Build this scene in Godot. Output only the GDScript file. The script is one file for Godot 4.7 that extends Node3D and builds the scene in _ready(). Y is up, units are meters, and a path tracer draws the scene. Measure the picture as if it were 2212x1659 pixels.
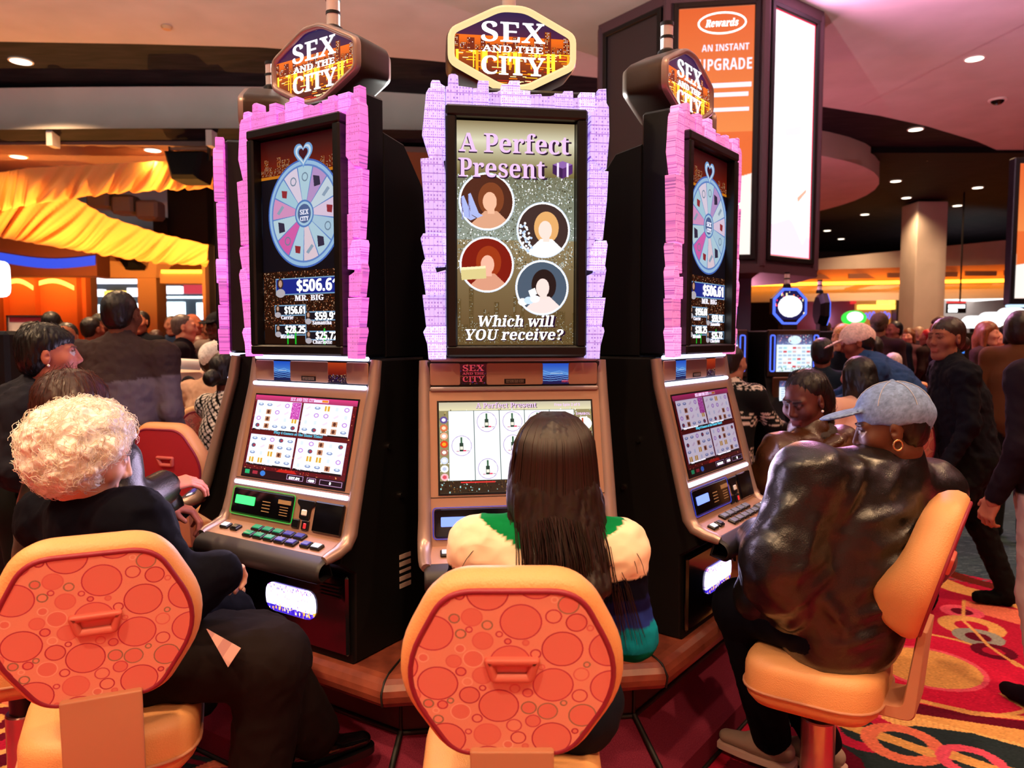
extends Node3D
# A casino floor: a carousel of tall slot machines with players, seen from behind the chairs.
const F := 1600.0
var EYE := Vector3(0, 1.58, 0)
var cam_basis := Basis(Vector3.RIGHT, deg_to_rad(-3.8))
var M := {}
var counts := {}
var rng := RandomNumberGenerator.new()
var CAR := Vector3(-0.14, 0, -3.49)      # centre of the carousel
const FACE_R := 1.1

# ---------------------------------------------------------------- mesh helper
class MB:
	var v := PackedVector3Array()
	var n := PackedVector3Array()
	var uv := PackedVector2Array()
	var co := PackedColorArray()
	var ix := PackedInt32Array()
	var x := Transform3D.IDENTITY
	var col := Color.WHITE

	func vert(p: Vector3, nn: Vector3, u := Vector2.ZERO) -> int:
		v.append(x * p)
		n.append((x.basis * nn).normalized())
		uv.append(u)
		co.append(col)
		return v.size() - 1

	func face(p: Array, out := Vector3.ZERO, u = null) -> void:
		var nn := Vector3.ZERO
		for i in p.size():
			nn += (p[i] - p[0]).cross(p[(i + 1) % p.size()] - p[0])
		nn = nn.normalized()
		var q := p
		if out != Vector3.ZERO and nn.dot(out) < 0.0:
			q = p.duplicate()
			q.reverse()
			if u:
				u = u.duplicate()
				u.reverse()
			nn = -nn
		var s := v.size()
		var an := nn.abs()
		for i in q.size():
			var a: Vector3 = q[i]
			var t := Vector2(a.x, -a.y)
			if an.y > an.x and an.y > an.z:
				t = Vector2(a.x, a.z)
			elif an.x > an.z:
				t = Vector2(a.z, -a.y)
			vert(a, nn, u[i] if u else t)
		for i in range(1, q.size() - 1):
			ix.append_array([s, s + i + 1, s + i])

	func box(c: Vector3, s: Vector3, b := 0.0) -> void:
		var h := s * 0.5
		var k := h - Vector3(b, b, b)
		for a in 3:
			var a1 := (a + 1) % 3
			var a2 := (a + 2) % 3
			for g in [-1.0, 1.0]:
				var pts := []
				for w in [[-1, -1], [1, -1], [1, 1], [-1, 1]]:
					var p := Vector3.ZERO
					p[a] = h[a] * g
					p[a1] = k[a1] * w[0]
					p[a2] = k[a2] * w[1]
					pts.append(c + p)
				var o := Vector3.ZERO
				o[a] = g
				face(pts, o)
		if b <= 0.0:
			return
		for a in 3:
			var a1 := (a + 1) % 3
			var a2 := (a + 2) % 3
			for g1 in [-1.0, 1.0]:
				for g2 in [-1.0, 1.0]:
					var pts := []
					for w in [[-1, 0], [1, 0], [1, 1], [-1, 1]]:
						var p := Vector3.ZERO
						p[a] = k[a] * w[0]
						p[a1] = (h[a1] if w[1] == 0 else k[a1]) * g1
						p[a2] = (k[a2] if w[1] == 0 else h[a2]) * g2
						pts.append(c + p)
					var o := Vector3.ZERO
					o[a1] = g1
					o[a2] = g2
					face(pts, o)
		for gx in [-1.0, 1.0]:
			for gy in [-1.0, 1.0]:
				for gz in [-1.0, 1.0]:
					face([c + Vector3(h.x * gx, k.y * gy, k.z * gz), c + Vector3(k.x * gx, h.y * gy, k.z * gz), c + Vector3(k.x * gx, k.y * gy, h.z * gz)], Vector3(gx, gy, gz))

	static func inset(poly: Array, d: float) -> Array:
		var r := []
		var m := poly.size()
		for i in m:
			var a: Vector2 = poly[(i + m - 1) % m]
			var b: Vector2 = poly[i]
			var c: Vector2 = poly[(i + 1) % m]
			var e1 := (b - a).normalized()
			var e2 := (c - b).normalized()
			var n1 := Vector2(-e1.y, e1.x)
			var n2 := Vector2(-e2.y, e2.x)
			var bi := (n1 + n2).normalized()
			r.append(b + bi * d / maxf(0.4, bi.dot(n1)))
		return r

	static func ccw(poly: Array) -> Array:
		var s := 0.0
		for i in poly.size():
			var a: Vector2 = poly[i]
			s += a.cross(poly[(i + 1) % poly.size()])
		if s < 0.0:
			var q := poly.duplicate()
			q.reverse()
			return q
		return poly

	# rings of the same polygon at given (z, inset): a lofted, capped solid
	func loft(poly0: Array, rings: Array, cap0 := true, cap1 := true, us := 1.0) -> void:
		var poly := ccw(poly0)
		var m := poly.size()
		var rp := []
		for r in rings:
			rp.append(inset(poly, r[1]))
		var sg := 1.0 if rings[-1][0] >= rings[0][0] else -1.0
		for k in rings.size() - 1:
			for i in m:
				var j := (i + 1) % m
				var e: Vector2 = poly[j] - poly[i]
				var ids := []
				for w in [[k, i], [k, j], [k + 1, j], [k + 1, i]]:
					var pa: Vector2 = poly[(w[1] + m - 1) % m]
					var pb: Vector2 = poly[w[1]]
					var pc: Vector2 = poly[(w[1] + 1) % m]
					var e1 := (pb - pa).normalized()
					var e2 := (pc - pb).normalized()
					var nn := e.normalized()
					if e1.dot(e2) > 0.72:
						nn = (e1 + e2).normalized()
					var dz: float = rings[k + 1][0] - rings[k][0]
					var di: float = rings[k + 1][1] - rings[k][1]
					var n3 := Vector3(nn.y * dz, -nn.x * dz, di) * sg
					if rings.size() > 3:
						var kk: int = w[0]
						var k0: int = maxi(kk - 1, 0)
						var k1: int = mini(kk + 1, rings.size() - 1)
						dz = rings[k1][0] - rings[k0][0]
						di = rings[k1][1] - rings[k0][1]
						n3 = Vector3(nn.y * dz, -nn.x * dz, di) * sg
					var q: Vector2 = rp[w[0]][w[1]]
					ids.append(vert(Vector3(q.x, q.y, rings[w[0]][0]), n3, Vector2(q.x, -q.y) * us))
				var s: int = ids[0]
				if sg > 0.0:
					ix.append_array([s, s + 2, s + 1, s, s + 3, s + 2])
				else:
					ix.append_array([s, s + 1, s + 2, s, s + 2, s + 3])
		var up: bool = rings[-1][0] >= rings[0][0]
		for e in [[0, cap0], [rings.size() - 1, cap1]]:
			if not e[1]:
				continue
			var q: Array = rp[e[0]]
			var t := Geometry2D.triangulate_polygon(PackedVector2Array(q))
			var nz := (1.0 if up else -1.0) * (1.0 if e[0] > 0 else -1.0)
			var s := v.size()
			for a in q:
				vert(Vector3(a.x, a.y, rings[e[0]][0]), Vector3(0, 0, nz), Vector2(a.x, -a.y) * us)
			for i in range(0, t.size(), 3):
				var A: Vector2 = q[t[i]]
				var B: Vector2 = q[t[i + 1]]
				var C: Vector2 = q[t[i + 2]]
				var pos := (B - A).cross(C - A) > 0.0
				if pos == (nz > 0.0):
					ix.append_array([s + t[i], s + t[i + 2], s + t[i + 1]])
				else:
					ix.append_array([s + t[i], s + t[i + 1], s + t[i + 2]])

	func prism(poly: Array, z0: float, z1: float, b := 0.0, us := 1.0) -> void:
		if b > 0.0:
			loft(poly, [[z0, 0.0], [z1 - b, 0.0], [z1, b]], true, true, us)
		else:
			loft(poly, [[z0, 0.0], [z1, 0.0]], true, true, us)

	func tube(path: Array, rad, sides := 8, caps := true, flat := 1.0, ref := Vector3.ZERO) -> void:
		var m := path.size()
		var up := Vector3.UP
		var prev := Vector3.ZERO
		var s0 := v.size()
		for i in m:
			var t: Vector3 = (path[mini(i + 1, m - 1)] - path[maxi(i - 1, 0)]).normalized()
			if i == 0:
				up = ref if ref != Vector3.ZERO else (Vector3.UP if absf(t.y) < 0.9 else Vector3.RIGHT)
			else:
				up = prev
			var sd := t.cross(up).normalized()
			var u2 := sd.cross(t).normalized()
			prev = u2
			var r: float = rad[i] if rad is Array else rad
			for k in sides:
				var a := TAU * k / sides
				var d := sd * cos(a) + u2 * sin(a) * flat
				vert(path[i] + d * r, (sd * cos(a) + u2 * sin(a) / flat).normalized(), Vector2(float(k) / sides, float(i) / m))
		for i in m - 1:
			for k in sides:
				var k2 := (k + 1) % sides
				var a := s0 + i * sides + k
				var b := s0 + i * sides + k2
				ix.append_array([a, b, b + sides, a, b + sides, a + sides])
		if caps:
			for e in [0, m - 1]:
				var t: Vector3 = (path[mini(e + 1, m - 1)] - path[maxi(e - 1, 0)]).normalized() * (-1.0 if e == 0 else 1.0)
				var pts := []
				for k in sides:
					pts.append(x.affine_inverse() * v[s0 + e * sides + k])
				face(pts, t)

	func lathe(prof: Array, seg := 24, arc := TAU) -> void:
		for k in prof.size() - 1:
			var a: Vector2 = prof[k]
			var b: Vector2 = prof[k + 1]
			var d := (b - a).normalized()
			var nn := Vector2(d.y, -d.x)
			var s := v.size()
			for i in seg + 1:
				var t := arc * i / seg
				var c := cos(t)
				var q := sin(t)
				vert(Vector3(a.x * c, a.y, a.x * q), Vector3(nn.x * c, nn.y, nn.x * q), Vector2(float(i) / seg, a.y))
				vert(Vector3(b.x * c, b.y, b.x * q), Vector3(nn.x * c, nn.y, nn.x * q), Vector2(float(i) / seg, b.y))
			for i in seg:
				var o := s + i * 2
				ix.append_array([o, o + 2, o + 3, o, o + 3, o + 1])

	# smooth sheet through rows of points
	func sheet(rows: Array, closed := false) -> void:
		var nr := rows.size()
		var nc: int = rows[0].size()
		var s := v.size()
		for i in nr:
			for j in nc:
				var ja := (j + nc - 1) % nc if closed else maxi(j - 1, 0)
				var jb := (j + 1) % nc if closed else mini(j + 1, nc - 1)
				var du: Vector3 = rows[mini(i + 1, nr - 1)][j] - rows[maxi(i - 1, 0)][j]
				var dv: Vector3 = rows[i][jb] - rows[i][ja]
				vert(rows[i][j], du.cross(dv).normalized(), Vector2(float(j) / maxi(1, nc - 1), float(i) / maxi(1, nr - 1)))
		for i in nr - 1:
			for j in (nc if closed else nc - 1):
				var j2 := (j + 1) % nc
				var a := s + i * nc + j
				var b := s + i * nc + j2
				ix.append_array([a, b, b + nc, a, b + nc, a + nc])

	func ellipsoid(c: Vector3, r: Vector3, bs := Basis.IDENTITY, seg := 12, rg := 8) -> void:
		var s := v.size()
		for i in rg + 1:
			var th := PI * i / rg
			for j in seg + 1:
				var ph := TAU * j / seg
				var d := Vector3(sin(th) * cos(ph), cos(th), sin(th) * sin(ph))
				vert(c + bs * (d * r), bs * (d / r), Vector2(float(j) / seg, float(i) / rg))
		for i in rg:
			for j in seg:
				var a := s + i * (seg + 1) + j
				ix.append_array([a, a + seg + 2, a + 1, a, a + seg + 1, a + seg + 2])

	func mesh() -> ArrayMesh:
		var arr := []
		arr.resize(Mesh.ARRAY_MAX)
		arr[Mesh.ARRAY_VERTEX] = v
		arr[Mesh.ARRAY_NORMAL] = n
		arr[Mesh.ARRAY_TEX_UV] = uv
		arr[Mesh.ARRAY_COLOR] = co
		arr[Mesh.ARRAY_INDEX] = ix
		var me := ArrayMesh.new()
		me.add_surface_from_arrays(Mesh.PRIMITIVE_TRIANGLES, arr)
		return me

# ------------------------------------------------- smooth bodies (distance field, surface nets)
class Blob:
	var prims := []
	var lo := Vector3(1e9, 1e9, 1e9)
	var hi := Vector3(-1e9, -1e9, -1e9)
	var shade = null      # (point, id) -> Color, a dye pattern
	var push = null       # (point, normal, id) -> metres along the normal

	func grow(a: Vector3, r: float) -> void:
		lo = lo.min(a - Vector3(r, r, r))
		hi = hi.max(a + Vector3(r, r, r))

	func cap(a: Vector3, b: Vector3, ra: float, rb: float, id := 0, k := 0.03, fd := Vector3.ZERO, ff := 1.0) -> void:
		prims.append([0, a, b, ra, rb, fd, ff, k, id])
		grow(a, ra)
		grow(b, rb)

	func chain(p: Array, r: Array, id := 0, k := 0.03, fd := Vector3.ZERO, ff := 1.0) -> void:
		for i in p.size() - 1:
			cap(p[i], p[i + 1], r[i], r[i + 1], id, k, fd, ff)

	func ell(c: Vector3, r: Vector3, bs: Basis, id := 0, k := 0.03) -> void:
		prims.append([1, c, r, bs, 0.0, Vector3.ZERO, 1.0, k, id])
		grow(c, maxf(r.x, maxf(r.y, r.z)))

	func cut(c: Vector3, r: float, k := 0.01) -> void:
		prims.append([2, c, c, r, r, Vector3.ZERO, 1.0, k, 0])

	func build(mb, cell: float, cols: Array) -> void:
		var pad := cell * 3.0
		var o := lo - Vector3(pad, pad, pad)
		var dim := ((hi - lo) / cell).ceil() + Vector3(7, 7, 7)
		var nx := int(dim.x)
		var ny := int(dim.y)
		var nz := int(dim.z)
		var nxy := nx * ny
		var f := PackedFloat32Array()
		f.resize(nxy * nz)
		f.fill(1.0)
		var ids := PackedByteArray()
		ids.resize(nxy * nz)
		var best := PackedFloat32Array()
		best.resize(nxy * nz)
		best.fill(1.0)
		for p in prims:
			var ty: int = p[0]
			var k: float = p[7]
			var id: int = p[8]
			var a: Vector3 = p[1]
			var l: Vector3
			var h: Vector3
			var b := a
			var ra := 0.0
			var rb := 0.0
			var fd: Vector3 = p[5]
			var ff: float = p[6] - 1.0
			var inv := Basis.IDENTITY
			var er := Vector3.ONE
			if ty == 1:
				er = p[2]
				inv = (p[3] as Basis).transposed()
				var mr := maxf(er.x, maxf(er.y, er.z)) + k * 0.5 + cell * 2.5
				l = a - Vector3(mr, mr, mr)
				h = a + Vector3(mr, mr, mr)
			else:
				b = p[2]
				ra = p[3]
				rb = p[4]
				var mr := maxf(ra, rb) + k * 0.5 + cell * 2.5
				l = a.min(b) - Vector3(mr, mr, mr)
				h = a.max(b) + Vector3(mr, mr, mr)
			var i0 := maxi(0, int((l.x - o.x) / cell))
			var i1 := mini(nx - 1, int((h.x - o.x) / cell) + 1)
			var j0 := maxi(0, int((l.y - o.y) / cell))
			var j1 := mini(ny - 1, int((h.y - o.y) / cell) + 1)
			var k0 := maxi(0, int((l.z - o.z) / cell))
			var k1 := mini(nz - 1, int((h.z - o.z) / cell) + 1)
			var ab := b - a
			var il := 1.0 / maxf(1e-9, ab.length_squared())
			var ik := 1.0 / maxf(1e-6, k)
			var ir := Vector3.ONE / er
			var ir2 := ir * ir
			var flat := ff != 0.0
			for kk in range(k0, k1 + 1):
				for jj in range(j0, j1 + 1):
					var q := Vector3(o.x + i0 * cell, o.y + jj * cell, o.z + kk * cell)
					var at := kk * nxy + jj * nx + i0
					for ii in range(i0, i1 + 1):
						var d: float
						if ty == 1:
							var w := inv * (q - a)
							var s := (w * ir).length()
							d = s * (s - 1.0) / maxf(1e-6, (w * ir2).length())
						else:
							var t := clampf((q - a).dot(ab) * il, 0.0, 1.0)
							var w := q - a - ab * t
							if flat:
								w += fd * (fd.dot(w) * ff)
							d = w.length() - ra - (rb - ra) * t
						var e := f[at]
						if ty == 2:
							d = -d
							var g := maxf(k - absf(d - e), 0.0) * ik
							f[at] = maxf(d, e) + g * g * k * 0.25
						else:
							if d < best[at]:
								best[at] = d
								ids[at] = id
							var g := maxf(k - absf(d - e), 0.0) * ik
							f[at] = minf(d, e) - g * g * k * 0.25
						q.x += cell
						at += 1
		# surface nets
		var vid := PackedInt32Array()
		vid.resize(nxy * nz)
		vid.fill(-1)
		var skip := cell * 2.6
		var base: int = mb.v.size()
		var off := PackedInt32Array([0, 1, nx, nx + 1, nxy, nxy + 1, nxy + nx, nxy + nx + 1])
		var ed := PackedInt32Array([0, 1, 2, 3, 4, 5, 6, 7, 0, 2, 1, 3, 4, 6, 5, 7, 0, 4, 1, 5, 2, 6, 3, 7])
		var cells := PackedInt32Array()
		var c := PackedFloat32Array()
		c.resize(8)
		var mv: PackedVector3Array = mb.v
		var mn: PackedVector3Array = mb.n
		var mc: PackedColorArray = mb.co
		var mu: PackedVector2Array = mb.uv
		var mi: PackedInt32Array = mb.ix
		for kk in nz - 1:
			for jj in ny - 1:
				var at := kk * nxy + jj * nx - 1
				for ii in nx - 1:
					at += 1
					var f0 := f[at]
					if f0 > skip or f0 < -skip:
						continue
					var neg := 0
					for e in 8:
						var w := f[at + off[e]]
						c[e] = w
						if w < 0.0:
							neg += 1
					if neg == 0 or neg == 8:
						continue
					var sum := Vector3.ZERO
					var cnt := 0
					for e in range(0, 24, 2):
						var ea := ed[e]
						var eb := ed[e + 1]
						var va := c[ea]
						var vb := c[eb]
						if (va < 0.0) != (vb < 0.0):
							var t := va / (va - vb)
							var pa := Vector3(ea & 1, (ea >> 1) & 1, ea >> 2)
							var pb := Vector3(eb & 1, (eb >> 1) & 1, eb >> 2)
							sum += pa + (pb - pa) * t
							cnt += 1
					var pt := o + (Vector3(ii, jj, kk) + sum / cnt) * cell
					var g := Vector3(c[1] + c[3] + c[5] + c[7] - c[0] - c[2] - c[4] - c[6], c[2] + c[3] + c[6] + c[7] - c[0] - c[1] - c[4] - c[5], c[4] + c[5] + c[6] + c[7] - c[0] - c[1] - c[2] - c[3]).normalized()
					vid[at] = mv.size()
					cells.append(at)
					mv.append(pt)
					mn.append(g)
					mu.append(Vector2(pt.x, pt.y))
					mc.append(cols[ids[at]])
		for at in cells:
			var s0 := f[at] < 0.0
			for ax in 3:
				var st: int = [1, nx, nxy][ax]
				if (f[at + st] < 0.0) == s0:
					continue
				var u: int = [nx, nxy, 1][ax]
				var w: int = [nxy, 1, nx][ax]
				var q0 := vid[at]
				var q1 := vid[at - u]
				var q2 := vid[at - u - w]
				var q3 := vid[at - w]
				if q1 < 0 or q2 < 0 or q3 < 0:
					continue
				if s0:
					mi.append_array([q0, q2, q1, q0, q3, q2])
				else:
					mi.append_array([q0, q1, q2, q0, q2, q3])
		if push != null:
			for i in range(base, mv.size()):
				mv[i] += mn[i] * push.call(mv[i], mn[i], 0)
			for i in range(base, mn.size()):
				mn[i] = Vector3.ZERO
			for i in range(0, mi.size(), 3):
				if mi[i] < base:
					continue
				var A := mv[mi[i]]
				var nn := (mv[mi[i + 2]] - A).cross(mv[mi[i + 1]] - A)
				for e in 3:
					mn[mi[i + e]] += nn
			for i in range(base, mn.size()):
				mn[i] = mn[i].normalized()
		if shade != null:
			for i in range(base, mv.size()):
				mc[i] = shade.call(mv[i], mc[i])
		mb.v = mv
		mb.n = mn
		mb.co = mc
		mb.uv = mu
		mb.ix = mi

# ---------------------------------------------------------------- small helpers
func ray(px: float, py: float) -> Vector3:
	return cam_basis * Vector3((px - 1106.0) / F, (829.5 - py) / F, -1.0)

func at(px: float, py: float, d: float) -> Vector3:      # the place in the room seen there, d metres ahead
	var r := ray(px, py)
	return EYE + r * (d / -r.z)

func on(px: float, py: float, h: float) -> Vector3:      # the place at height h seen there
	var r := ray(px, py)
	return EYE + r * ((h - EYE.y) / r.y)

func numbered(called: String, parent: Node) -> String:
	var key := "%d/%s" % [parent.get_instance_id(), called]
	var k: int = counts.get(key, 0)
	counts[key] = k + 1
	return called if k == 0 else "%s_%03d" % [called, k]

func put(mb: MB, called: String, m: Material, parent: Node = self) -> MeshInstance3D:
	return inst(mb.mesh(), called, m, parent)

func inst(me: Mesh, called: String, m: Material, parent: Node = self) -> MeshInstance3D:
	var o := MeshInstance3D.new()
	o.name = numbered(called, parent)
	o.mesh = me
	o.material_override = m
	parent.add_child(o, true)
	return o

func tag(o: Node, label: String, category: String, group := "") -> Node:
	o.set_meta("label", label)
	o.set_meta("category", category)
	if group:
		o.set_meta("group", group)
	return o

func thing(called: String, label: String, category: String, pos := Vector3.ZERO, turn := 0.0, group := "") -> Node3D:
	var o := Node3D.new()
	o.name = numbered(called, self)
	add_child(o, true)
	o.position = pos
	o.rotation.y = turn
	tag(o, label, category, group)
	return o

func flatten(n: Node3D, to: Node3D) -> void:       # hand a helper node's parts to the thing itself
	for ch in n.get_children():
		var nm := String(ch.name)
		if nm.length() > 4 and nm[nm.length() - 4] == "_" and nm.right(3).is_valid_int():
			nm = nm.left(nm.length() - 4)
		n.remove_child(ch)
		ch.name = numbered(nm, to)
		to.add_child(ch, true)
		ch.transform = n.transform * ch.transform
	n.get_parent().remove_child(n)
	n.free()

func struct(o: Node) -> Node:
	o.set_meta("kind", "structure")
	return o

func boxp(called: String, m: Material, parent: Node, c: Vector3, s: Vector3, b := 0.0) -> MeshInstance3D:
	var mb := MB.new()
	mb.box(c, s, b)
	return put(mb, called, m, parent)

func rpoly(pts: Array, rad, seg := 5) -> Array:       # polygon with rounded corners
	var r := []
	var m := pts.size()
	for i in m:
		var b: Vector2 = pts[i]
		var a: Vector2 = (pts[(i + m - 1) % m] - b)
		var c: Vector2 = (pts[(i + 1) % m] - b)
		var q: float = rad[i] if rad is Array else rad
		q = minf(q, minf(a.length(), c.length()) * 0.48)
		var pa := b + a.normalized() * q
		var pc := b + c.normalized() * q
		for s in seg + 1:
			var t := float(s) / seg
			r.append(pa.lerp(b, t).lerp(b.lerp(pc, t), t))
	return r

func rrect(w: float, h: float, r: float, seg := 4) -> Array:
	return rpoly([Vector2(-w / 2, -h / 2), Vector2(w / 2, -h / 2), Vector2(w / 2, h / 2), Vector2(-w / 2, h / 2)], r, seg)

func shift(poly: Array, d: Vector2) -> Array:
	var r := []
	for p in poly:
		r.append(p + d)
	return r

func mat(hex: String, rough := 0.6, metal := 0.0, spec := 0.5) -> StandardMaterial3D:
	var m := StandardMaterial3D.new()
	m.albedo_color = Color(hex)
	m.roughness = rough
	m.metallic = metal
	m.metallic_specular = spec
	return m

func lit(hex: String, e := 1.0, tex: Texture2D = null) -> StandardMaterial3D:    # a thing that gives off light
	var m := StandardMaterial3D.new()
	m.albedo_color = Color(0.02, 0.02, 0.02)
	m.roughness = 0.3
	m.emission_enabled = true
	m.emission_operator = BaseMaterial3D.EMISSION_OP_MULTIPLY
	m.emission = Color(hex)
	m.emission_energy_multiplier = e
	if tex:
		m.emission_texture = tex
	return m

func skinned(rough := 0.6, spec := 0.5) -> StandardMaterial3D:
	var m := StandardMaterial3D.new()
	m.vertex_color_use_as_albedo = true
	m.roughness = rough
	m.metallic_specular = spec
	return m

func lin(hex: String) -> Color:
	return Color(hex).srgb_to_linear()

func fonted(serif: bool, bold := true) -> Font:
	var key := "font%s%s" % [serif, bold]
	if not M.has(key):
		var f := SystemFont.new()
		f.font_names = PackedStringArray(["Droid Serif" if serif else "Droid Sans"])
		f.font_weight = 700 if bold else 400
		M[key] = f
	return M[key]

# lettering: a thin raised word, h = height of a capital in metres, centred on pos
func words(s: String, h: float, pos: Vector3, m: Material, parent: Node, serif := true, wide := 0.0, bold := true, deep := 0.0012, lean := 0.0) -> MeshInstance3D:
	var t := TextMesh.new()
	t.text = s
	t.font = fonted(serif, bold)
	t.font_size = 64
	t.pixel_size = h / 46.0
	t.depth = deep
	t.curve_step = 4.0
	t.horizontal_alignment = HORIZONTAL_ALIGNMENT_CENTER
	t.vertical_alignment = VERTICAL_ALIGNMENT_CENTER
	var o := inst(t, "lettering", m, parent)
	var k := 1.0
	if wide > 0.0:
		k = wide / maxf(0.001, t.get_aabb().size.x)
	o.transform = Transform3D(Basis(Vector3(k, 0, 0), Vector3(lean, 1, 0), Vector3(0, 0, 1)), pos)
	return o

# ---------------------------------------------------------------- painted prints (flat pictures on screens, cloth, carpet)
func pic(w: int, h: int, c: Color) -> Image:
	var i := Image.create_empty(w, h, false, Image.FORMAT_RGB8)
	i.fill(c)
	return i

func tex(i: Image) -> ImageTexture:
	return ImageTexture.create_from_image(i)

func fr(i: Image, x: float, y: float, w: float, h: float, c: Color) -> void:
	i.fill_rect(Rect2i(int(round(x)), int(round(y)), maxi(1, int(round(w))), maxi(1, int(round(h)))), c)

func disc(i: Image, cx: float, cy: float, rx: float, ry: float, c: Color) -> void:
	for y in range(maxi(0, int(cy - ry)), mini(i.get_height(), int(cy + ry) + 1)):
		var t := (y + 0.5 - cy) / ry
		if absf(t) < 1.0:
			var w := rx * sqrt(1.0 - t * t)
			i.fill_rect(Rect2i(int(round(cx - w)), y, maxi(1, int(round(2.0 * w))), 1), c)

func ring(i: Image, cx: float, cy: float, r: float, w: float, c: Color, inner: Color) -> void:
	disc(i, cx, cy, r, r, c)
	disc(i, cx, cy, r - w, r - w, inner)

func poly(i: Image, p: Array, c: Color) -> void:
	var y0 := 1e9
	var y1 := -1e9
	for a in p:
		y0 = minf(y0, a.y)
		y1 = maxf(y1, a.y)
	for y in range(maxi(0, int(y0)), mini(i.get_height(), int(y1) + 1)):
		var xs := []
		for k in p.size():
			var a: Vector2 = p[k]
			var b: Vector2 = p[(k + 1) % p.size()]
			if (a.y <= y + 0.5) != (b.y <= y + 0.5):
				xs.append(a.x + (y + 0.5 - a.y) / (b.y - a.y) * (b.x - a.x))
		xs.sort()
		for k in range(0, xs.size() - 1, 2):
			var x0 := maxi(0, int(round(xs[k])))
			var x1 := int(round(xs[k + 1]))
			if x1 > x0:
				i.fill_rect(Rect2i(x0, y, x1 - x0, 1), c)

func stroke(i: Image, p: Array, w: float, c: Color) -> void:
	for k in p.size() - 1:
		var a: Vector2 = p[k]
		var b: Vector2 = p[k + 1]
		var d := (b - a).normalized().orthogonal() * w * 0.5
		poly(i, [a + d, b + d, b - d, a - d], c)
		disc(i, b.x, b.y, w * 0.5, w * 0.5, c)

func vgrad(i: Image, x: float, y: float, w: float, h: float, a: Color, b: Color) -> void:
	for k in int(h):
		i.fill_rect(Rect2i(int(x), int(y) + k, int(w), 1), a.lerp(b, k / h))

func sparkle(i: Image, x: float, y: float, w: float, h: float, n: int, cols: Array, big := 3) -> void:
	for k in n:
		fr(i, x + rng.randf() * (w - big), y + rng.randf() * (h - big), 1 + rng.randi() % big, 1 + rng.randi() % (big + 1), cols[rng.randi() % cols.size()])

func towers(i: Image, x: float, base: float, w: float, hmin: float, hmax: float, body: Color, dots: Array) -> void:
	var q := x
	while q < x + w:
		var bw := 8.0 + rng.randf() * 16.0
		var bh := lerpf(hmin, hmax, rng.randf() * rng.randf())
		fr(i, q, base - bh, minf(bw, x + w - q), bh, body)
		for yy in range(int(base - bh) + 2, int(base) - 2, 4):
			for xx in range(int(q) + 2, int(minf(q + bw, x + w)) - 2, 4):
				if rng.randf() < 0.6:
					fr(i, xx, yy, 2, 2, dots[rng.randi() % dots.size()])
		q += bw + rng.randf() * 3.0

func paint_sign() -> ImageTexture:
	var i := pic(320, 200, Color("1a0a3a"))
	vgrad(i, 0, 0, 320, 70, Color("100a38"), Color("3a1030"))
	vgrad(i, 0, 70, 320, 130, Color("c8580c"), Color("28060c"))
	towers(i, 0, 108, 320, 14, 70, Color("5a1808"), [Color("ffe9b0"), Color("ffffff"), Color("ffae30"), Color("ff7a20")])
	for k in 120:
		fr(i, rng.randf() * 300, 108 + pow(rng.randf(), 1.5) * 90, 8 + rng.randf() * 26, 2, [Color("ffb818"), Color("ff7a08"), Color("a01808"), Color("fff0a0")][rng.randi() % 4])
	for k in 26:
		fr(i, rng.randf() * 310, 108, 3 + rng.randf() * 5, 10 + rng.randf() * 60, [Color("ffc830"), Color("ff8c10")][rng.randi() % 2])
	return tex(i)

func bust(i: Image, cx: float, cy: float, r: float, back: Color, hair: Color, skin: Color, top: Color, seat: float) -> void:   # a plain stand-in where a portrait sits
	disc(i, cx, cy, r + 7, r + 7, Color("d8e4ff"))
	disc(i, cx, cy, r + 4, r + 4, Color.WHITE)
	disc(i, cx, cy, r, r, back)
	disc(i, cx + seat, cy - r * 0.1, r * 0.5, r * 0.62, hair)
	for y in range(int(cy + r * 0.35), int(cy + r)):
		var t := (y - cy) / r
		var w := r * sqrt(maxf(0.0, 1.0 - t * t))
		var s := r * (0.25 + (t - 0.35) * 1.1)
		var x0 := maxf(cx - w, cx + seat - s)
		var x1 := minf(cx + w, cx + seat + s)
		if x1 > x0:
			fr(i, x0, y, x1 - x0, 1, top)
	fr(i, cx + seat - r * 0.13, cy + r * 0.2, r * 0.26, r * 0.25, skin)
	disc(i, cx + seat - r * 0.05, cy, r * 0.27, r * 0.36, skin)

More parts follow.
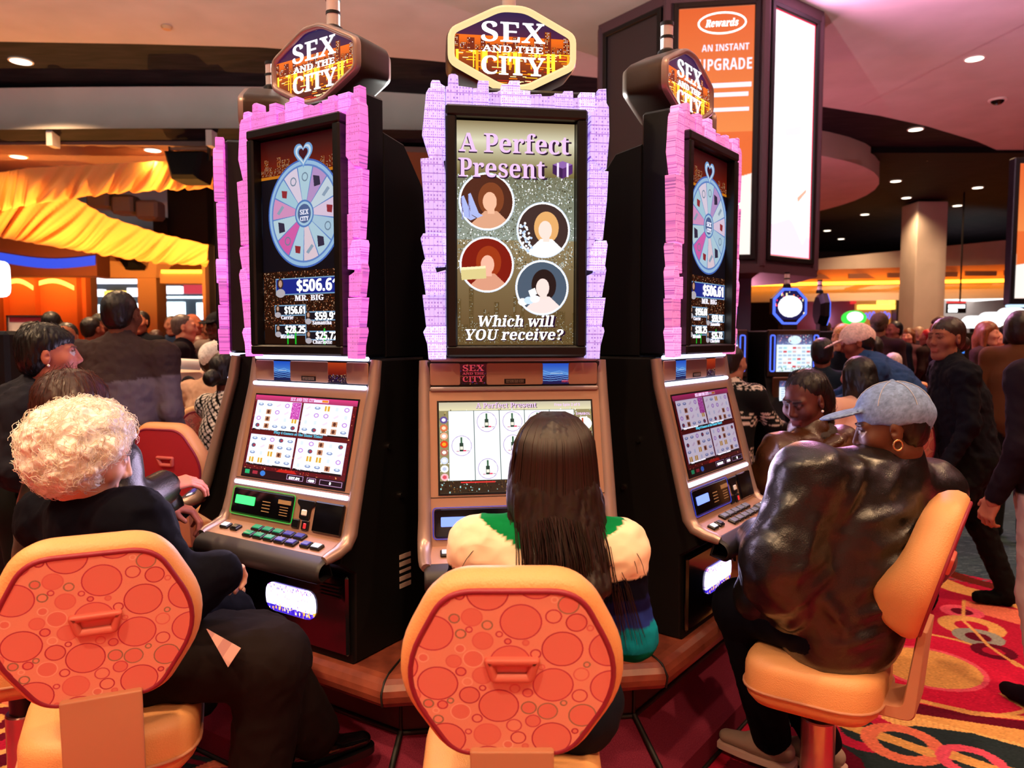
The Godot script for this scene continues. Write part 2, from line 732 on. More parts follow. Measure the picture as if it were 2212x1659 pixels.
func paint_present() -> ImageTexture:
	var i := pic(384, 704, Color("6b5a34"))
	vgrad(i, 0, 0, 384, 60, Color("8a7a58"), Color("d8d4b8"))
	vgrad(i, 0, 60, 384, 110, Color("d8d4b8"), Color("6f6238"))
	vgrad(i, 0, 170, 384, 200, Color("6f7058"), Color("8a9488"))
	vgrad(i, 0, 370, 384, 334, Color("8a7a58"), Color("5a4426"))
	sparkle(i, 0, 165, 384, 300, 2600, [Color("ffffff"), Color("c8d4d0"), Color("3a3a28"), Color("98a8a8")], 4)
	towers(i, 0, 700, 384, 60, 260, Color("5c4a2a"), [Color("b8c8c8"), Color("8a7a50"), Color("3c2c18")])
	bust(i, 96, 250, 84, Color("4a2418"), Color("7a3e20"), Color("f0b898"), Color("d8a080"), 14)
	bust(i, 282, 336, 82, Color("3a2a28"), Color("e0a868"), Color("fadcd0"), Color("f4f4f4"), 10)
	bust(i, 96, 448, 82, Color("7a1408"), Color("9a3410"), Color("f0b49c"), Color("d8987c"), 6)
	bust(i, 278, 520, 82, Color("46586a"), Color("1c1414"), Color("f6dcd4"), Color("f0dcd8"), 6)
	# the presents beside them: shoes, pearls, a purse, a ring
	for k in 2:
		var o := Vector2(14 + k * 22, 236 - k * 8)
		poly(i, [o, o + Vector2(8, -4), o + Vector2(34, 58), o + Vector2(48, 66), o + Vector2(30, 74), o + Vector2(8, 62)], Color("a8b4e8"))
		poly(i, [o + Vector2(0, 4), o + Vector2(3, 4), o + Vector2(5, 72), o + Vector2(2, 72)], Color("8890d0"))
	for k in 46:
		disc(i, 205 + rng.randf() * 40, 315 + k * 2.0 + rng.randf() * 10, 4, 4, [Color.WHITE, Color("b8d0f0"), Color("e8f4ff")][k % 3])
	poly(i, [Vector2(10, 458), Vector2(92, 452), Vector2(94, 492), Vector2(14, 498)], Color("d8c888"))
	poly(i, [Vector2(10, 458), Vector2(92, 452), Vector2(92, 460), Vector2(10, 467)], Color("f2e8b8"))
	for k in 3:
		disc(i, 214 + k * 20, 566 - k * 5, 16, 12, [Color.WHITE, Color("c8e0ff"), Color("f0f4ff")][k])
	poly(i, [Vector2(232, 530), Vector2(254, 520), Vector2(262, 540), Vector2(240, 552)], Color.WHITE)
	# the gift box
	poly(i, [Vector2(312, 128), Vector2(345, 140), Vector2(345, 172), Vector2(312, 156)], Color("38184e"))
	poly(i, [Vector2(345, 140), Vector2(378, 126), Vector2(378, 154), Vector2(345, 172)], Color("502868"))
	poly(i, [Vector2(312, 128), Vector2(345, 116), Vector2(378, 126), Vector2(345, 140)], Color("8a60a8"))
	for o in [326.0, 358.0]:
		poly(i, [Vector2(o, 122), Vector2(o + 7, 122), Vector2(o + 7, 166), Vector2(o, 166)], Color("e8d8f4"))
	return tex(i)

func paint_wheel() -> ImageTexture:
	var i := pic(384, 704, Color("0c0a14"))
	vgrad(i, 0, 0, 384, 120, Color("2a0408"), Color("8a200c"))
	towers(i, 0, 122, 384, 18, 90, Color("6a2008"), [Color("ffd890"), Color("fff4d8"), Color("ff9a40")])
	fr(i, 0, 122, 384, 10, Color("d8801c"))
	var c := Vector2(216, 262)
	disc(i, c.x, c.y, 182, 182, Color("4a70c8"))
	disc(i, c.x, c.y, 176, 176, Color("a8d0f4"))
	disc(i, c.x, c.y, 164, 164, Color("6890d8"))
	var segs := ["bfe0f0", "c8a0d8", "d8e8f4", "f0d8f0", "b8d8ee", "c0e0f0", "f4dce8", "bfe0f4", "e868b8", "c8e4f0", "e8a0d0", "b4dcee", "f0e0f4"]
	for k in segs.size():
		var a0 := TAU * k / segs.size() - 1.75
		var a1 := TAU * (k + 0.94) / segs.size() - 1.75
		var p := [c]
		for s in 6:
			var a := lerpf(a0, a1, s / 5.0)
			p.append(c + Vector2(cos(a), sin(a)) * 158)
		poly(i, p, Color(segs[k]))
		var am := (a0 + a1) * 0.5
		var q := c + Vector2(cos(am), sin(am)) * 122
		match k % 4:
			0:
				ring(i, q.x, q.y, 15, 4, Color("7890a8"), Color(segs[k]))
			1:
				poly(i, [q + Vector2(-16, -18), q + Vector2(14, -12), q + Vector2(18, 16), q + Vector2(-12, 20)], Color("38304a"))
			2:
				poly(i, [q + Vector2(-18, 10), q + Vector2(10, -16), q + Vector2(20, -8), q + Vector2(-6, 16)], Color("9ab0c8"))
			3:
				poly(i, [q + Vector2(-14, -12), q + Vector2(14, -8), q + Vector2(10, 16), q + Vector2(-12, 12)], Color("a03038"))
	disc(i, c.x, c.y, 46, 46, Color("5c88d0"))
	disc(i, c.x, c.y, 40, 40, Color("b8dcf4"))
	disc(i, c.x, c.y, 32, 32, Color("586ea0"))
	for s in [[1.0, "7ab0e8"], [0.82, "e0f0ff"], [0.62, "7ab0e8"], [0.48, "4a0c1c"]]:
		var hp := []
		for k in 40:
			var t := TAU * k / 40
			hp.append(Vector2(216, 62) + Vector2(16.0 * pow(sin(t), 3.0), -(13.0 * cos(t) - 5.0 * cos(2.0 * t) - 2.0 * cos(3.0 * t) - cos(4.0 * t))) * 2.9 * s[0])
		poly(i, hp, Color(s[1]))
	fr(i, 0, 452, 384, 252, Color("2a1208"))
	sparkle(i, 0, 452, 384, 200, 1500, [Color("8a3a20"), Color("c87848"), Color("e8b890"), Color("4a1810")], 4)
	for b in [[64, 476, 320, 58, 1], [56, 568, 160, 38, 0], [210, 592, 174, 32, 0], [56, 636, 160, 38, 0], [210, 658, 174, 32, 0]]:
		fr(i, b[0], b[1], b[2], b[3], Color("8ab8e0"))
		fr(i, b[0] + 4, b[1] + 4, b[2] - 8, b[3] - 8, Color("1c2c98") if b[4] else Color("1a1620"))
		# a plain stand-in where a small portrait sits
		var s: float = 1.5 if b[4] else 1.0
		disc(i, b[0] + 16 * s, b[1] + 12 * s, 10 * s, 12 * s, Color("4a3020"))
		disc(i, b[0] + 16 * s, b[1] + 12 * s, 6 * s, 8 * s, Color("d8a890"))
		disc(i, b[0] + 16 * s, b[1] + 34 * s, 16 * s, 10 * s, Color("c8c0c8"))
	for x in [118, 158, 300]:
		fr(i, x, 650, 7, 54, Color("18e030"))
	return tex(i)

func icon(i: Image, x: float, y: float, s: float, k: int) -> void:
	match k % 7:
		0:
			disc(i, x, y, s * 0.42, s * 0.25, Color("8898c0"))
			disc(i, x, y - 2, s * 0.22, s * 0.12, Color("dce8ff"))
		1:
			fr(i, x - s * 0.35, y - s * 0.4, s * 0.7, s * 0.8, Color("d8a030"))
			fr(i, x - s * 0.1, y - s * 0.4, s * 0.2, s * 0.8, Color("fff0c0"))
		2:
			fr(i, x - s * 0.38, y - s * 0.4, s * 0.76, s * 0.8, Color("c08868"))
			disc(i, x, y, s * 0.2, s * 0.3, Color("5a2c20"))
		3:
			ring(i, x, y, s * 0.36, s * 0.14, Color("b888d8"), Color("f4e8ff"))
		4:
			poly(i, [Vector2(x - s * 0.4, y + s * 0.2), Vector2(x + s * 0.3, y - s * 0.35), Vector2(x + s * 0.4, y), Vector2(x - s * 0.1, y + s * 0.35)], Color("e8d8e8"))
		5:
			disc(i, x, y, s * 0.34, s * 0.34, Color("4a5a78"))
			disc(i, x + 2, y, s * 0.2, s * 0.2, Color("a83848"))
		6:
			fr(i, x - s * 0.2, y - s * 0.3, s * 0.4, s * 0.6, Color("d8e4f4"))

func paint_games() -> ImageTexture:
	var i := pic(448, 400, Color("5a0c14"))
	sparkle(i, 0, 0, 448, 400, 1300, [Color("c04028"), Color("e8a060"), Color("30080c"), Color("8a1c18")], 5)
	vgrad(i, 0, 0, 448, 26, Color("d83878"), Color("a0305c"))
	poly(i, [Vector2(120, 400), Vector2(170, 352), Vector2(235, 352), Vector2(290, 400)], Color("c02018"))
	fr(i, 0, 366, 448, 34, Color("240810"))
	for g in 4:
		var o := Vector2(12 + (g % 2) * 216, 28 + (g / 2) * 170)
		fr(i, o.x - 2, o.y - 2, 208, 146, Color("d8d0f0"))
		fr(i, o.x, o.y, 204, 140, Color.WHITE)
		for r in 4:
			for c in 5:
				icon(i, o.x + 20 + c * 41, o.y + 18 + r * 35, 30, rng.randi())
		if g == 0:
			fr(i, o.x + 164, o.y, 40, 80, Color("c850b0"))
			sparkle(i, o.x + 164, o.y, 40, 80, 90, [Color("f8b0e8"), Color("a02888")], 4)
		fr(i, o.x, o.y + 140, 204, 10, Color("140408"))
	fr(i, 20, 174, 408, 18, Color("5a1010"))
	fr(i, 270, 6, 62, 14, Color("e8d0e8"))
	fr(i, 304, 8, 26, 10, Color("e88028"))
	fr(i, 14, 372, 22, 20, Color("20a868"))
	fr(i, 50, 374, 24, 16, Color("a02838"))
	disc(i, 98, 382, 12, 13, Color("3878d0"))
	for b in [[208, 370, 72, 24], [296, 372, 38, 22], [350, 372, 92, 24]]:
		fr(i, b[0], b[1], b[2], b[3], Color("d8a8d8"))
		fr(i, b[0] + 2, b[1] + 2, b[2] - 4, b[3] - 4, Color("1c0814"))
	return tex(i)

func bottle(i: Image, x: float, y: float) -> void:
	ring(i, x, y, 29, 2, Color("a898c8"), Color.WHITE)
	fr(i, x - 3, y - 24, 5, 18, Color("2a5a40"))
	fr(i, x - 6, y - 8, 11, 24, Color("1e3a30"))
	fr(i, x - 5, y + 2, 9, 9, Color("e8e0d0"))
	fr(i, x + 4, y + 12, 9, 4, Color("d84868"))
	fr(i, x + 14, y + 13, 8, 3, Color("b8b0b8"))
	fr(i, x - 15, y + 14, 8, 3, Color("c898a8"))

func paint_reels() -> ImageTexture:
	var i := pic(448, 256, Color("8a8058"))
	vgrad(i, 0, 0, 448, 24, Color("b8b098"), Color("d8d0a8"))
	sparkle(i, 0, 20, 448, 236, 900, [Color.WHITE, Color("c8d8d8"), Color("5a5030"), Color("a89858")], 4)
	fr(i, 0, 222, 448, 34, Color("2a1c10"))
	sparkle(i, 0, 222, 448, 34, 260, [Color("98c8c8"), Color("6a4a20"), Color("120804")], 4)
	for k in 5:
		fr(i, 26 + k * 74, 24, 74, 198, Color("2c4a4c"))
		fr(i, 27 + k * 74, 25, 72, 196, Color.WHITE)
	bottle(i, 63, 124)
	for p in [[137, 57], [137, 190], [212, 57], [286, 57], [286, 190], [212, 124]]:
		bottle(i, p[0], p[1])
	for k in 8:
		disc(i, 13, 50 + k * 23, 11, 10, [Color("5a4a8a"), Color("d06840"), Color("e8a888"), Color("d83818"), Color("a86858"), Color("c8d0e0"), Color("f0f0f8"), Color("e8b0b8")][k])
		disc(i, 13, 50 + k * 23, 6, 5, [Color("e8e0ff"), Color("f8d0b0"), Color("fff0e8"), Color("f8a020"), Color("f8e8e0"), Color("f0f8ff"), Color("b8c0d8"), Color("d04858")][k])
	disc(i, 424, 66, 24, 20, Color.WHITE)
	fr(i, 418, 50, 5, 26, Color("b05030"))
	fr(i, 404, 88, 42, 62, Color("3a0c0c"))
	fr(i, 402, 152, 46, 14, Color("d888d0"))
	fr(i, 406, 154, 40, 10, Color("3a1018"))
	fr(i, 404, 168, 42, 28, Color("300a10"))
	fr(i, 380, 210, 66, 32, Color("d8a0d8"))
	fr(i, 382, 212, 62, 28, Color("200808"))
	for k in 9:
		fr(i, 406, 92 + k * 11.5, 8, 5, Color("f0e0f0"))
	return tex(i)

func paint_plate(kind: int) -> ImageTexture:
	var i := pic(96, 64, Color("3a0c12"))
	if kind == 0:
		vgrad(i, 0, 0, 96, 64, Color("5a1020"), Color("2a0608"))
		sparkle(i, 0, 0, 96, 64, 120, [Color("b03030"), Color("80202c"), Color("d87840"), Color("5048b8")], 3)
	elif kind == 1:
		vgrad(i, 0, 0, 96, 36, Color("2058d8"), Color("60a0f0"))
		vgrad(i, 0, 36, 96, 28, Color("2040a0"), Color("101848"))
		for k in 5:
			stroke(i, [Vector2(0, 20 + k * 8), Vector2(30, 30 + k * 6), Vector2(60, 24 + k * 7), Vector2(96, 34 + k * 5)], 2, Color("80c0ff"))
		fr(i, 30, 30, 40, 2, Color("c8d8f0"))
	else:
		vgrad(i, 0, 0, 96, 40, Color("e85020"), Color("8a1c10"))
		vgrad(i, 0, 40, 96, 24, Color("3a0c1c"), Color("281040"))
		sparkle(i, 0, 36, 96, 28, 90, [Color("c88048"), Color("8060c0"), Color("e8c890")], 3)
	return tex(i)

func paint_belly() -> ImageTexture:
	var i := pic(224, 64, Color("f4f0ff"))
	fr(i, 0, 50, 224, 14, Color("3020a0"))
	sparkle(i, 0, 46, 224, 18, 60, [Color("ffb040"), Color("5038d0"), Color("ffe0a0")], 8)
	sparkle(i, 0, 0, 224, 14, 120, [Color("7050e0"), Color("ff80d0"), Color("ffffff")], 4)
	sparkle(i, 0, 0, 224, 50, 60, [Color("d8a0e0"), Color("9070e0")], 3)
	return tex(i)

func paint_windows(dense: int) -> ImageTexture:
	var i := pic(128, 128, Color.WHITE)
	var soft := [Color("8c68c4"), Color("a888d4"), Color("c4ace6")]
	for x in range(0, 128, 16):
		fr(i, x, 0, 1, 128, Color("c4aee4"))
	for y in range(4, 124, 9 if dense else 13):
		for x in range(4, 124, 7 if dense else 11):
			if rng.randf() < (0.75 if dense else 0.55):
				fr(i, x, y, 3 if dense else 5, 5 if dense else 6, soft[rng.randi() % 3])
	for y in range(0, 128, 32):
		fr(i, 0, y, 128, 3, Color("9a78cc"))
	return tex(i)

func paint_cloth() -> ImageTexture:         # the chair fabric: a print of overlapping rings
	var W := 768
	var base := Color("f4ab94")
	var i := pic(W, W, base)
	for k in 9000:
		fr(i, rng.randf() * W, rng.randf() * W, 2, 1, base.lerp(Color("dc907a") if k % 2 else Color("ffc0a8"), 0.35))
	var placed := []
	var inks := [Color("c43c5c"), Color("b83050"), Color("d05068"), Color("98806a"), Color("a08670"), Color("e87c78"), Color("fcc8b4")]
	for size in [66, 46, 34, 26, 18, 12]:
		for tries in (16 if size > 70 else (110 if size > 40 else 700)):
			var p := Vector2(rng.randf() * W, rng.randf() * W)
			var ok := true
			for q in placed:
				if p.distance_to(Vector2(q.x, q.y)) < q.z + size * 1.02:
					ok = false
					break
			if not ok:
				continue
			placed.append(Vector3(p.x, p.y, size))
			var ink: Color = inks[rng.randi() % (3 if size > 60 else 7)]
			var fill := Color("ee8c80") if size > 28 or rng.randf() < 0.5 else Color("f4a892")
			ring(i, p.x, p.y, size, 4.0 if size > 18 else 4.5, ink, fill)
	return tex(i)

func cp(px: float, py: float) -> Vector2:     # carpet picture position of a spot on the floor
	var p := on(px, py, 0.0)
	return Vector2((p.x + 4.0) / 10.0, (p.z + 8.0) / 10.0) * 2048.0

func cps(a: Array) -> Array:
	var r := []
	for k in range(0, a.size(), 2):
		r.append(cp(a[k], a[k + 1]))
	return r

func paint_carpet() -> ImageTexture:
	var red := Color("a81c38")
	var wine := Color("5c1024")
	var gold := Color("d09858")
	var dark := Color("263034")
	var pink := Color("d85068")
	var coral := Color("d87058")
	var i := pic(2048, 2048, red)
	var px := 204.8
	for k in 150:                               # the loose rings and swooshes of the wider floor
		var c := Vector2(rng.randf(), rng.randf()) * 2048.0
		var r := (0.15 + rng.randf() * 0.5) * px
		var ks := [gold, dark, wine, pink, coral]
		disc(i, c.x, c.y, r, r, ks[rng.randi() % 5])
		disc(i, c.x, c.y, r * 0.8, r * 0.8, [red, wine, dark][rng.randi() % 3])
		if rng.randf() < 0.5:
			disc(i, c.x, c.y, r * 0.45, r * 0.45, ks[rng.randi() % 5])
	# right of the carousel: a wide crimson field, gold arcs, a slate pool with a chain of rings
	poly(i, cps([1480, 1659, 1600, 1500, 1700, 1380, 1900, 1240, 2040, 1180, 2400, 1180, 2700, 1500, 2500, 1900, 1480, 1900]), red)
	poly(i, cps([1990, 1090, 2400, 1010, 2700, 1200, 2500, 1330, 2212, 1268, 2060, 1236]), Color("38484c"))
	for k in 900:
		var s := cp(2000 + rng.randf() * 500, 1100 + rng.randf() * 160)
		fr(i, s.x, s.y, 9, 2, Color("56686a") if k % 2 else Color("24343c"))
	stroke(i, cps([1990, 1215, 2090, 1252, 2212, 1284, 2400, 1360]), 24, Color("5a2018"))
	stroke(i, cps([1990, 1240, 2070, 1272, 2212, 1308, 2400, 1390]), 34, gold)
	poly(i, cps([2080, 1296, 2212, 1320, 2300, 1390, 2212, 1352, 2090, 1318]), coral)
	var big := cp(2006, 1441)
	disc(i, big.x, big.y, 0.46 * px, 0.46 * px, gold)
	disc(i, big.x, big.y, 0.435 * px, 0.435 * px, Color("c01e40"))
	disc(i, big.x, big.y, 0.245 * px, 0.245 * px, pink)
	disc(i, big.x, big.y, 0.22 * px, 0.22 * px, gold)
	for r in [[2077, 1321, 0.11, pink, wine], [2098, 1353, 0.16, gold, red], [2113, 1376, 0.12, Color("8a8a80"), wine], [2146, 1407, 0.10, wine, red]]:
		var c := cp(r[0], r[1])
		ring(i, c.x, c.y, r[2] * px, r[2] * px * 0.5, r[3], r[4])
	stroke(i, cps([2082, 1296, 2080, 1340, 2104, 1362, 2135, 1395, 2200, 1440]), 4, gold)
	stroke(i, cps([2160, 1497, 2230, 1540]), 5, gold)
	stroke(i, cps([1820, 1470, 1960, 1508, 2100, 1540, 2300, 1560]), 8, gold)
	poly(i, cps([1800, 1490, 1960, 1514, 2100, 1545, 2300, 1568, 2300, 1600, 2060, 1562, 1900, 1530, 1800, 1520]), wine)
	poly(i, cps([1500, 1530, 1700, 1490, 1830, 1518, 2000, 1545, 2300, 1590, 2300, 1640, 2100, 1586, 1980, 1570, 1860, 1572, 1700, 1540]), gold)
	for k in 34:
		var a := cp(1840 + k * 12, 1515 + k * 3)
		var b := cp(1850 + k * 12, 1580 + k * 3)
		stroke(i, [a, a.lerp(b, 0.8)], 3, Color("e0ac6a"))
	poly(i, cps([1620, 1545, 1860, 1572, 1980, 1568, 2100, 1584, 2320, 1645, 2320, 1800, 1850, 1720, 1700, 1600]), dark)
	stroke(i, cps([1830, 1560, 1950, 1602, 2040, 1625, 2110, 1648, 2300, 1700]), 15, gold)
	for r in [[1790, 1530, 0.20, pink, pink], [1866, 1580, 0.155, Color("b02040"), dark], [1950, 1606, 0.15, coral, dark], [2100, 1646, 0.12, pink, dark]]:
		var c := cp(r[0], r[1])
		ring(i, c.x, c.y, r[2] * px, r[2] * px * 0.42, r[3], r[4])
		var t := cp(r[0] + 40, r[1] + 14) - c
		stroke(i, [c - t.normalized() * r[2] * px * 0.6, c + t.normalized() * r[2] * px * 0.6], 13, gold)
	poly(i, cps([1560, 1659, 1640, 1560, 1760, 1570, 1860, 1640, 1900, 1720, 1560, 1760]), wine)
	for k in 7:
		poly(i, cps([1580 + k * 34, 1640 - k * 8, 1604 + k * 34, 1600 - k * 4, 1640 + k * 30, 1612, 1615 + k * 34, 1652]), [red, gold, dark, wine, coral, red, wine][k])
	# left of the carousel: arcs round a medallion, wavy crimson, striped gold
	poly(i, cps([-500, 1500, 60, 1380, 300, 1440, 560, 1560, 560, 1800, -500, 1900]), red)
	var med := cp(-20, 1556)
	for r in [[0.46, gold], [0.42, wine], [0.33, Color("e0a868")], [0.29, red], [0.21, wine], [0.15, gold], [0.11, wine], [0.05, gold]]:
		disc(i, med.x, med.y, r[0] * px, r[0] * px, r[1])
	poly(i, cps([110, 1600, 150, 1540, 300, 1540, 240, 1659, 60, 1690]), Color("d8905a"))
	for k in 16:
		stroke(i, cps([90 + k * 10, 1660, 150 + k * 10, 1548]), 3, Color("b86c40") if k % 2 else Color("e8a86c"))
	poly(i, cps([300, 1540, 410, 1530, 400, 1620, 345, 1659, 285, 1659]), Color("9a1834"))
	for k in 12:
		var w := []
		for s in 9:
			w.append(cp(285 + s * 16, 1548 + k * 11 + sin(s * 1.4) * 5))
		stroke(i, w, 4, wine)
	stroke(i, cps([405, 1555, 360, 1600, 338, 1659, 320, 1700]), 10, coral)
	for k in 14:
		stroke(i, cps([365, 1590 + k * 11, 460, 1612 + k * 11, 560, 1640 + k * 11]), 6, dark if k % 2 else Color("7a1c34"))
	stroke(i, cps([360, 1690, 460, 1650, 560, 1648]), 10, coral)
	for r in [[20, 1450, 0.16, dark, wine], [-60, 1480, 0.22, gold, dark], [60, 1500, 0.1, coral, red]]:
		var c := cp(r[0], r[1])
		ring(i, c.x, c.y, r[2] * px, r[2] * px * 0.4, r[3], r[4])
	# tuft grain
	var nz := FastNoiseLite.new()
	nz.seed = 5
	nz.frequency = 0.35
	for y in range(500, 1700, 1):
		for x in range(0, 2048, 2):
			if (x + y) % 3 == 0:
				var c := i.get_pixel(x, y)
				var g := 1.0 + nz.get_noise_2d(x, y) * 0.35
				fr(i, x, y, 2, 1, Color(c.r * g, c.g * g, c.b * g))
	return tex(i)

# ---------------------------------------------------------------- materials
func make_materials() -> void:
	M.black = mat("070608", 0.35, 0.0, 0.5)
	M.black_matte = mat("0a090b", 0.75, 0.0, 0.3)
	M.black_side = mat("080708", 0.6, 0.0, 0.35)
	M.gloss = mat("08070a", 0.12)
	M.silver = mat("b0948a", 0.34, 0.55)
	M.face = mat("ac8470", 0.42, 0.3)
	M.dark_lip = mat("241e22", 0.5)
	M.chrome = mat("c8c0bc", 0.22, 1.0)
	M.bronze = mat("6a4a34", 0.35, 0.7)
	M.white_plastic = mat("e8e4e0", 0.35)
	M.wood = wood_mat()
	M.maroon = carpet_mat("82203c")
	M.trim_black = mat("060506", 0.6)
	M.vinyl = leather_mat("e0a066", 0.5, 0.35)
	M.vinyl_brown = mat("b87e60", 0.55)
	M.piping = mat("8e2038", 0.5)
	M.cloth = mat("ffffff", 0.85)
	M.cloth.albedo_texture = paint_cloth()
	M.cloth.uv1_offset = Vector3(0.5, 0.5, 0)
	M.red_cloth = mat("b8262c", 0.8)
	M.handle = mat("d2685a", 0.5)
	M.led = lit("d8d8ff", 3.2)
	M.led_off = mat("a89c98", 0.4, 0.4)
	M.sign = lit("ffffff", 1.9, paint_sign())
	M.word_white = lit("ffffff", 2.6)
	M.word_soft = lit("f4f0ff", 1.2)
	M.word_pink = lit("f0c8f4", 1.1)
	M.word_violet = lit("3a1850", 0.35)
	M.word_dim = lit("c0aea0", 0.5)
	M.word_blue = lit("60d0f0", 0.9)
	M.word_red = lit("e84858", 0.7)
	M.present = lit("ffffff", 1.2, paint_present())
	M.wheel = lit("ffffff", 0.8, paint_wheel())
	M.games = lit("ffffff", 1.25, paint_games())
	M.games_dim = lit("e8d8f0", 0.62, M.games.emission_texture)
	M.reels = lit("ffffff", 1.3, paint_reels())
	M.plate_red = lit("ffffff", 0.45, paint_plate(0))
	M.plate_blue = lit("ffffff", 0.8, paint_plate(1))
	M.plate_orange = lit("ffffff", 0.55, paint_plate(2))
	M.belly = lit("e8e0ff", 2.2, paint_belly())
	M.green = lit("40ff70", 2.2)
	M.blue = lit("7088ff", 2.2)
	M.amber = lit("ffc060", 1.2)
	M.red_glow = lit("ff3838", 0.9)
	var wa := paint_windows(0)
	var wb := paint_windows(1)
	for s in [["lavender", "cdb8ff"], ["pink", "ff5cd0"], ["rose", "ff78be"]]:
		for k in 4:
			var m := lit(Color(s[1]).lerp(Color.WHITE, [0.16, 0.0, 0.06, 0.0][k]).to_html(false), [1.45, 1.05, 1.2, 0.95][k], wa if k % 2 else wb)
			m.albedo_color = Color(0.6, 0.55, 0.6)
			M["%s%d" % [s[0], k]] = m
	M.glass_dark = mat("060608", 0.08)
	M.plaster = plaster_mat("c8bcb4")
	M.skin = skinned(0.5, 0.4)
	M.dyed = skinned(0.85, 0.25)
	M.knit = skinned(0.95, 0.15)
	M.hair = skinned(0.45, 0.5)
	M.beacon_lens = mat("f0e0dc", 0.3)
	M.notice_ink = mat("8a7468", 0.6)
	M.green_dim = lit("20c040", 0.9)
	M.blue_dim = lit("3040c0", 0.9)
	M.amber_dim = mat("a08058", 0.6)
	M.key_lamp = lit("c8b0c0", 0.45)
	M.key_white = lit("fff4f8", 1.1)
	M.key_green = lit("30d890", 0.55)
	M.key_violet = lit("7060e0", 0.5)
	M.sticker = mat("b8a8a0", 0.6)
	M.bronze_dark = mat("4a382c", 0.35, 0.5)
	M.rim_lit = lit("ffe0a0", 1.1)
	M.kick = mat("3a1418", 0.7)
	M.post_steel = mat("c4a49c", 0.28, 0.9)

func noise_tex(sd: int, freq: float, size := 256, normal := false, octaves := 4) -> NoiseTexture2D:
	var nz := FastNoiseLite.new()
	nz.seed = sd
	nz.frequency = freq
	nz.fractal_octaves = octaves
	var t := NoiseTexture2D.new()
	t.width = size
	t.height = size
	t.seamless = true
	t.noise = nz
	if normal:
		t.as_normal_map = true
		t.bump_strength = 4.0
	return t

func ramp_tex(sd: int, freq: float, a: String, b: String, sx := 1.0, size := 256) -> NoiseTexture2D:
	var t := noise_tex(sd, freq, size)
	var g := Gradient.new()
	g.set_color(0, Color(a))
	g.set_color(1, Color(b))
	t.color_ramp = g
	return t

func wood_mat() -> StandardMaterial3D:
	var m := mat("ffffff", 0.35)
	m.albedo_texture = ramp_tex(3, 0.02, "5e2a20", "964c38")
	m.uv1_triplanar = true
	m.uv1_scale = Vector3(2.2, 2.2, 2.2)
	return m

func carpet_mat(hex: String) -> StandardMaterial3D:
	var m := mat("ffffff", 1.0, 0.0, 0.1)
	m.albedo_texture = ramp_tex(9, 0.35, Color(hex).darkened(0.35).to_html(false), Color(hex).lightened(0.12).to_html(false))
	m.uv1_triplanar = true
	m.uv1_scale = Vector3(3, 3, 3)
	return m

func leather_mat(hex: String, rough: float, relief: float) -> StandardMaterial3D:
	var m := mat(hex, rough)
	m.normal_enabled = true
	m.normal_texture = noise_tex(21, 0.12, 256, true)
	m.normal_scale = relief
	m.uv1_triplanar = true
	m.uv1_scale = Vector3(6, 6, 6)
	return m

func plaster_mat(hex: String) -> StandardMaterial3D:
	var m := mat("ffffff", 0.9, 0.0, 0.2)
	m.albedo_texture = ramp_tex(31, 0.01, Color(hex).darkened(0.05).to_html(false), Color(hex).lightened(0.05).to_html(false))
	m.uv1_triplanar = true
	m.uv1_scale = Vector3(0.4, 0.4, 0.4)
	return m

# ---------------------------------------------------------------- the slot machine
func sk(a: Array) -> Array:
	var r := []
	for k in range(0, a.size(), 2):
		r.append(Vector2((900.0 + a[k] * 0.4701 - 1130.0) * 0.00149, 2.284 - (a[k + 1] * 0.4701 - 237.0) * 0.00145))
	return r

func picture(w: float, h: float, pos: Vector3, m: Material, called: String, parent: Node, deep := 0.006, r := 0.0) -> MeshInstance3D:
	var mb := MB.new()
	var q := rrect(w, h, r) if r > 0.0 else [Vector2(-w / 2, -h / 2), Vector2(w / 2, -h / 2), Vector2(w / 2, h / 2), Vector2(-w / 2, h / 2)]
	mb.x = Transform3D(Basis.IDENTITY, pos)
	mb.prism(q, -deep, 0.0)
	for i in mb.uv.size():
		var p := mb.v[i] - pos
		mb.uv[i] = Vector2(p.x / w + 0.5, 0.5 - p.y / h)
	return put(mb, called, m, parent)

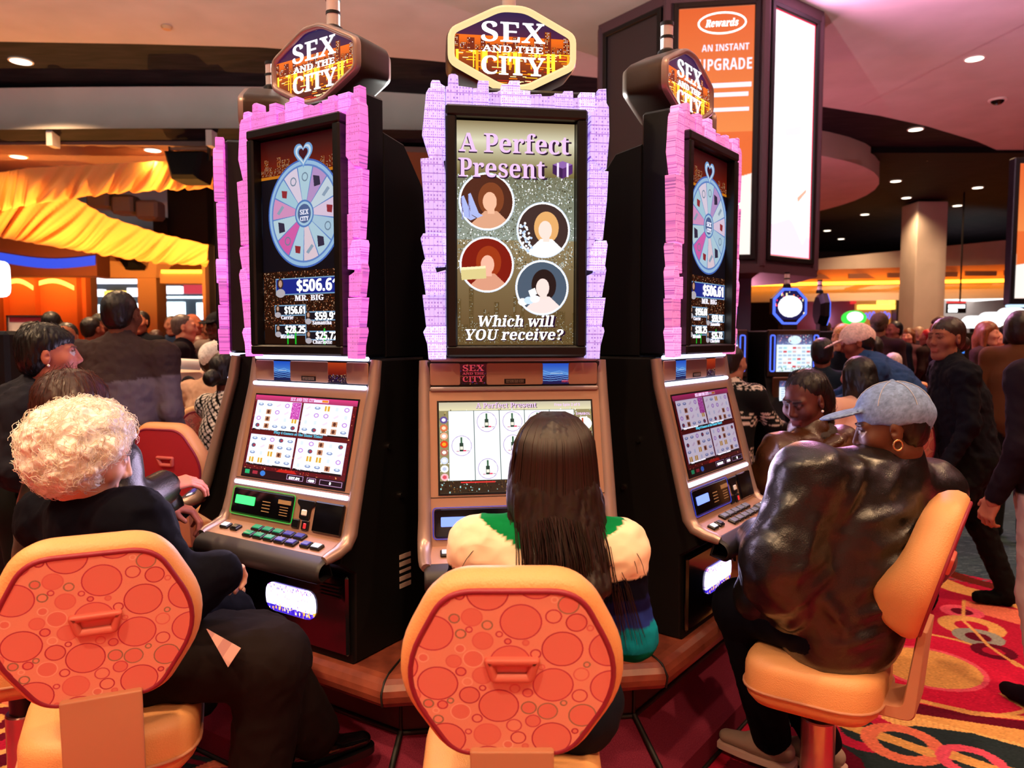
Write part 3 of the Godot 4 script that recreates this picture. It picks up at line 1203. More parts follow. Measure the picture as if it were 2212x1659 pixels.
const SKY := [
	[105, 495, 105, 392, 112, 380, 144, 380, 150, 395, 168, 405, 168, 495],
	[172, 495, 172, 408, 182, 405, 184, 356, 196, 350, 214, 350, 226, 358, 228, 402, 290, 408, 290, 495],
	[292, 495, 292, 412, 315, 410, 316, 376, 362, 376, 362, 495],
	[364, 495, 364, 424, 400, 420, 420, 410, 420, 495],
	[421, 495, 421, 388, 452, 384, 456, 368, 502, 366, 505, 408, 551, 410, 551, 495],
	[552, 495, 552, 428, 600, 424, 604, 434, 640, 432, 664, 426, 664, 495],
	[665, 495, 665, 414, 704, 414, 706, 402, 748, 400, 750, 420, 750, 495],
	[751, 495, 751, 434, 779, 430, 779, 495],
	[780, 495, 780, 408, 850, 406, 850, 495],
	[851, 495, 851, 420, 866, 416, 868, 386, 904, 382, 908, 495],
	[84, 440, 96, 418, 165, 410, 168, 730, 98, 726, 66, 618, 72, 560, 80, 480],
	[58, 735, 108, 730, 126, 690, 156, 682, 158, 730, 168, 800, 170, 1070, 78, 1066, 70, 900],
	[124, 945, 150, 940, 172, 960, 172, 1210, 130, 1210],
	[56, 1092, 66, 1072, 128, 1070, 150, 1080, 165, 1220, 84, 1226],
	[58, 1218, 70, 1192, 106, 1186, 126, 1250, 165, 1238, 165, 1352, 78, 1356, 66, 1270],
	[62, 1352, 166, 1350, 166, 1498, 78, 1502],
	[64, 1524, 76, 1502, 166, 1498, 166, 1650, 88, 1652, 82, 1580],
	[830, 495, 850, 480, 884, 440, 900, 446, 914, 470, 918, 600, 906, 756, 876, 752, 824, 700],
	[826, 712, 838, 706, 866, 712, 872, 760, 918, 764, 912, 900, 894, 1084, 824, 1076],
	[822, 968, 852, 966, 858, 1210, 822, 1210],
	[858, 1092, 908, 1090, 914, 1110, 900, 1232, 826, 1226, 830, 1150],
	[822, 1256, 856, 1240, 864, 1206, 904, 1200, 912, 1226, 892, 1356, 820, 1356],
	[820, 1362, 908, 1360, 890, 1502, 820, 1500],
	[818, 1502, 898, 1500, 902, 1520, 884, 1590, 880, 1652, 818, 1650],
]

func hexsign(s: float) -> Array:
	return rpoly([Vector2(-0.215, -0.055) * s, Vector2(-0.045, -0.14) * s, Vector2(0.045, -0.14) * s, Vector2(0.215, -0.055) * s, Vector2(0.215, 0.055) * s, Vector2(0.045, 0.14) * s, Vector2(-0.045, 0.14) * s, Vector2(-0.215, 0.055) * s], 0.03 * s, 4)

func beacon(parent: Node, pos: Vector3, s := 1.0) -> void:
	var mb := MB.new()
	var bx := Transform3D(Basis.IDENTITY.scaled(Vector3(s, s, s)), pos)
	mb.x = bx
	mb.lathe([Vector2(0.036, -0.03), Vector2(0.034, 0.0), Vector2(0.024, 0.008), Vector2(0.0, 0.008)], 16)
	var o := put(mb, "beacon", M.black, parent)
	for y in [[0.046, 0.056], [0.094, 0.108]]:
		mb = MB.new()
		mb.x = bx
		mb.lathe([Vector2(0.0, y[0]), Vector2(0.026, y[0]), Vector2(0.026, y[1]), Vector2(0.0, y[1] + 0.002)], 16)
		put(mb, "band", M.black, o)
	for y in [0.008, 0.056]:
		var g := MB.new()
		g.x = bx
		g.lathe([Vector2(0.0, y), Vector2(0.0235, y), Vector2(0.0235, y + 0.038), Vector2(0.0, y + 0.038)], 16)
		put(g, "lens", M.beacon_lens, o)

func make_machine(deg: float, kind: String, label: String, dx := 0.0) -> Node3D:
	var th := deg_to_rad(deg)
	var nrm := Vector3(sin(th), 0, cos(th))
	var t := thing("slot_machine", label, "slot machine", CAR + nrm * FACE_R + Vector3(cos(th), 0, -sin(th)) * dx, th, "slot machines of the carousel")
	var mb := MB.new()
	# cabinet: a side profile pulled across the width
	var prof := [Vector2(-0.32, 0.5), Vector2(0.055, 0.5), Vector2(0.05, 0.80), Vector2(0.12, 0.85), Vector2(0.10, 0.90), Vector2(-0.045, 1.40), Vector2(-0.06, 1.5), Vector2(-0.32, 1.5)]
	mb.x = Transform3D(Basis(Vector3(0, 0, 1), Vector3(0, 1, 0), Vector3(-1, 0, 0)), Vector3.ZERO)
	mb.loft(prof, [[-0.28, 0.008], [-0.272, 0.0], [0.272, 0.0], [0.28, 0.008]])
	put(mb, "cabinet", M.black_side, t)
	# belly door with its glowing glass
	var belly := boxp("belly_door", M.gloss, t, Vector3(0, 0.66, 0.062), Vector3(0.53, 0.27, 0.02), 0.008)
	picture(0.245, 0.1, Vector3(0, 0.668, 0.078), M.belly, "belly_glass", belly, 0.006, 0.045)
	for k in 4:
		boxp("vent_slat", M.black, belly, Vector3(0.19, 0.72 + k * 0.012, 0.074), Vector3(0.09, 0.005, 0.008))
	# tilted face panel
	var fx := Transform3D(Basis(Vector3.RIGHT, -0.255), Vector3(0, 1.40, -0.02))
	var face := Node3D.new()
	face.name = "face"
	t.add_child(face)
	face.transform = fx
	mb = MB.new()
	mb.prism([Vector2(-0.285, -0.495), Vector2(0.285, -0.495), Vector2(0.285, 0.0), Vector2(-0.285, 0.0)], -0.03, 0.0, 0.002)
	put(mb, "face_panel", M.face, face)
	boxp("panel_joint", M.trim_black, face, Vector3(0, -0.342, 0.0005), Vector3(0.57, 0.002, 0.002))
	# lower screen
	boxp("screen_rim", M.black, face, Vector3(0.0, -0.185, 0.0008), Vector3(0.512, 0.302, 0.003))
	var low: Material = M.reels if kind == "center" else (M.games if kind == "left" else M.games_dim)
	var sc := picture(0.5, 0.29, Vector3(0, -0.185, 0.005), low, "screen", face)
	if kind == "center":
		words("A Perfect Present", 0.017, Vector3(-0.03, -0.053, 0.006), M.word_violet, sc, true, 0.2)
		words("A Perfect Present", 0.0165, Vector3(-0.032, -0.052, 0.007), M.word_pink, sc, true, 0.198)
		words("Free Spin 2 of 5", 0.009, Vector3(0.17, -0.052, 0.006), M.word_pink, sc, false, 0.085)
		words("SYMBOL", 0.008, Vector3(0.222, -0.083, 0.006), M.word_pink, sc, false, 0.048)
		words("VALUES", 0.008, Vector3(0.222, -0.268, 0.006), M.word_pink, sc, false, 0.05)
		words("200", 0.009, Vector3(0.232, -0.219, 0.006), M.word_white, sc, false)
		words("200", 0.018, Vector3(0.208, -0.295, 0.006), M.word_white, sc, false)
		boxp("red_line", M.red_glow, sc, Vector3(-0.13, -0.297, 0.006), Vector3(0.11, 0.004, 0.001))
	else:
		words("SEX AND THE CITY", 0.012, Vector3(-0.005, -0.049, 0.006), M.word_pink, sc, true, 0.12)
		words("Play 4 Games at the Same Time!", 0.009, Vector3(0.0, -0.17, 0.006), M.word_blue, sc, true, 0.24)
		words("$37.01", 0.008, Vector3(0.021, -0.319, 0.006), M.word_white, sc, false, 0.05)
		words("400", 0.008, Vector3(0.102, -0.319, 0.006), M.word_white, sc, false, 0.028)
		words("0", 0.009, Vector3(0.19, -0.319, 0.006), M.word_white, sc, false)
		for k in 4:
			words("Playing 5 Credits Per Line...Good Luck!", 0.0035, Vector3(-0.16 + (k % 2) * 0.24, -0.166 - (k / 2) * 0.123 + 0.004, 0.006), M.word_soft, sc, false, 0.12, false)
	# light bars
	var bar: Material = M.led_off if kind == "center" else M.led
	for y in [[1.5, -0.03, 0.0], [1.405, -0.018, 0.0]]:
		var b := boxp("light_bar", bar, t, Vector3(0, y[0], y[1]), Vector3(0.555, 0.014, 0.016), 0.004)
		b.set_meta("label", "white light bar across the machine")
	if kind != "center":
		boxp("light_bar", M.led, face, Vector3(0, -0.357, 0.004), Vector3(0.555, 0.015, 0.014), 0.004)
	# top band of small plates
	var band := boxp("plate_band", M.black, t, Vector3(0, 1.452, -0.045), Vector3(0.575, 0.084, 0.03), 0.003)
	for p in [[-0.228, 0.098], [0.0, 0.188], [0.228, 0.098]]:
		mb = MB.new()
		mb.x.origin = Vector3(p[0], 1.452, -0.03)
		mb.prism(rrect(p[1], 0.072, 0.008), 0.0, 0.004, 0.0015)
		put(mb, "plate", M.face, band)
	picture(0.1, 0.068, Vector3(-0.137, 1.452, -0.027), M.plate_red if kind == "center" else M.plate_blue, "print_plate", band)
	var pl := picture(0.1, 0.068, Vector3(0.137, 1.452, -0.027), M.plate_blue if kind == "center" else M.plate_orange, "print_plate", band)
	if kind == "center":
		words("SEX", 0.02, Vector3(-0.137, 1.472, -0.026), M.word_red, pl, true, 0.07)
		words("AND THE", 0.007, Vector3(-0.137, 1.454, -0.026), M.word_red, pl, true, 0.07)
		words("CITY", 0.018, Vector3(-0.137, 1.436, -0.026), M.word_red, pl, true, 0.07)
		words("HBO", 0.008, Vector3(0.168, 1.427, -0.026), M.word_red, pl, false)
	boxp("notice", M.black, band, Vector3(0.0, 1.428, -0.026), Vector3(0.07, 0.016, 0.003))
	words("MALFUNCTION VOIDS", 0.0036, Vector3(0.0, 1.431, -0.0242), M.notice_ink, band, false, 0.058)
	words("ALL PAYS AND PLAYS", 0.0036, Vector3(0.0, 1.4255, -0.0242), M.notice_ink, band, false, 0.058)
	# player tracking unit, ticket printer, bill slot
	mb = MB.new()
	mb.x.origin = Vector3(-0.115, -0.422, 0.0)
	mb.prism(rrect(0.31, 0.088, 0.01), 0.0, 0.008, 0.003)
	var trk := put(mb, "tracking_panel", M.gloss, face)
	var glow: Material = M.green if kind == "left" else M.blue
	mb = MB.new()
	mb.x.origin = Vector3(-0.115, -0.422, 0.006)
	var edge := rrect(0.318, 0.096, 0.012)
	for i in edge.size():
		var a: Vector2 = edge[i]
		var b: Vector2 = edge[(i + 1) % edge.size()]
		mb.tube([Vector3(a.x, a.y, 0), Vector3(b.x, b.y, 0)], 0.0016, 5)
	put(mb, "glow_edge", M.green_dim if kind == "left" else M.blue_dim, trk)
	picture(0.1, 0.03, Vector3(-0.2, -0.418, 0.0105), glow, "display", trk, 0.003, 0.003)
	boxp("card_slot", M.amber_dim, trk, Vector3(-0.0, -0.403, 0.009), Vector3(0.062, 0.014, 0.003))
	for k in 4:
		boxp("print_line", M.amber_dim, trk, Vector3(-0.09, -0.412 - k * 0.011, 0.0085), Vector3(0.04, 0.003, 0.001))
		boxp("print_line", M.amber_dim, trk, Vector3(0.0, -0.42 - k * 0.009, 0.0085), Vector3(0.04, 0.0025, 0.001))
	mb = MB.new()
	mb.x.origin = Vector3(0.098, -0.405, 0.0)
	mb.prism(rpoly([Vector2(-0.042, 0.022), Vector2(-0.042, 0.008), Vector2(-0.024, -0.004), Vector2(-0.024, -0.042), Vector2(0.024, -0.042), Vector2(0.024, -0.004), Vector2(0.042, 0.008), Vector2(0.042, 0.022)], 0.008), 0.0, 0.007, 0.002)
	var prn := put(mb, "ticket_printer", M.black, face)
	boxp("service_button", M.white_plastic, prn, Vector3(0.098, -0.425, 0.008), Vector3(0.026, 0.02, 0.006), 0.003)
	boxp("lock_plate", M.black, face, Vector3(0.062, -0.465, 0.003), Vector3(0.036, 0.03, 0.008), 0.003)
	var eye := boxp("sensor_plate", M.black, face, Vector3(0.108, -0.465, 0.003), Vector3(0.034, 0.034, 0.01), 0.004)
	boxp("red_lamp", M.red_glow, eye, Vector3(0.11, -0.467, 0.008), Vector3(0.014, 0.018, 0.004), 0.002)
	boxp("bill_acceptor", M.gloss, face, Vector3(0.208, -0.43, 0.004), Vector3(0.13, 0.1, 0.012), 0.004)
	# button deck
	var dk := Node3D.new()
	dk.name = "deck"
	t.add_child(dk)
	dk.transform = Transform3D(Basis(Vector3.RIGHT, 0.30), Vector3(0, 0.925, 0.10))
	mb = MB.new()
	mb.box(Vector3(0, -0.014, 0.045), Vector3(0.6, 0.028, 0.112), 0.006)
	put(mb, "deck_plate", M.face, dk)
	mb = MB.new()
	mb.x = Transform3D(Basis(Vector3(0, 0, 1), Vector3(0, 1, 0), Vector3(-1, 0, 0)), Vector3.ZERO)
	mb.loft(rpoly([Vector2(0.096, 0.003), Vector2(0.138, -0.002), Vector2(0.162, -0.03), Vector2(0.154, -0.07), Vector2(0.085, -0.075), Vector2(0.085, -0.01)], [0.004, 0.022, 0.02, 0.02, 0.006, 0.002], 5), [[-0.305, 0.012], [-0.295, 0.002], [0.295, 0.002], [0.305, 0.012]])
	put(mb, "wrist_rest", M.dark_lip, dk)
	var spots := []
	for r in 2:
		for c in 5:
			spots.append([-0.092 + c * 0.052, 0.03 + r * 0.038, 0.044, 1])
	spots.append_array([[-0.235, 0.05, 0.04, 0], [-0.182, 0.05, 0.036, 2], [0.178, 0.062, 0.04, 3], [0.226, 0.062, 0.042, 0]])
	for s in spots:
		mb = MB.new()
		mb.box(Vector3(s[0], 0.004, s[1]), Vector3(s[2], 0.012, 0.03), 0.003)
		var key := put(mb, "button", M.black, dk)
		var cap: Material = M.key_lamp
		if s[3] == 0:
			cap = M.key_white
		elif s[3] == 2:
			cap = M.black
		elif kind == "left":
			cap = M.key_green if s[0] < 0.02 else M.key_violet
		boxp("key_cap", cap, key, Vector3(s[0], 0.0115, s[1]), Vector3(s[2] - 0.01, 0.004, 0.02), 0.0015)
	# silver side trims sweep from the band to the deck front
	for g in [-1.0, 1.0]:
		mb = MB.new()
		var path := [Vector3(g * 0.292, 1.495, -0.05), Vector3(g * 0.294, 1.40, -0.035), Vector3(g * 0.296, 1.2, 0.02), Vector3(g * 0.298, 1.0, 0.072), Vector3(g * 0.3, 0.945, 0.088), Vector3(g * 0.301, 0.915, 0.11), Vector3(g * 0.302, 0.9, 0.15), Vector3(g * 0.301, 0.893, 0.185), Vector3(g * 0.299, 0.888, 0.2)]
		mb.tube(path, [0.02, 0.021, 0.022, 0.023, 0.024, 0.023, 0.021, 0.019, 0.015], 10, true, 1.0)
		put(mb, "side_trim", M.silver, t)
	# locks and stickers on the cabinet side
	for g in [-1.0, 1.0]:
		for y in [[1.02, -0.18], [1.2, -0.12]]:
			mb = MB.new()
			mb.x = Transform3D(Basis(Vector3(0, 0, 1), PI / 2), Vector3(g * 0.28, y[0], y[1]))
			mb.lathe([Vector2(0.0, -0.008), Vector2(0.01, -0.008), Vector2(0.01, 0.008), Vector2(0.0, 0.008)], 12)
			put(mb, "side_lock", M.chrome, t)
		for k in 5:
			boxp("sticker", M.sticker, t, Vector3(g * 0.281, 0.80 - k * 0.026, -0.2), Vector3(0.002, 0.016 if k != 2 else 0.01, 0.06))
	# topper: housing, deep bezel, screen
	boxp("topper_housing", M.black, t, Vector3(0.0, 1.935, -0.075), Vector3(0.54, 0.86, 0.11), 0.01)
	boxp("screen_well", M.black_matte, t, Vector3(0.0, 1.9, -0.012), Vector3(0.42, 0.76, 0.02))
	mb = MB.new()
	for b in [[0, 2.275, 0.45, 0.034], [0, 1.528, 0.45, 0.034]]:
		mb.box(Vector3(b[0], b[1], 0.008), Vector3(b[2], b[3], 0.06), 0.006)
	for b in [[-0.208, 1.9, 0.034, 0.72], [0.208, 1.9, 0.034, 0.72]]:
		mb.box(Vector3(b[0], b[1], 0.008), Vector3(b[2], b[3], 0.06), 0.006)
	put(mb, "bezel", M.black, t)
	var top: Material = M.present if kind == "center" else M.wheel
	var ts := picture(0.378, 0.705, Vector3(0, 1.9, 0.002), top, "topper_screen", t)
	var z := 0.0032
	if kind == "center":
		for w in [["A Perfect", 0.058, 2.184, 0.352, -0.005], ["Present", 0.058, 2.106, 0.275, -0.046]]:
			words(w[0], w[1], Vector3(w[4] + 0.003, w[2] - 0.004, z), M.word_violet, ts, true, w[3] + 0.012, true, 0.001)
			words(w[0], w[1], Vector3(w[4], w[2], z + 0.0012), M.word_pink, ts, true, w[3], true, 0.001)
		for w in [["Which will", 0.034, 1.623, 0.25, 0.0], ["YOU receive?", 0.034, 1.58, 0.32, -0.005]]:
			words(w[0], w[1], Vector3(w[4] + 0.003, w[2] - 0.003, z), M.word_violet, ts, true, w[3] + 0.008, true, 0.001, 0.18)
			words(w[0], w[1], Vector3(w[4], w[2], z + 0.0012), M.word_white, ts, true, w[3], true, 0.001, 0.18)
	else:
		for w in [["$506.61", 0.04, 0.08, 1.747, 0.19], ["MR. BIG", 0.019, 0.04, 1.706, 0.14], ["$156.61", 0.026, -0.03, 1.665, 0.1], ["Carrie", 0.013, -0.07, 1.640, 0.06], ["$59.91", 0.026, 0.12, 1.643, 0.1], ["Samantha", 0.013, 0.1, 1.621, 0.09], ["$28.25", 0.026, -0.03, 1.598, 0.1], ["Miranda", 0.013, -0.07, 1.574, 0.07], ["$25.72", 0.026, 0.12, 1.577, 0.1], ["Charlotte", 0.013, 0.1, 1.556, 0.09]]:
			words(w[0], w[1], Vector3(w[2], w[3], z), M.word_white if w[0][0] == "$" else M.word_soft, ts, w[0][0] != "$", w[4])
		words("SEX", 0.016, Vector3(0.024, 1.995, z), M.word_soft, ts, true, 0.04, false)
		words("CITY", 0.014, Vector3(0.024, 1.973, z), M.word_soft, ts, true, 0.04, false)
	# backlit skyline frame, each tower its own piece
	var tint: String = {"center": "lavender", "left": "pink", "right": "rose"}[kind]
	for k in SKY.size():
		var p := sk(SKY[k])
		mb = MB.new()
		var zz := 0.012 + (k % 3) * 0.004
		mb.prism(MB.ccw(p), -0.02, zz, 0.003, 9.0)
		put(mb, "skyline_tower", M["%s%d" % [tint, k % 4]], t)
	# machine back box with a chamfered rear
	mb = MB.new()
	mb.x = Transform3D(Basis(Vector3(0, 0, 1), Vector3(0, 1, 0), Vector3(-1, 0, 0)), Vector3.ZERO)
	mb.loft([Vector2(-0.13, 1.5), Vector2(-0.13, 2.26), Vector2(-0.24, 2.24), Vector2(-0.35, 2.10), Vector2(-0.37, 1.7), Vector2(-0.37, 1.5)], [[-0.262, 0.006], [-0.256, 0.0], [0.256, 0.0], [0.262, 0.006]])
	put(mb, "back_box", M.black_side, t)
	# round-shouldered sign on a neck
	mb = MB.new()
	mb.x.origin = Vector3(0, 2.508, 0)
	mb.loft(hexsign(1.0), [[-0.26, 0.05], [-0.25, 0.02], [-0.22, 0.004], [-0.1, 0.0], [-0.085, 0.004]])
	var sg := put(mb, "sign_housing", M.bronze_dark, t)
	boxp("sign_neck", M.black, sg, Vector3(0, 2.33, -0.16), Vector3(0.16, 0.1, 0.08), 0.01)
	mb = MB.new()
	mb.x.origin = Vector3(0, 2.508, 0)
	var outer := MB.ccw(hexsign(1.0))
	var rings := [[-0.085, 0.004], [-0.068, 0.006], [-0.062, 0.014], [-0.066, 0.024], [-0.076, 0.026]]
	mb.loft(outer, rings, false, false)
	put(mb, "sign_rim", M.rim_lit if kind == "center" else M.silver, sg)
	mb = MB.new()
	mb.x.origin = Vector3(0, 2.508, -0.075)
	mb.prism(MB.inset(outer, 0.024), -0.004, 0.0)
	for i in mb.uv.size():
		var q := mb.v[i] - mb.x.origin
		mb.uv[i] = Vector2(q.x / 0.4 + 0.5, 0.5 - q.y / 0.25)
	var sf := put(mb, "sign_face", M.sign, sg)
	words("SEX", 0.062, Vector3(0.0, 2.558, -0.0735), M.word_white, sf, true, 0.21)
	words("AND THE", 0.02, Vector3(0.0, 2.505, -0.0735), M.word_white, sf, true, 0.20)
	words("CITY", 0.058, Vector3(0.0, 2.452, -0.0735), M.word_white, sf, true, 0.21)
	beacon(t, Vector3(0, 2.662, -0.17))
	flatten(face, t)
	flatten(dk, t)
	# the light the screens throw on the player
	var al := AreaLight3D.new()
	al.name = "screen_light"
	t.add_child(al)
	al.area_size = Vector2(0.5, 0.29)
	al.light_color = Color(0.92, 0.82, 1.0)
	al.light_energy = 0.35
	al.shadow_enabled = true
	al.area_range = 6.0
	al.transform = Transform3D(Basis(Vector3.UP, PI), Vector3(0, 1.21, 0.07))
	return t

# ---------------------------------------------------------------- the carousel plinth
const THETA := [-80.0, -32.0, 8.0, 52.0, 94.0, 140.0, 185.0, 232.0]

func seg_point(i: int, e: int, a: float, h: float) -> Vector3:
	var t0: float = THETA[i]
	var t1: float = THETA[(i + (1 if e else 7)) % 8]
	if e and i == 7:
		t1 += 360.0
	if not e and i == 0:
		t1 -= 360.0
	var b := deg_to_rad((t0 + t1) * 0.5)
	var r := a / cos(b - deg_to_rad(t0))
	return CAR + Vector3(sin(b) * r, h, cos(b) * r)

func segment(i: int, prof: Array, called: String, m: Material, parent: Node, steps := 1) -> void:
	var mb := MB.new()
	var c := CAR + Vector3(0, 0.3, 0)
	for k in prof.size():
		var k2 := (k + 1) % prof.size()
		var q := [seg_point(i, 0, prof[k].x, prof[k].y), seg_point(i, 1, prof[k].x, prof[k].y), seg_point(i, 1, prof[k2].x, prof[k2].y), seg_point(i, 0, prof[k2].x, prof[k2].y)]
		var th := deg_to_rad(THETA[i])
		var d: Vector2 = prof[k2] - prof[k]
		var nn := Vector2(d.y, -d.x)      # profile runs counter-clockwise seen with outward to the right
		mb.face(q, Vector3(sin(th) * nn.x, nn.y, cos(th) * nn.x))
	for e in 2:
		var q := []
		for p in prof:
			q.append(seg_point(i, e, p.x, p.y))
		mb.face(q)
	put(mb, called, m, parent)

func make_plinth() -> void:
	var t := thing("machine_plinth", "low carousel plinth with reddish wooden ledge and carpeted footrest under the slot machines", "plinth")
	for i in 8:
		segment(i, [Vector2(0.6, 0.40), Vector2(1.15, 0.40), Vector2(1.172, 0.404), Vector2(1.19, 0.414), Vector2(1.202, 0.43), Vector2(1.206, 0.45), Vector2(1.202, 0.468), Vector2(1.19, 0.484), Vector2(1.172, 0.495), Vector2(1.15, 0.5), Vector2(0.6, 0.5)], "wooden_ledge", M.wood, t)
		segment(i, [Vector2(0.6, 0.0), Vector2(1.045, 0.0), Vector2(1.045, 0.40), Vector2(0.6, 0.40)], "kick_panel", M.kick, t)
		segment(i, [Vector2(1.03, 0.0), Vector2(1.207, 0.0), Vector2(1.207, 0.095), Vector2(1.19, 0.115), Vector2(1.046, 0.25), Vector2(1.03, 0.25)], "footrest", M.maroon, t)
		# black edging along the joints
		var mb := MB.new()
		var a := [seg_point(i, 1, 1.05, 0.255), seg_point(i, 1, 1.195, 0.118), seg_point(i, 1, 1.212, 0.095), seg_point(i, 1, 1.212, 0.0)]
		mb.tube(a, 0.011, 6, true)
		mb.tube([seg_point(i, 1, 1.05, 0.25), seg_point(i, 1, 1.05, 0.40)], 0.006, 5)
		mb.tube([seg_point(i, 1, 1.0, 0.502), seg_point(i, 1, 1.14, 0.502), seg_point(i, 1, 1.18, 0.492), seg_point(i, 1, 1.207, 0.46), seg_point(i, 1, 1.2, 0.42)], 0.004, 5)
		mb.tube([seg_point(i, 0, 1.05, 0.25), seg_point(i, 1, 1.05, 0.25)], 0.009, 6)
		mb.tube([seg_point(i, 0, 1.212, 0.006), seg_point(i, 1, 1.212, 0.006)], 0.008, 6)
		put(mb, "joint_trim", M.trim_black, t)
	var core := []
	for k in 8:
		core.append(Vector2(0.52 * cos(TAU * k / 8), 0.52 * sin(TAU * k / 8)))
	var mb2 := MB.new()
	mb2.x = Transform3D(Basis(Vector3.RIGHT, -PI / 2), CAR)
	mb2.prism(core, 0.0, 1.6)
	put(mb2, "spine", M.black_matte, t)

# ---------------------------------------------------------------- the swivel chair: faces -z, origin on the floor under the post
func make_chair(label: String, pos: Vector3, turn: float, group: String, seat_h := 0.6, cloth: Material = null, lean := 0.27) -> Node3D:
	var t := thing("swivel_chair", label, "chair", pos, turn, group)
	var mb := MB.new()
	var sq := rpoly([Vector2(-0.205, -0.2), Vector2(0.205, -0.2), Vector2(0.225, 0.2), Vector2(-0.225, 0.2)], [0.13, 0.13, 0.12, 0.12], 7)
	mb.x = Transform3D(Basis(Vector3.RIGHT, -PI / 2), Vector3(0, seat_h, 0.0))
	mb.loft(sq, [[-0.17, 0.06], [-0.165, 0.03], [-0.14, 0.008], [-0.11, 0.0], [-0.05, 0.0], [-0.025, 0.008], [-0.008, 0.03], [0.0, 0.08]])
	var seat := put(mb, "seat", M.vinyl, t)
	mb = MB.new()
	mb.x = Transform3D(Basis(Vector3.RIGHT, -PI / 2), Vector3(0, seat_h - 0.11, 0.0))
	var lp := []
	for p in MB.inset(MB.ccw(sq), -0.003):
		lp.append(Vector3(p.x, p.y, 0))
	lp.append(lp[0])
	mb.tube(lp, 0.005, 6, false)
	put(mb, "seat_piping", M.vinyl_brown, seat)
	# back
	var bk := Node3D.new()
	bk.name = "backrest"
	t.add_child(bk)
	bk.transform = Transform3D(Basis(Vector3.RIGHT, lean), Vector3(0, seat_h + 0.32, 0.31))
	var out := rpoly([Vector2(-0.13, -0.215), Vector2(0.13, -0.215), Vector2(0.25, 0.0), Vector2(0.14, 0.22), Vector2(-0.14, 0.22), Vector2(-0.25, 0.0)], [0.06, 0.06, 0.13, 0.07, 0.07, 0.13], 8)
	mb = MB.new()
	mb.loft(out, [[-0.075, 0.1], [-0.07, 0.06], [-0.055, 0.028], [-0.035, 0.01], [-0.01, 0.0], [0.012, 0.002], [0.026, 0.012], [0.03, 0.024]])
	# lumbar swell
	for i in mb.v.size():
		var p := mb.v[i]
		if p.z < -0.03:
			mb.v[i].z -= 0.06 * exp(-pow((p.y + 0.1) / 0.09, 2.0))
	put(mb, "back_cushion", M.vinyl, bk)
	var pan := MB.inset(MB.ccw(out), 0.024)
	mb = MB.new()
	mb.prism(pan, 0.02, 0.034, 0.004, 1.0 / 0.47)
	put(mb, "back_panel", cloth if cloth else M.cloth, bk)
	mb = MB.new()
	lp = []
	for p in pan:
		lp.append(Vector3(p.x, p.y, 0.031))
	lp.append(lp[0])
	mb.tube(lp, 0.006, 6, false)
	put(mb, "piping", M.piping, bk)
	# hand hold: a moulded frame with a hollow
	mb = MB.new()
	var ho := MB.ccw(rpoly([Vector2(-0.056, 0.03), Vector2(-0.042, -0.026), Vector2(0.042, -0.026), Vector2(0.056, 0.03)], 0.012, 4))
	mb.x.origin = Vector3(0, 0.02, 0)
	mb.loft(ho, [[0.03, 0.0], [0.042, 0.0], [0.046, 0.004], [0.046, 0.014], [0.036, 0.018]], false, true)
	put(mb, "hand_hold", M.handle, bk)
	# bracket, post, foot
	mb = MB.new()
	mb.x = Transform3D(Basis(Vector3(0, 0, 1), Vector3(0, 1, 0), Vector3(-1, 0, 0)), Vector3.ZERO)
	mb.loft(rpoly([Vector2(0.05, seat_h - 0.15), Vector2(0.285, seat_h - 0.14), Vector2(0.31, seat_h + 0.14), Vector2(0.285, seat_h + 0.145), Vector2(0.25, seat_h - 0.10), Vector2(0.05, seat_h - 0.115)], [0.004, 0.03, 0.004, 0.004, 0.02, 0.004], 4), [[-0.085, 0.004], [-0.08, 0.0], [0.08, 0.0], [0.085, 0.004]])
	put(mb, "bracket", M.vinyl_brown, t)
	mb = MB.new()
	mb.lathe([Vector2(0.0, 0.3), Vector2(0.04, 0.3), Vector2(0.042, seat_h - 0.17), Vector2(0.0, seat_h - 0.17)], 20)
	put(mb, "lift_column", M.black, t)
	mb = MB.new()
	mb.lathe([Vector2(0.0, 0.04), Vector2(0.053, 0.04), Vector2(0.053, 0.33), Vector2(0.05, 0.335), Vector2(0.0, 0.335)], 24)
	put(mb, "post", M.post_steel, t)
	mb = MB.new()
	mb.lathe([Vector2(0.0, 0.0), Vector2(0.215, 0.0), Vector2(0.215, 0.006), Vector2(0.2, 0.022), Vector2(0.12, 0.045), Vector2(0.06, 0.055)], 32)
	put(mb, "base_disc", M.gloss, t)
	return t

# ---------------------------------------------------------------- people
var folds := FastNoiseLite.new()

func look(f: Vector3) -> Basis:       # a basis whose +z looks along f
	var z := f.normalized()
	var x := Vector3.UP.cross(z).normalized()
	return Basis(x, z.cross(x), z)

func shiftmb(mb: MB, d: Vector3) -> void:
	for i in mb.v.size():
		mb.v[i] += d

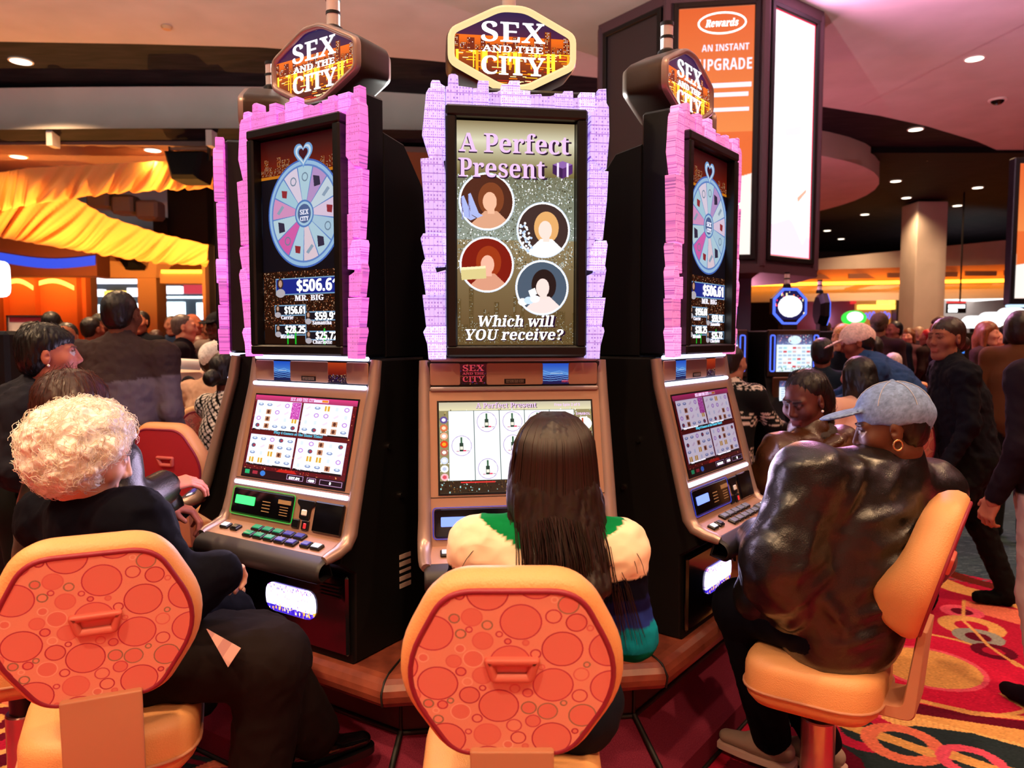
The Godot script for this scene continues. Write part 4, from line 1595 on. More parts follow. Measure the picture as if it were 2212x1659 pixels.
# a head in a grid of its own: h = frame at the middle of the head, +z is the face
func add_head(mb: MB, h: Transform3D, skin: Color, cell: float, neck_to: Vector3, open_eyes := true, lips := Color(0, 0, 0, 0), k := 1.0) -> void:
	var b := Blob.new()
	var B := h.basis.orthonormalized()
	var P := func(x: float, y: float, z: float) -> Vector3: return h.origin + B * (Vector3(x, y, z) * k)
	b.ell(P.call(0, 0.03, -0.015), Vector3(0.076, 0.086, 0.096) * k, B, 0, 0.0)
	b.ell(P.call(0, -0.045, 0.026), Vector3(0.058, 0.074, 0.063) * k, B, 0, 0.03)
	b.ell(P.call(0, -0.01, 0.03), Vector3(0.066, 0.06, 0.058) * k, B, 0, 0.02)
	b.cap(P.call(-0.012, -0.103, 0.058), P.call(0.012, -0.103, 0.058), 0.02 * k, 0.02 * k, 0, 0.025)
	b.cap(P.call(-0.045, -0.075, -0.005), P.call(-0.02, -0.1, 0.045), 0.018 * k, 0.016 * k, 0, 0.03)
	b.cap(P.call(0.045, -0.075, -0.005), P.call(0.02, -0.1, 0.045), 0.018 * k, 0.016 * k, 0, 0.03)
	for s in [-1.0, 1.0]:
		b.cut(P.call(s * 0.031, 0.008, 0.104), 0.0175 * k, 0.016)
	b.cap(P.call(-0.042, 0.026, 0.07), P.call(0.042, 0.026, 0.07), 0.012 * k, 0.012 * k, 0, 0.02)
	b.cap(P.call(0, 0.012, 0.088), P.call(0, -0.024, 0.102), 0.0085 * k, 0.0125 * k, 0, 0.012)
	for s in [-1.0, 1.0]:
		b.cap(P.call(s * 0.012, -0.031, 0.094), P.call(s * 0.012, -0.031, 0.09), 0.0095 * k, 0.008 * k, 0, 0.008)
		b.ell(P.call(s * 0.042, -0.022, 0.062), Vector3(0.026, 0.024, 0.022) * k, B, 0, 0.025)
		b.ell(P.call(s * 0.031, 0.007, 0.079), Vector3(0.0145, 0.0125, 0.0125) * k, B, 2 if open_eyes else 0, 0.003)
		if open_eyes:
			b.cap(P.call(s * 0.031, 0.006, 0.0885), P.call(s * 0.031, 0.006, 0.089), 0.0045 * k, 0.0045 * k, 3, 0.001)
		b.cap(P.call(s * 0.018, 0.0145, 0.089), P.call(s * 0.045, 0.0125, 0.083), 0.0038 * k, 0.0036 * k, 4 if cell < 0.006 else 0, 0.003)
		b.cap(P.call(s * 0.014, 0.031, 0.091), P.call(s * 0.048, 0.032, 0.08), 0.0042 * k, 0.0034 * k, 4, 0.004)
		b.ell(P.call(s * 0.078, -0.004, -0.008), Vector3(0.009, 0.032, 0.019) * k, B * Basis(Vector3.UP, s * 0.35), 0, 0.008)
		b.cut(P.call(s * 0.09, -0.002, 0.0), 0.008 * k, 0.006)
	b.cap(P.call(-0.019, -0.0635, 0.083), P.call(0.019, -0.0635, 0.083), 0.0068 * k, 0.0068 * k, 1, 0.006)
	b.cap(P.call(-0.015, -0.0735, 0.083), P.call(0.015, -0.0735, 0.083), 0.0078 * k, 0.0078 * k, 1, 0.006)
	b.cap(P.call(0, -0.07, -0.03), neck_to, 0.05 * k, 0.056 * k, 0, 0.03)
	var sharp := cell < 0.0055
	var lc := lips if lips.a > 0.0 else skin.lerp(Color(0.35, 0.05, 0.06), 0.35)
	b.build(mb, cell, [skin, lc, Color(0.42, 0.36, 0.34) if sharp else skin * 0.55, Color(0.03, 0.02, 0.02), skin.lerp(Color(0.02, 0.01, 0.01), 0.8)])

# a hand: w = wrist, d = towards the knuckles, pn = the back of the hand, thumb side s (+1 or -1 along d x pn), curl 0..1
func add_hand(mb: MB, w: Vector3, d: Vector3, pn: Vector3, s: float, curl: float, skin: Color, cell := 0.004, spread := 0.1) -> void:
	var b := Blob.new()
	d = d.normalized()
	var side := d.cross(pn).normalized() * s          # towards the thumb
	var up := side.cross(d).normalized()
	if up.dot(pn) < 0.0:
		up = -up
	var kn := w + d * 0.088
	b.cap(w, w + d * 0.03, 0.026, 0.028, 0, 0.02, up, 1.5)
	for k in 4:
		var o := (1.5 - k) * 0.0195
		b.cap(w + d * 0.02 + side * o * 0.7, kn + side * o + d * [0.0, 0.004, 0.0, -0.008][k], 0.0155, 0.0105, 0, 0.014, up, 1.25)
	for k in 4:
		var o := (1.5 - k) * 0.0195
		var p: Vector3 = kn + side * o + d * [0.0, 0.004, 0.0, -0.008][k]
		var ln: Array = [[0.042, 0.026, 0.022], [0.047, 0.03, 0.024], [0.043, 0.028, 0.023], [0.034, 0.021, 0.02]][k]
		var fd := (d + side * (1.5 - k) * spread).normalized()
		var a := 0.25 + curl * 0.9
		for j in 3:
			var q := fd * cos(a) - up * sin(a)
			b.cap(p, p + q * ln[j], 0.0095 - j * 0.0009, 0.0086 - j * 0.001, 0, 0.004)
			p += q * ln[j]
			a += 0.2 + curl * 0.75
	var tp := w + d * 0.028 + side * 0.028 - up * 0.006
	var td := (d * 0.75 + side * 0.75 - up * (0.2 + curl * 0.5)).normalized()
	b.cap(w + d * 0.02 + side * 0.01, tp, 0.018, 0.015, 0, 0.014)
	b.cap(tp, tp + td * 0.036, 0.0135, 0.011, 0, 0.008)
	var td2 := (td + d * 0.5 - side * curl * 0.5).normalized()
	b.cap(tp + td * 0.036, tp + td * 0.036 + td2 * 0.028, 0.0105, 0.0085, 0, 0.005)
	b.build(mb, cell, [skin])

# bare body under the clothes, one skin
func add_body(b: Blob, J: Dictionary, g: float, id := 0) -> void:
	var fr: Vector3 = J.front
	var mid: Vector3 = J.hip.lerp(J.chest, 0.5)
	b.cap(J.hip, mid, 0.135 * g, 0.125 * g, id, 0.05, fr, 1.35)
	b.cap(mid, J.chest, 0.125 * g, 0.14 * g, id, 0.05, fr, 1.4)
	b.cap(J.chest, J.chest.lerp(J.neck, 0.55), 0.135 * g, 0.09 * g, id, 0.05, fr, 1.35)
	b.cap(J.shl, J.shr, 0.05 * g, 0.05 * g, id, 0.05)
	b.cap(J.neck, J.neck.lerp(J.head, 0.6), 0.056, 0.05, id, 0.03)

func limb(b: Blob, p: Array, r: Array, id: int, k := 0.035) -> void:
	for i in p.size() - 1:
		b.cap(p[i], p[i + 1], r[i], r[i + 1], id, k)

func cloth_push(amp: float, freq: float) -> Callable:
	return func(p: Vector3, n: Vector3, id: int) -> float:
		var a := folds.get_noise_3dv(p * freq)
		var c := folds.get_noise_3dv(p * freq * 2.3 + Vector3(7, 3, 1))
		return amp * ((0.5 - absf(a) * 2.2) + c * 0.6)

# hair: a shell round the skull; kind picks its cut
func add_hair(mb: MB, h: Transform3D, kind: String, col: Color, cell: float, k := 1.0) -> void:
	var b := Blob.new()
	var B := h.basis.orthonormalized()
	var P := func(x: float, y: float, z: float) -> Vector3: return h.origin + B * (Vector3(x, y, z) * k)
	if kind == "crop":
		b.ell(P.call(0, 0.043, -0.026), Vector3(0.08, 0.083, 0.094) * k, B, 0, 0.02)
		b.ell(P.call(0, -0.005, -0.05), Vector3(0.072, 0.075, 0.064) * k, B, 0, 0.02)
	elif kind == "fringe":          # short cut that comes down over the forehead
		b.ell(P.call(0, 0.055, -0.026), Vector3(0.088, 0.083, 0.1) * k, B, 0, 0.02)
		b.ell(P.call(0, 0.0, -0.055), Vector3(0.084, 0.09, 0.07) * k, B, 0, 0.02)
		b.ell(P.call(0, 0.066, 0.046), Vector3(0.06, 0.03, 0.042) * k, B, 0, 0.02)
	elif kind == "swept":           # combed back off the forehead to the nape
		b.ell(P.call(0, 0.052, -0.034), Vector3(0.086, 0.082, 0.098) * k, B, 0, 0.02)
		b.ell(P.call(0, -0.02, -0.075), Vector3(0.09, 0.11, 0.062) * k, B, 0, 0.03)
		b.cap(P.call(0, -0.05, -0.09), P.call(0, -0.15, -0.1), 0.06 * k, 0.045 * k, 0, 0.03)
	elif kind == "bob":
		b.ell(P.call(0, 0.048, -0.02), Vector3(0.09, 0.09, 0.105) * k, B, 0, 0.02)
		b.ell(P.call(0, -0.02, -0.05), Vector3(0.094, 0.11, 0.075) * k, B, 0, 0.03)
		for s in [-1.0, 1.0]:
			b.cap(P.call(s * 0.082, 0.04, -0.005), P.call(s * 0.088, -0.1, -0.02), 0.026 * k, 0.022 * k, 0, 0.03)
	elif kind == "long":
		b.ell(P.call(0, 0.046, -0.02), Vector3(0.088, 0.09, 0.105) * k, B, 0, 0.02)
		b.ell(P.call(0, -0.03, -0.055), Vector3(0.095, 0.12, 0.075) * k, B, 0, 0.03)
		for s in [-1.0, 1.0]:
			b.cap(P.call(s * 0.082, 0.03, -0.005), P.call(s * 0.085, -0.19, -0.01), 0.03 * k, 0.022 * k, 0, 0.03)
		b.cap(P.call(0, -0.06, -0.08), P.call(0, -0.24, -0.085), 0.07 * k, 0.06 * k, 0, 0.04)
	elif kind == "bun":
		b.ell(P.call(0, 0.043, -0.022), Vector3(0.083, 0.086, 0.1) * k, B, 0, 0.02)
		b.ell(P.call(0, -0.01, -0.045), Vector3(0.076, 0.075, 0.066) * k, B, 0, 0.02)
		b.ell(P.call(0, -0.03, -0.125), Vector3(0.05, 0.05, 0.045) * k, B, 0, 0.015)
	b.push = func(p: Vector3, n: Vector3, id: int) -> float:
		return 0.0035 * folds.get_noise_3d(p.x * 60.0, p.y * 14.0, p.z * 60.0)
	b.shade = func(p: Vector3, c: Color) -> Color:
		return c * (1.0 + 0.5 * folds.get_noise_3d(p.x * 90.0, p.y * 16.0, p.z * 90.0))
	b.build(mb, cell, [col])

# cap with a peak, back: peak turned to the rear
func add_cap(mb: MB, h: Transform3D, col: Color, cell: float, k := 1.0) -> void:
	var b := Blob.new()
	var B := h.basis.orthonormalized()
	var P := func(x: float, y: float, z: float) -> Vector3: return h.origin + B * (Vector3(x, y, z) * k)
	b.ell(P.call(0, 0.045, -0.012), Vector3(0.091, 0.094, 0.112) * k, B, 0, 0.01)
	b.cap(P.call(0, 0.03, -0.1), P.call(0, -0.005, -0.085), 0.03 * k, 0.03 * k, 0, 0.03)
	b.ell(P.call(0, 0.04, 0.135), Vector3(0.075, 0.009, 0.075) * k, B * Basis(Vector3.RIGHT, 0.22), 0, 0.012)
	b.ell(P.call(0, 0.141, -0.012), Vector3(0.009, 0.006, 0.009) * k, B, 0, 0.004)
	for y in [-0.03]:
		for x in [-0.06, 0.0, 0.06]:
			for z in [-0.04, 0.03]:
				b.cut(P.call(x, -0.062, z), 0.07 * k, 0.01)
	b.shade = func(p: Vector3, q: Color) -> Color:
		return q * (1.0 + 0.35 * folds.get_noise_3dv(p * 45.0) + 0.3 * folds.get_noise_3dv(p * 260.0))
	b.build(mb, cell, [col])

# a person of the crowd: stands or sits at base, faces yaw; everything in the person's own frame (+z forward)
func extra(label: String, base: Vector3, yaw: float, o: Dictionary) -> Node3D:
	var t := thing("person", label, "person", base, yaw, o.get("group", ""))
	var s: float = o.get("h", 1.72) / 1.72
	var sit: bool = o.get("sit", false)
	var g: float = o.get("girth", 1.0)
	var cell: float = o.get("cell", 0.02)
	var y0 := 0.0
	if sit:
		y0 = o.get("seat", 0.6) - 0.84 * s
	var bend: float = o.get("bend", 0.06)
	var hip := Vector3(0, 0.92 * s + y0, 0)
	var up := Vector3(0, cos(bend), sin(bend))
	var J := {"hip": hip, "chest": hip + up * 0.34 * s, "neck": hip + up * 0.53 * s, "front": Vector3(0, -sin(bend), cos(bend))}
	J.head = J.neck + up * 0.06 * s + Vector3(0, 0.10 * s, 0.02)
	var sw: float = o.get("shoulder", 0.185) * s
	J.shl = hip + up * 0.48 * s + Vector3(sw, 0, 0)
	J.shr = hip + up * 0.48 * s - Vector3(sw, 0, 0)
	var skin := lin(o.get("skin", "8a5a48"))
	var top := lin(o.get("top", "202028"))
	var pants := lin(o.get("pants", "18181c"))
	var b := Blob.new()
	add_body(b, J, g * s, 1)
	b.cap(hip + up * 0.02, hip + up * 0.3 * s, 0.165 * g * s, 0.16 * g * s, 1, 0.06, J.front, 1.3)
	b.cap(J.chest, J.chest + up * 0.1 * s, 0.165 * g * s, 0.13 * g * s, 1, 0.06, J.front, 1.35)
	b.cap(J.shl, J.shr, 0.066 * s, 0.066 * s, 1, 0.06)
	var arm: String = o.get("arm", "down")
	for q in [1.0, -1.0]:
		var sh: Vector3 = J.shl if q > 0.0 else J.shr
		var el := sh + Vector3(q * 0.05, -0.27, -0.02) * s
		var wr := el + Vector3(-q * 0.01, -0.22, 0.1) * s
		if arm == "fwd":
			el = sh + Vector3(q * 0.06, -0.2, 0.14) * s
			wr = el + Vector3(-q * 0.06, -0.04, 0.24) * s
		elif arm == "cross":
			el = sh + Vector3(q * 0.07, -0.24, 0.06) * s
			wr = el + Vector3(-q * 0.2, 0.02, 0.14) * s
		limb(b, [sh, el, wr], [0.064 * s * g, 0.052 * s, 0.042 * s], 1)
		b.cap(wr, wr + (wr - el).normalized() * 0.03, 0.032, 0.03, 0, 0.01)
		var hm := MB.new()
		o["hands_%d" % int(q)] = [wr, (wr - el).normalized(), q]
	for q in [1.0, -1.0]:
		var hp := hip + Vector3(q * 0.09, -0.03, 0) * s
		var kn: Vector3
		var an: Vector3
		if sit:
			kn = hp + Vector3(q * 0.05, -0.02, 0.42) * s
			an = kn + Vector3(0, -0.42, -0.02) * s
		else:
			kn = hp + Vector3(q * 0.01, -0.4 * s, 0.03)
			an = Vector3(q * 0.1, 0.09, -0.02)
			if o.has("stride"):
				kn.z += q * o.stride * 0.55
				an.z += q * o.stride
		limb(b, [hp, kn, an], [0.095 * s * g, 0.072 * s, 0.058 * s], 2)
		b.cap(an + Vector3(0, -0.045, 0.0), an + Vector3(0, -0.05, 0.15), 0.045, 0.035, 3, 0.02)
	if o.has("coat"):
		b.cap(hip + up * 0.1, hip - Vector3(0, o.coat, 0), 0.17 * g, 0.19 * g, 1, 0.05, J.front, 1.2)
	if o.get("fold", 0.0) > 0.0:
		b.push = cloth_push(o.fold, 11.0)
	if o.has("shade"):
		b.shade = o.shade
	var mb := MB.new()
	b.build(mb, cell, [skin, top, pants, lin(o.get("shoes", "0c0a0a"))])
	var hx := Transform3D(Basis(Vector3.UP, o.get("turn", 0.0)) * Basis(Vector3.RIGHT, o.get("nod", 0.0)), J.head)
	var hc: float = o.get("hcell", 0.010)
	add_head(mb, hx, skin, hc, J.neck, o.get("eyes", true), Color(0, 0, 0, 0), s)
	for q in [1, -1]:
		var hd: Array = o["hands_%d" % q]
		if o.get("hands", false):
			add_hand(mb, hd[0] + hd[1] * 0.02, hd[1], Vector3(hd[2], 0.2, 0).normalized(), 1.0 if hd[2] > 0 else -1.0, 0.35, skin, 0.006)
	put(mb, "body", M.dyed, t)
	var hair: String = o.get("hair", "crop")
	if hair != "none":
		var hm := MB.new()
		add_hair(hm, hx, hair, lin(o.get("hairc", "120c0a")), maxf(hc, 0.008), s)
		put(hm, "hair", M.hair, t)
	if o.has("cap"):
		var cm := MB.new()
		var ch := hx
		if o.get("capback", false):
			ch.basis = ch.basis * Basis(Vector3.UP, PI)
		add_cap(cm, ch, lin(o.cap), maxf(hc, 0.008), s)
		put(cm, "cap", M.dyed, t)
	if o.has("collar"):        # shirt front and tie
		var cm := MB.new()
		var c: Vector3 = J.chest + J.front * 0.125 * g + up * 0.06
		cm.face([c + Vector3(-0.05, 0.1, -0.03), c + Vector3(0.05, 0.1, -0.03), c + Vector3(0.0, -0.12, 0.012)], J.front)
		put(cm, "shirt_front", mat(o.collar, 0.8), t)
		cm = MB.new()
		cm.box(c + Vector3(0, 0.0, 0.01), Vector3(0.03, 0.18, 0.008), 0.002)
		put(cm, "tie", mat("5a1c20", 0.7), t)
	return t

# ---------------------------------------------------------------- the players and the people close by
func hero(label: String, base: Vector3, J: Dictionary, g: float, skin: Color, hx: Transform3D, hc: float, arms: Array, legs: Array, hands: Array, eyes := true, group := "") -> Node3D:
	var t := thing("person", label, "person", base, 0.0, group)
	var b := Blob.new()
	add_body(b, J, g)
	for a in arms:
		limb(b, a, [0.046, 0.038, 0.026], 0)
	for l in legs:
		limb(b, l, [0.078, 0.052, 0.038], 0)
	var mb := MB.new()
	b.build(mb, 0.015, [skin])
	add_head(mb, hx, skin, hc, J.neck, eyes)
	for h in hands:
		add_hand(mb, h[0], h[1], h[2], h[3], h[4], skin)
	shiftmb(mb, -base)
	put(mb, "body", M.skin, t)
	return t

func wear(t: Node3D, b: Blob, called: String, m: Material, cell: float, cols: Array) -> MeshInstance3D:
	var mb := MB.new()
	b.build(mb, cell, cols)
	shiftmb(mb, -t.position)
	return put(mb, called, m, t)

func jacket(J: Dictionary, g: float, arms: Array, sleeve: Array, hem: float, fold: float, freq: float, collar := 0.0) -> Blob:
	var b := Blob.new()
	var fr: Vector3 = J.front
	var mid: Vector3 = J.hip.lerp(J.chest, 0.5)
	var dn: Vector3 = (J.hip - J.chest).normalized()
	b.cap(J.hip + dn * hem, mid, 0.172 * g, 0.158 * g, 0, 0.06, fr, 1.25)
	b.cap(mid, J.chest, 0.158 * g, 0.172 * g, 0, 0.06, fr, 1.3)
	b.cap(J.chest, J.chest.lerp(J.neck, 0.6), 0.168 * g, 0.11 * g, 0, 0.06, fr, 1.3)
	b.cap(J.shl, J.shr, 0.074 * g, 0.074 * g, 0, 0.07)
	b.cap(J.neck + dn * 0.04, J.shl, 0.06 * g, 0.06 * g, 0, 0.05)
	b.cap(J.neck + dn * 0.04, J.shr, 0.06 * g, 0.06 * g, 0, 0.05)
	if collar > 0.0:
		b.cap(J.neck + dn * 0.03, J.neck - dn * 0.015, 0.075 * collar, 0.07 * collar, 0, 0.02)
	for a in arms:
		limb(b, a, sleeve, 0, 0.045)
	if fold > 0.0:
		b.push = cloth_push(fold, freq)
	return b

func trousers(J: Dictionary, legs: Array, g: float, w: Array, fold: float) -> Blob:
	var b := Blob.new()
	b.cap(legs[0][0], legs[1][0], 0.125 * g, 0.125 * g, 0, 0.05)
	for l in legs:
		limb(b, l, w, 0, 0.05)
	if fold > 0.0:
		b.push = cloth_push(fold, 9.0)
	return b

func shoe(t: Node3D, an: Vector3, dir: Vector3, m: Material, sole: Material) -> void:
	var d := Vector3(dir.x, 0, dir.z).normalized()
	var b := Blob.new()
	var c := an + Vector3(0, -0.045, 0)
	b.cap(c - d * 0.05, c + d * 0.06, 0.036, 0.038, 0, 0.02)
	b.cap(c + d * 0.05 - Vector3(0, 0.008, 0), c + d * 0.165 - Vector3(0, 0.014, 0), 0.042, 0.03, 0, 0.02, Vector3.UP, 1.25)
	b.cap(an + Vector3(0, 0.02, 0), c, 0.043, 0.042, 0, 0.03)
	var s := wear(t, b, "shoe", m, 0.007, [Color.WHITE])
	var mb := MB.new()
	var q := rpoly([Vector2(-0.042, -0.09), Vector2(0.042, -0.09), Vector2(0.046, 0.1), Vector2(0.028, 0.205), Vector2(-0.028, 0.205), Vector2(-0.046, 0.1)], 0.03, 5)
	mb.x = Transform3D(look(d), c + Vector3(0, -0.046, 0)) * Transform3D(Basis(Vector3.RIGHT, PI / 2), Vector3.ZERO)
	mb.prism(q, -0.012, 0.014, 0.004)
	shiftmb(mb, -t.position)
	put(mb, "sole", sole, s)

func strand(mb: MB, pts: Array, r0: float, r1: float, sides := 4) -> void:
	var rad := []
	for i in pts.size():
		rad.append(lerpf(r0, r1, float(i) / (pts.size() - 1)))
	mb.tube(pts, rad, sides, false)

# fine hairs lying on a hair shell, combed downwards
func strands_on(mb: MB, count: int, length: float, col: Color) -> void:
	var m := mb.v.size()
	for k in count:
		var i := rng.randi() % m
		var p := mb.v[i]
		var nn := mb.n[i]
		var tg := (Vector3.DOWN - nn * nn.dot(Vector3.DOWN) + Vector3(rng.randfn(), rng.randfn(), rng.randfn()) * 0.12).normalized()
		mb.col = col * rng.randf_range(0.5, 1.7)
		strand(mb, [p - tg * length * 0.5, p + nn * 0.0022, p + tg * length * 0.5 - nn * 0.001], 0.0009, 0.0004, 3)
	mb.col = Color.WHITE

# creases: ridges along lines seen on the garment, each with a hollow beside it
func crease_push(lines: Array, d: float, amp: float) -> Callable:
	var segs := []
	for l in lines:
		segs.append([at(l[0], l[1], d), at(l[2], l[3], d), l[4]])
	return func(p: Vector3, n: Vector3, id: int) -> float:
		var h := amp * (folds.get_noise_3d(p.x * 5.0, p.y * 8.0, p.z * 5.0) + 0.4 * folds.get_noise_3d(p.x * 14.0, p.y * 18.0, p.z * 14.0))
		for s in segs:
			var a: Vector3 = s[0]
			var ab: Vector3 = s[1] - a
			var t := clampf((p - a).dot(ab) / ab.length_squared(), 0.0, 1.0)
			var w := p - a - ab * t
			w.z *= 0.25
			var q := w.length() / 0.02
			if q < 4.0:
				h += s[2] * (1.0 - 0.45 * q * q) * exp(-q * q * 0.5) * (0.35 + 0.65 * sin(PI * clampf(t, 0.1, 0.9)))
		return h

func drape_push(amp: float) -> Callable:      # soft leather: few, long, sagging folds
	return func(p: Vector3, n: Vector3, id: int) -> float:
		var a := folds.get_noise_3d(p.x * 3.2 + p.y * 1.5, p.y * 8.0 - p.x * 2.0, p.z * 3.2)
		var c := folds.get_noise_3d(p.x * 9.0, p.y * 16.0 + p.x * 5.0, p.z * 9.0 + 4.0)
		var low := clampf(1.35 - p.y, 0.25, 0.6) * 1.7
		return amp * low * ((0.45 - absf(a) * 2.0) + c * 0.22)

func woman_striped() -> void:
	var base := Vector3(0.08, 0, -1.86)
	var J := {"hip": Vector3(0.06, 0.70, -1.745), "chest": Vector3(0.09, 0.95, -1.80), "neck": Vector3(0.10, 1.12, -1.84), "head": Vector3(0.105, 1.262, -1.875), "front": Vector3(0, -0.15, -0.99).normalized(), "shl": Vector3(-0.085, 1.055, -1.82), "shr": Vector3(0.265, 1.05, -1.81)}
	var arms := [[J.shl, Vector3(-0.13, 0.86, -1.90), Vector3(-0.06, 0.955, -2.08)], [J.shr, at(1366, 1372, 1.83), Vector3(0.2, 0.955, -2.05)]]
	var legs := [[Vector3(-0.03, 0.68, -1.77), Vector3(-0.06, 0.69, -2.1), Vector3(-0.05, 0.335, -2.20)], [Vector3(0.15, 0.68, -1.77), Vector3(0.19, 0.69, -2.1), Vector3(0.18, 0.32, -2.23)]]
	var hx := Transform3D(look(Vector3(0.42, -0.08, -1.0)), J.head)
	var skin := lin("d8a088")
	var t := hero("woman with long straight dark hair in a striped sweater seen from behind", base, J, 0.86, skin, hx, 0.006, arms, legs, [[arms[0][2], Vector3(0.1, -0.2, -1), Vector3(0, 1, 0.1), -1.0, 0.5], [arms[1][2], Vector3(-0.1, -0.2, -1), Vector3(0, 1, 0.1), 1.0, 0.5]], true, "players at the carousel")
	var b := jacket(J, 0.84, arms, [0.062, 0.054, 0.042], -0.06, 0.004, 9.0)
	b.shade = func(p: Vector3, c: Color) -> Color:
		var y := p.y + 0.012 * sin(p.x * 9.0)
		var sl := absf(p.x - 0.09) > 0.15
		if y > 1.03 + 0.55 * absf(p.x - 0.09):
			return lin("0e7a44")
		if y > (0.998 if sl else 1.005):
			return lin("f4dcc0")
		if y > 0.94:
			return lin("141020")
		if y > 0.905:
			return lin("1c1c46")
		if y > 0.865:
			return lin("24347e")
		if y > 0.80:
			return lin("147e94")
		return lin("0c5a48")
	wear(t, b, "sweater", M.knit, 0.008, [Color.WHITE])
	var tr := trousers(J, legs, 0.95, [0.105, 0.078, 0.055], 0.003)
	wear(t, tr, "jeans", M.dyed, 0.012, [lin("141626")])
	for l in legs:
		shoe(t, l[2], Vector3(0, 0, -1), M.black, M.black)
	# hair
	var hm := MB.new()
	var hb := Blob.new()
	var h: Vector3 = J.head
	hb.ell(h + Vector3(0.0, 0.022, 0.02), Vector3(0.1, 0.102, 0.112), Basis.IDENTITY, 0, 0.02)
	hb.ell(h + Vector3(-0.002, -0.06, 0.045), Vector3(0.112, 0.13, 0.085), Basis.IDENTITY, 0, 0.04)
	for x in [-0.06, 0.0, 0.06]:
		hb.cap(h + Vector3(x * 0.9, -0.1, 0.07), Vector3(0.125 + x * 1.05, 0.97, -1.69), 0.052, 0.02, 0, 0.05)
	hb.cap(h + Vector3(0.09, -0.12, 0.06), Vector3(0.225, 0.98, -1.71), 0.03, 0.012, 0, 0.04)
	hb.cap(h + Vector3(-0.06, -0.16, 0.07), Vector3(-0.01, 0.96, -1.71), 0.03, 0.012, 0, 0.02)
	hb.shade = func(p: Vector3, c: Color) -> Color:
		return c * (1.0 + 0.9 * folds.get_noise_3d(p.x * 120.0, p.y * 8.0, p.z * 60.0))
	hb.push = func(p: Vector3, n: Vector3, id: int) -> float:
		return 0.004 * folds.get_noise_3d(p.x * 75.0, p.y * 4.0, p.z * 40.0)
	hb.build(hm, 0.007, [lin("1e0d0a")])
	for k in 420:
		var u := rng.randf_range(-1.0, 1.0)
		var w := rng.randf()
		hm.col = lin("30150f").lerp(lin("120706"), rng.randf())
		var e := Vector3(0.125 + u * 0.115 + rng.randf_range(-0.02, 0.02), lerpf(1.0, 0.88, w * w), -1.672 - absf(u) * 0.05)
		if u > 0.75 and w > 0.5:
			e = Vector3(0.29 + rng.randf_range(-0.03, 0.03), 0.83 + rng.randf() * 0.06, -1.735)
		var dz := sqrt(maxf(0.0, 1.0 - u * u))
		strand(hm, [h + Vector3(u * 0.03, 0.122, 0.0), h + Vector3(u * 0.06, 0.112, 0.04 + dz * 0.03), h + Vector3(u * 0.085, 0.085, 0.045 + dz * 0.058), h + Vector3(u * 0.1, 0.055, 0.05 + dz * 0.08), h + Vector3(u * 0.106, 0.01, 0.05 + dz * 0.088), h + Vector3(u * 0.118, -0.1, 0.048 + dz * 0.088), h.lerp(e, 0.72) + Vector3(u * 0.03, 0, 0.06 * dz), e], 0.0021, 0.0007)
	for s in [-1.0, 1.0]:      # loose strands over the shoulders
		for k in 4:
			hm.col = lin("1c0c0a")
			var x: float = s * (0.06 + k * 0.006)
			var st := h + Vector3(x, -0.14, 0.07)
			var en := Vector3(0.1 + s * (0.12 + rng.randf() * 0.11), 1.03 - rng.randf() * 0.12, -1.735)
			var bend := st.lerp(en, 0.55) + Vector3(s * 0.05, 0.035, 0.03)
			var lk := []
			for q in 10:
				var u := q / 9.0
				lk.append(st.lerp(bend, u).lerp(bend.lerp(en, u), u))
			strand(hm, lk, 0.0018, 0.0006)
	shiftmb(hm, -base)
	put(hm, "hair", M.hair, t)

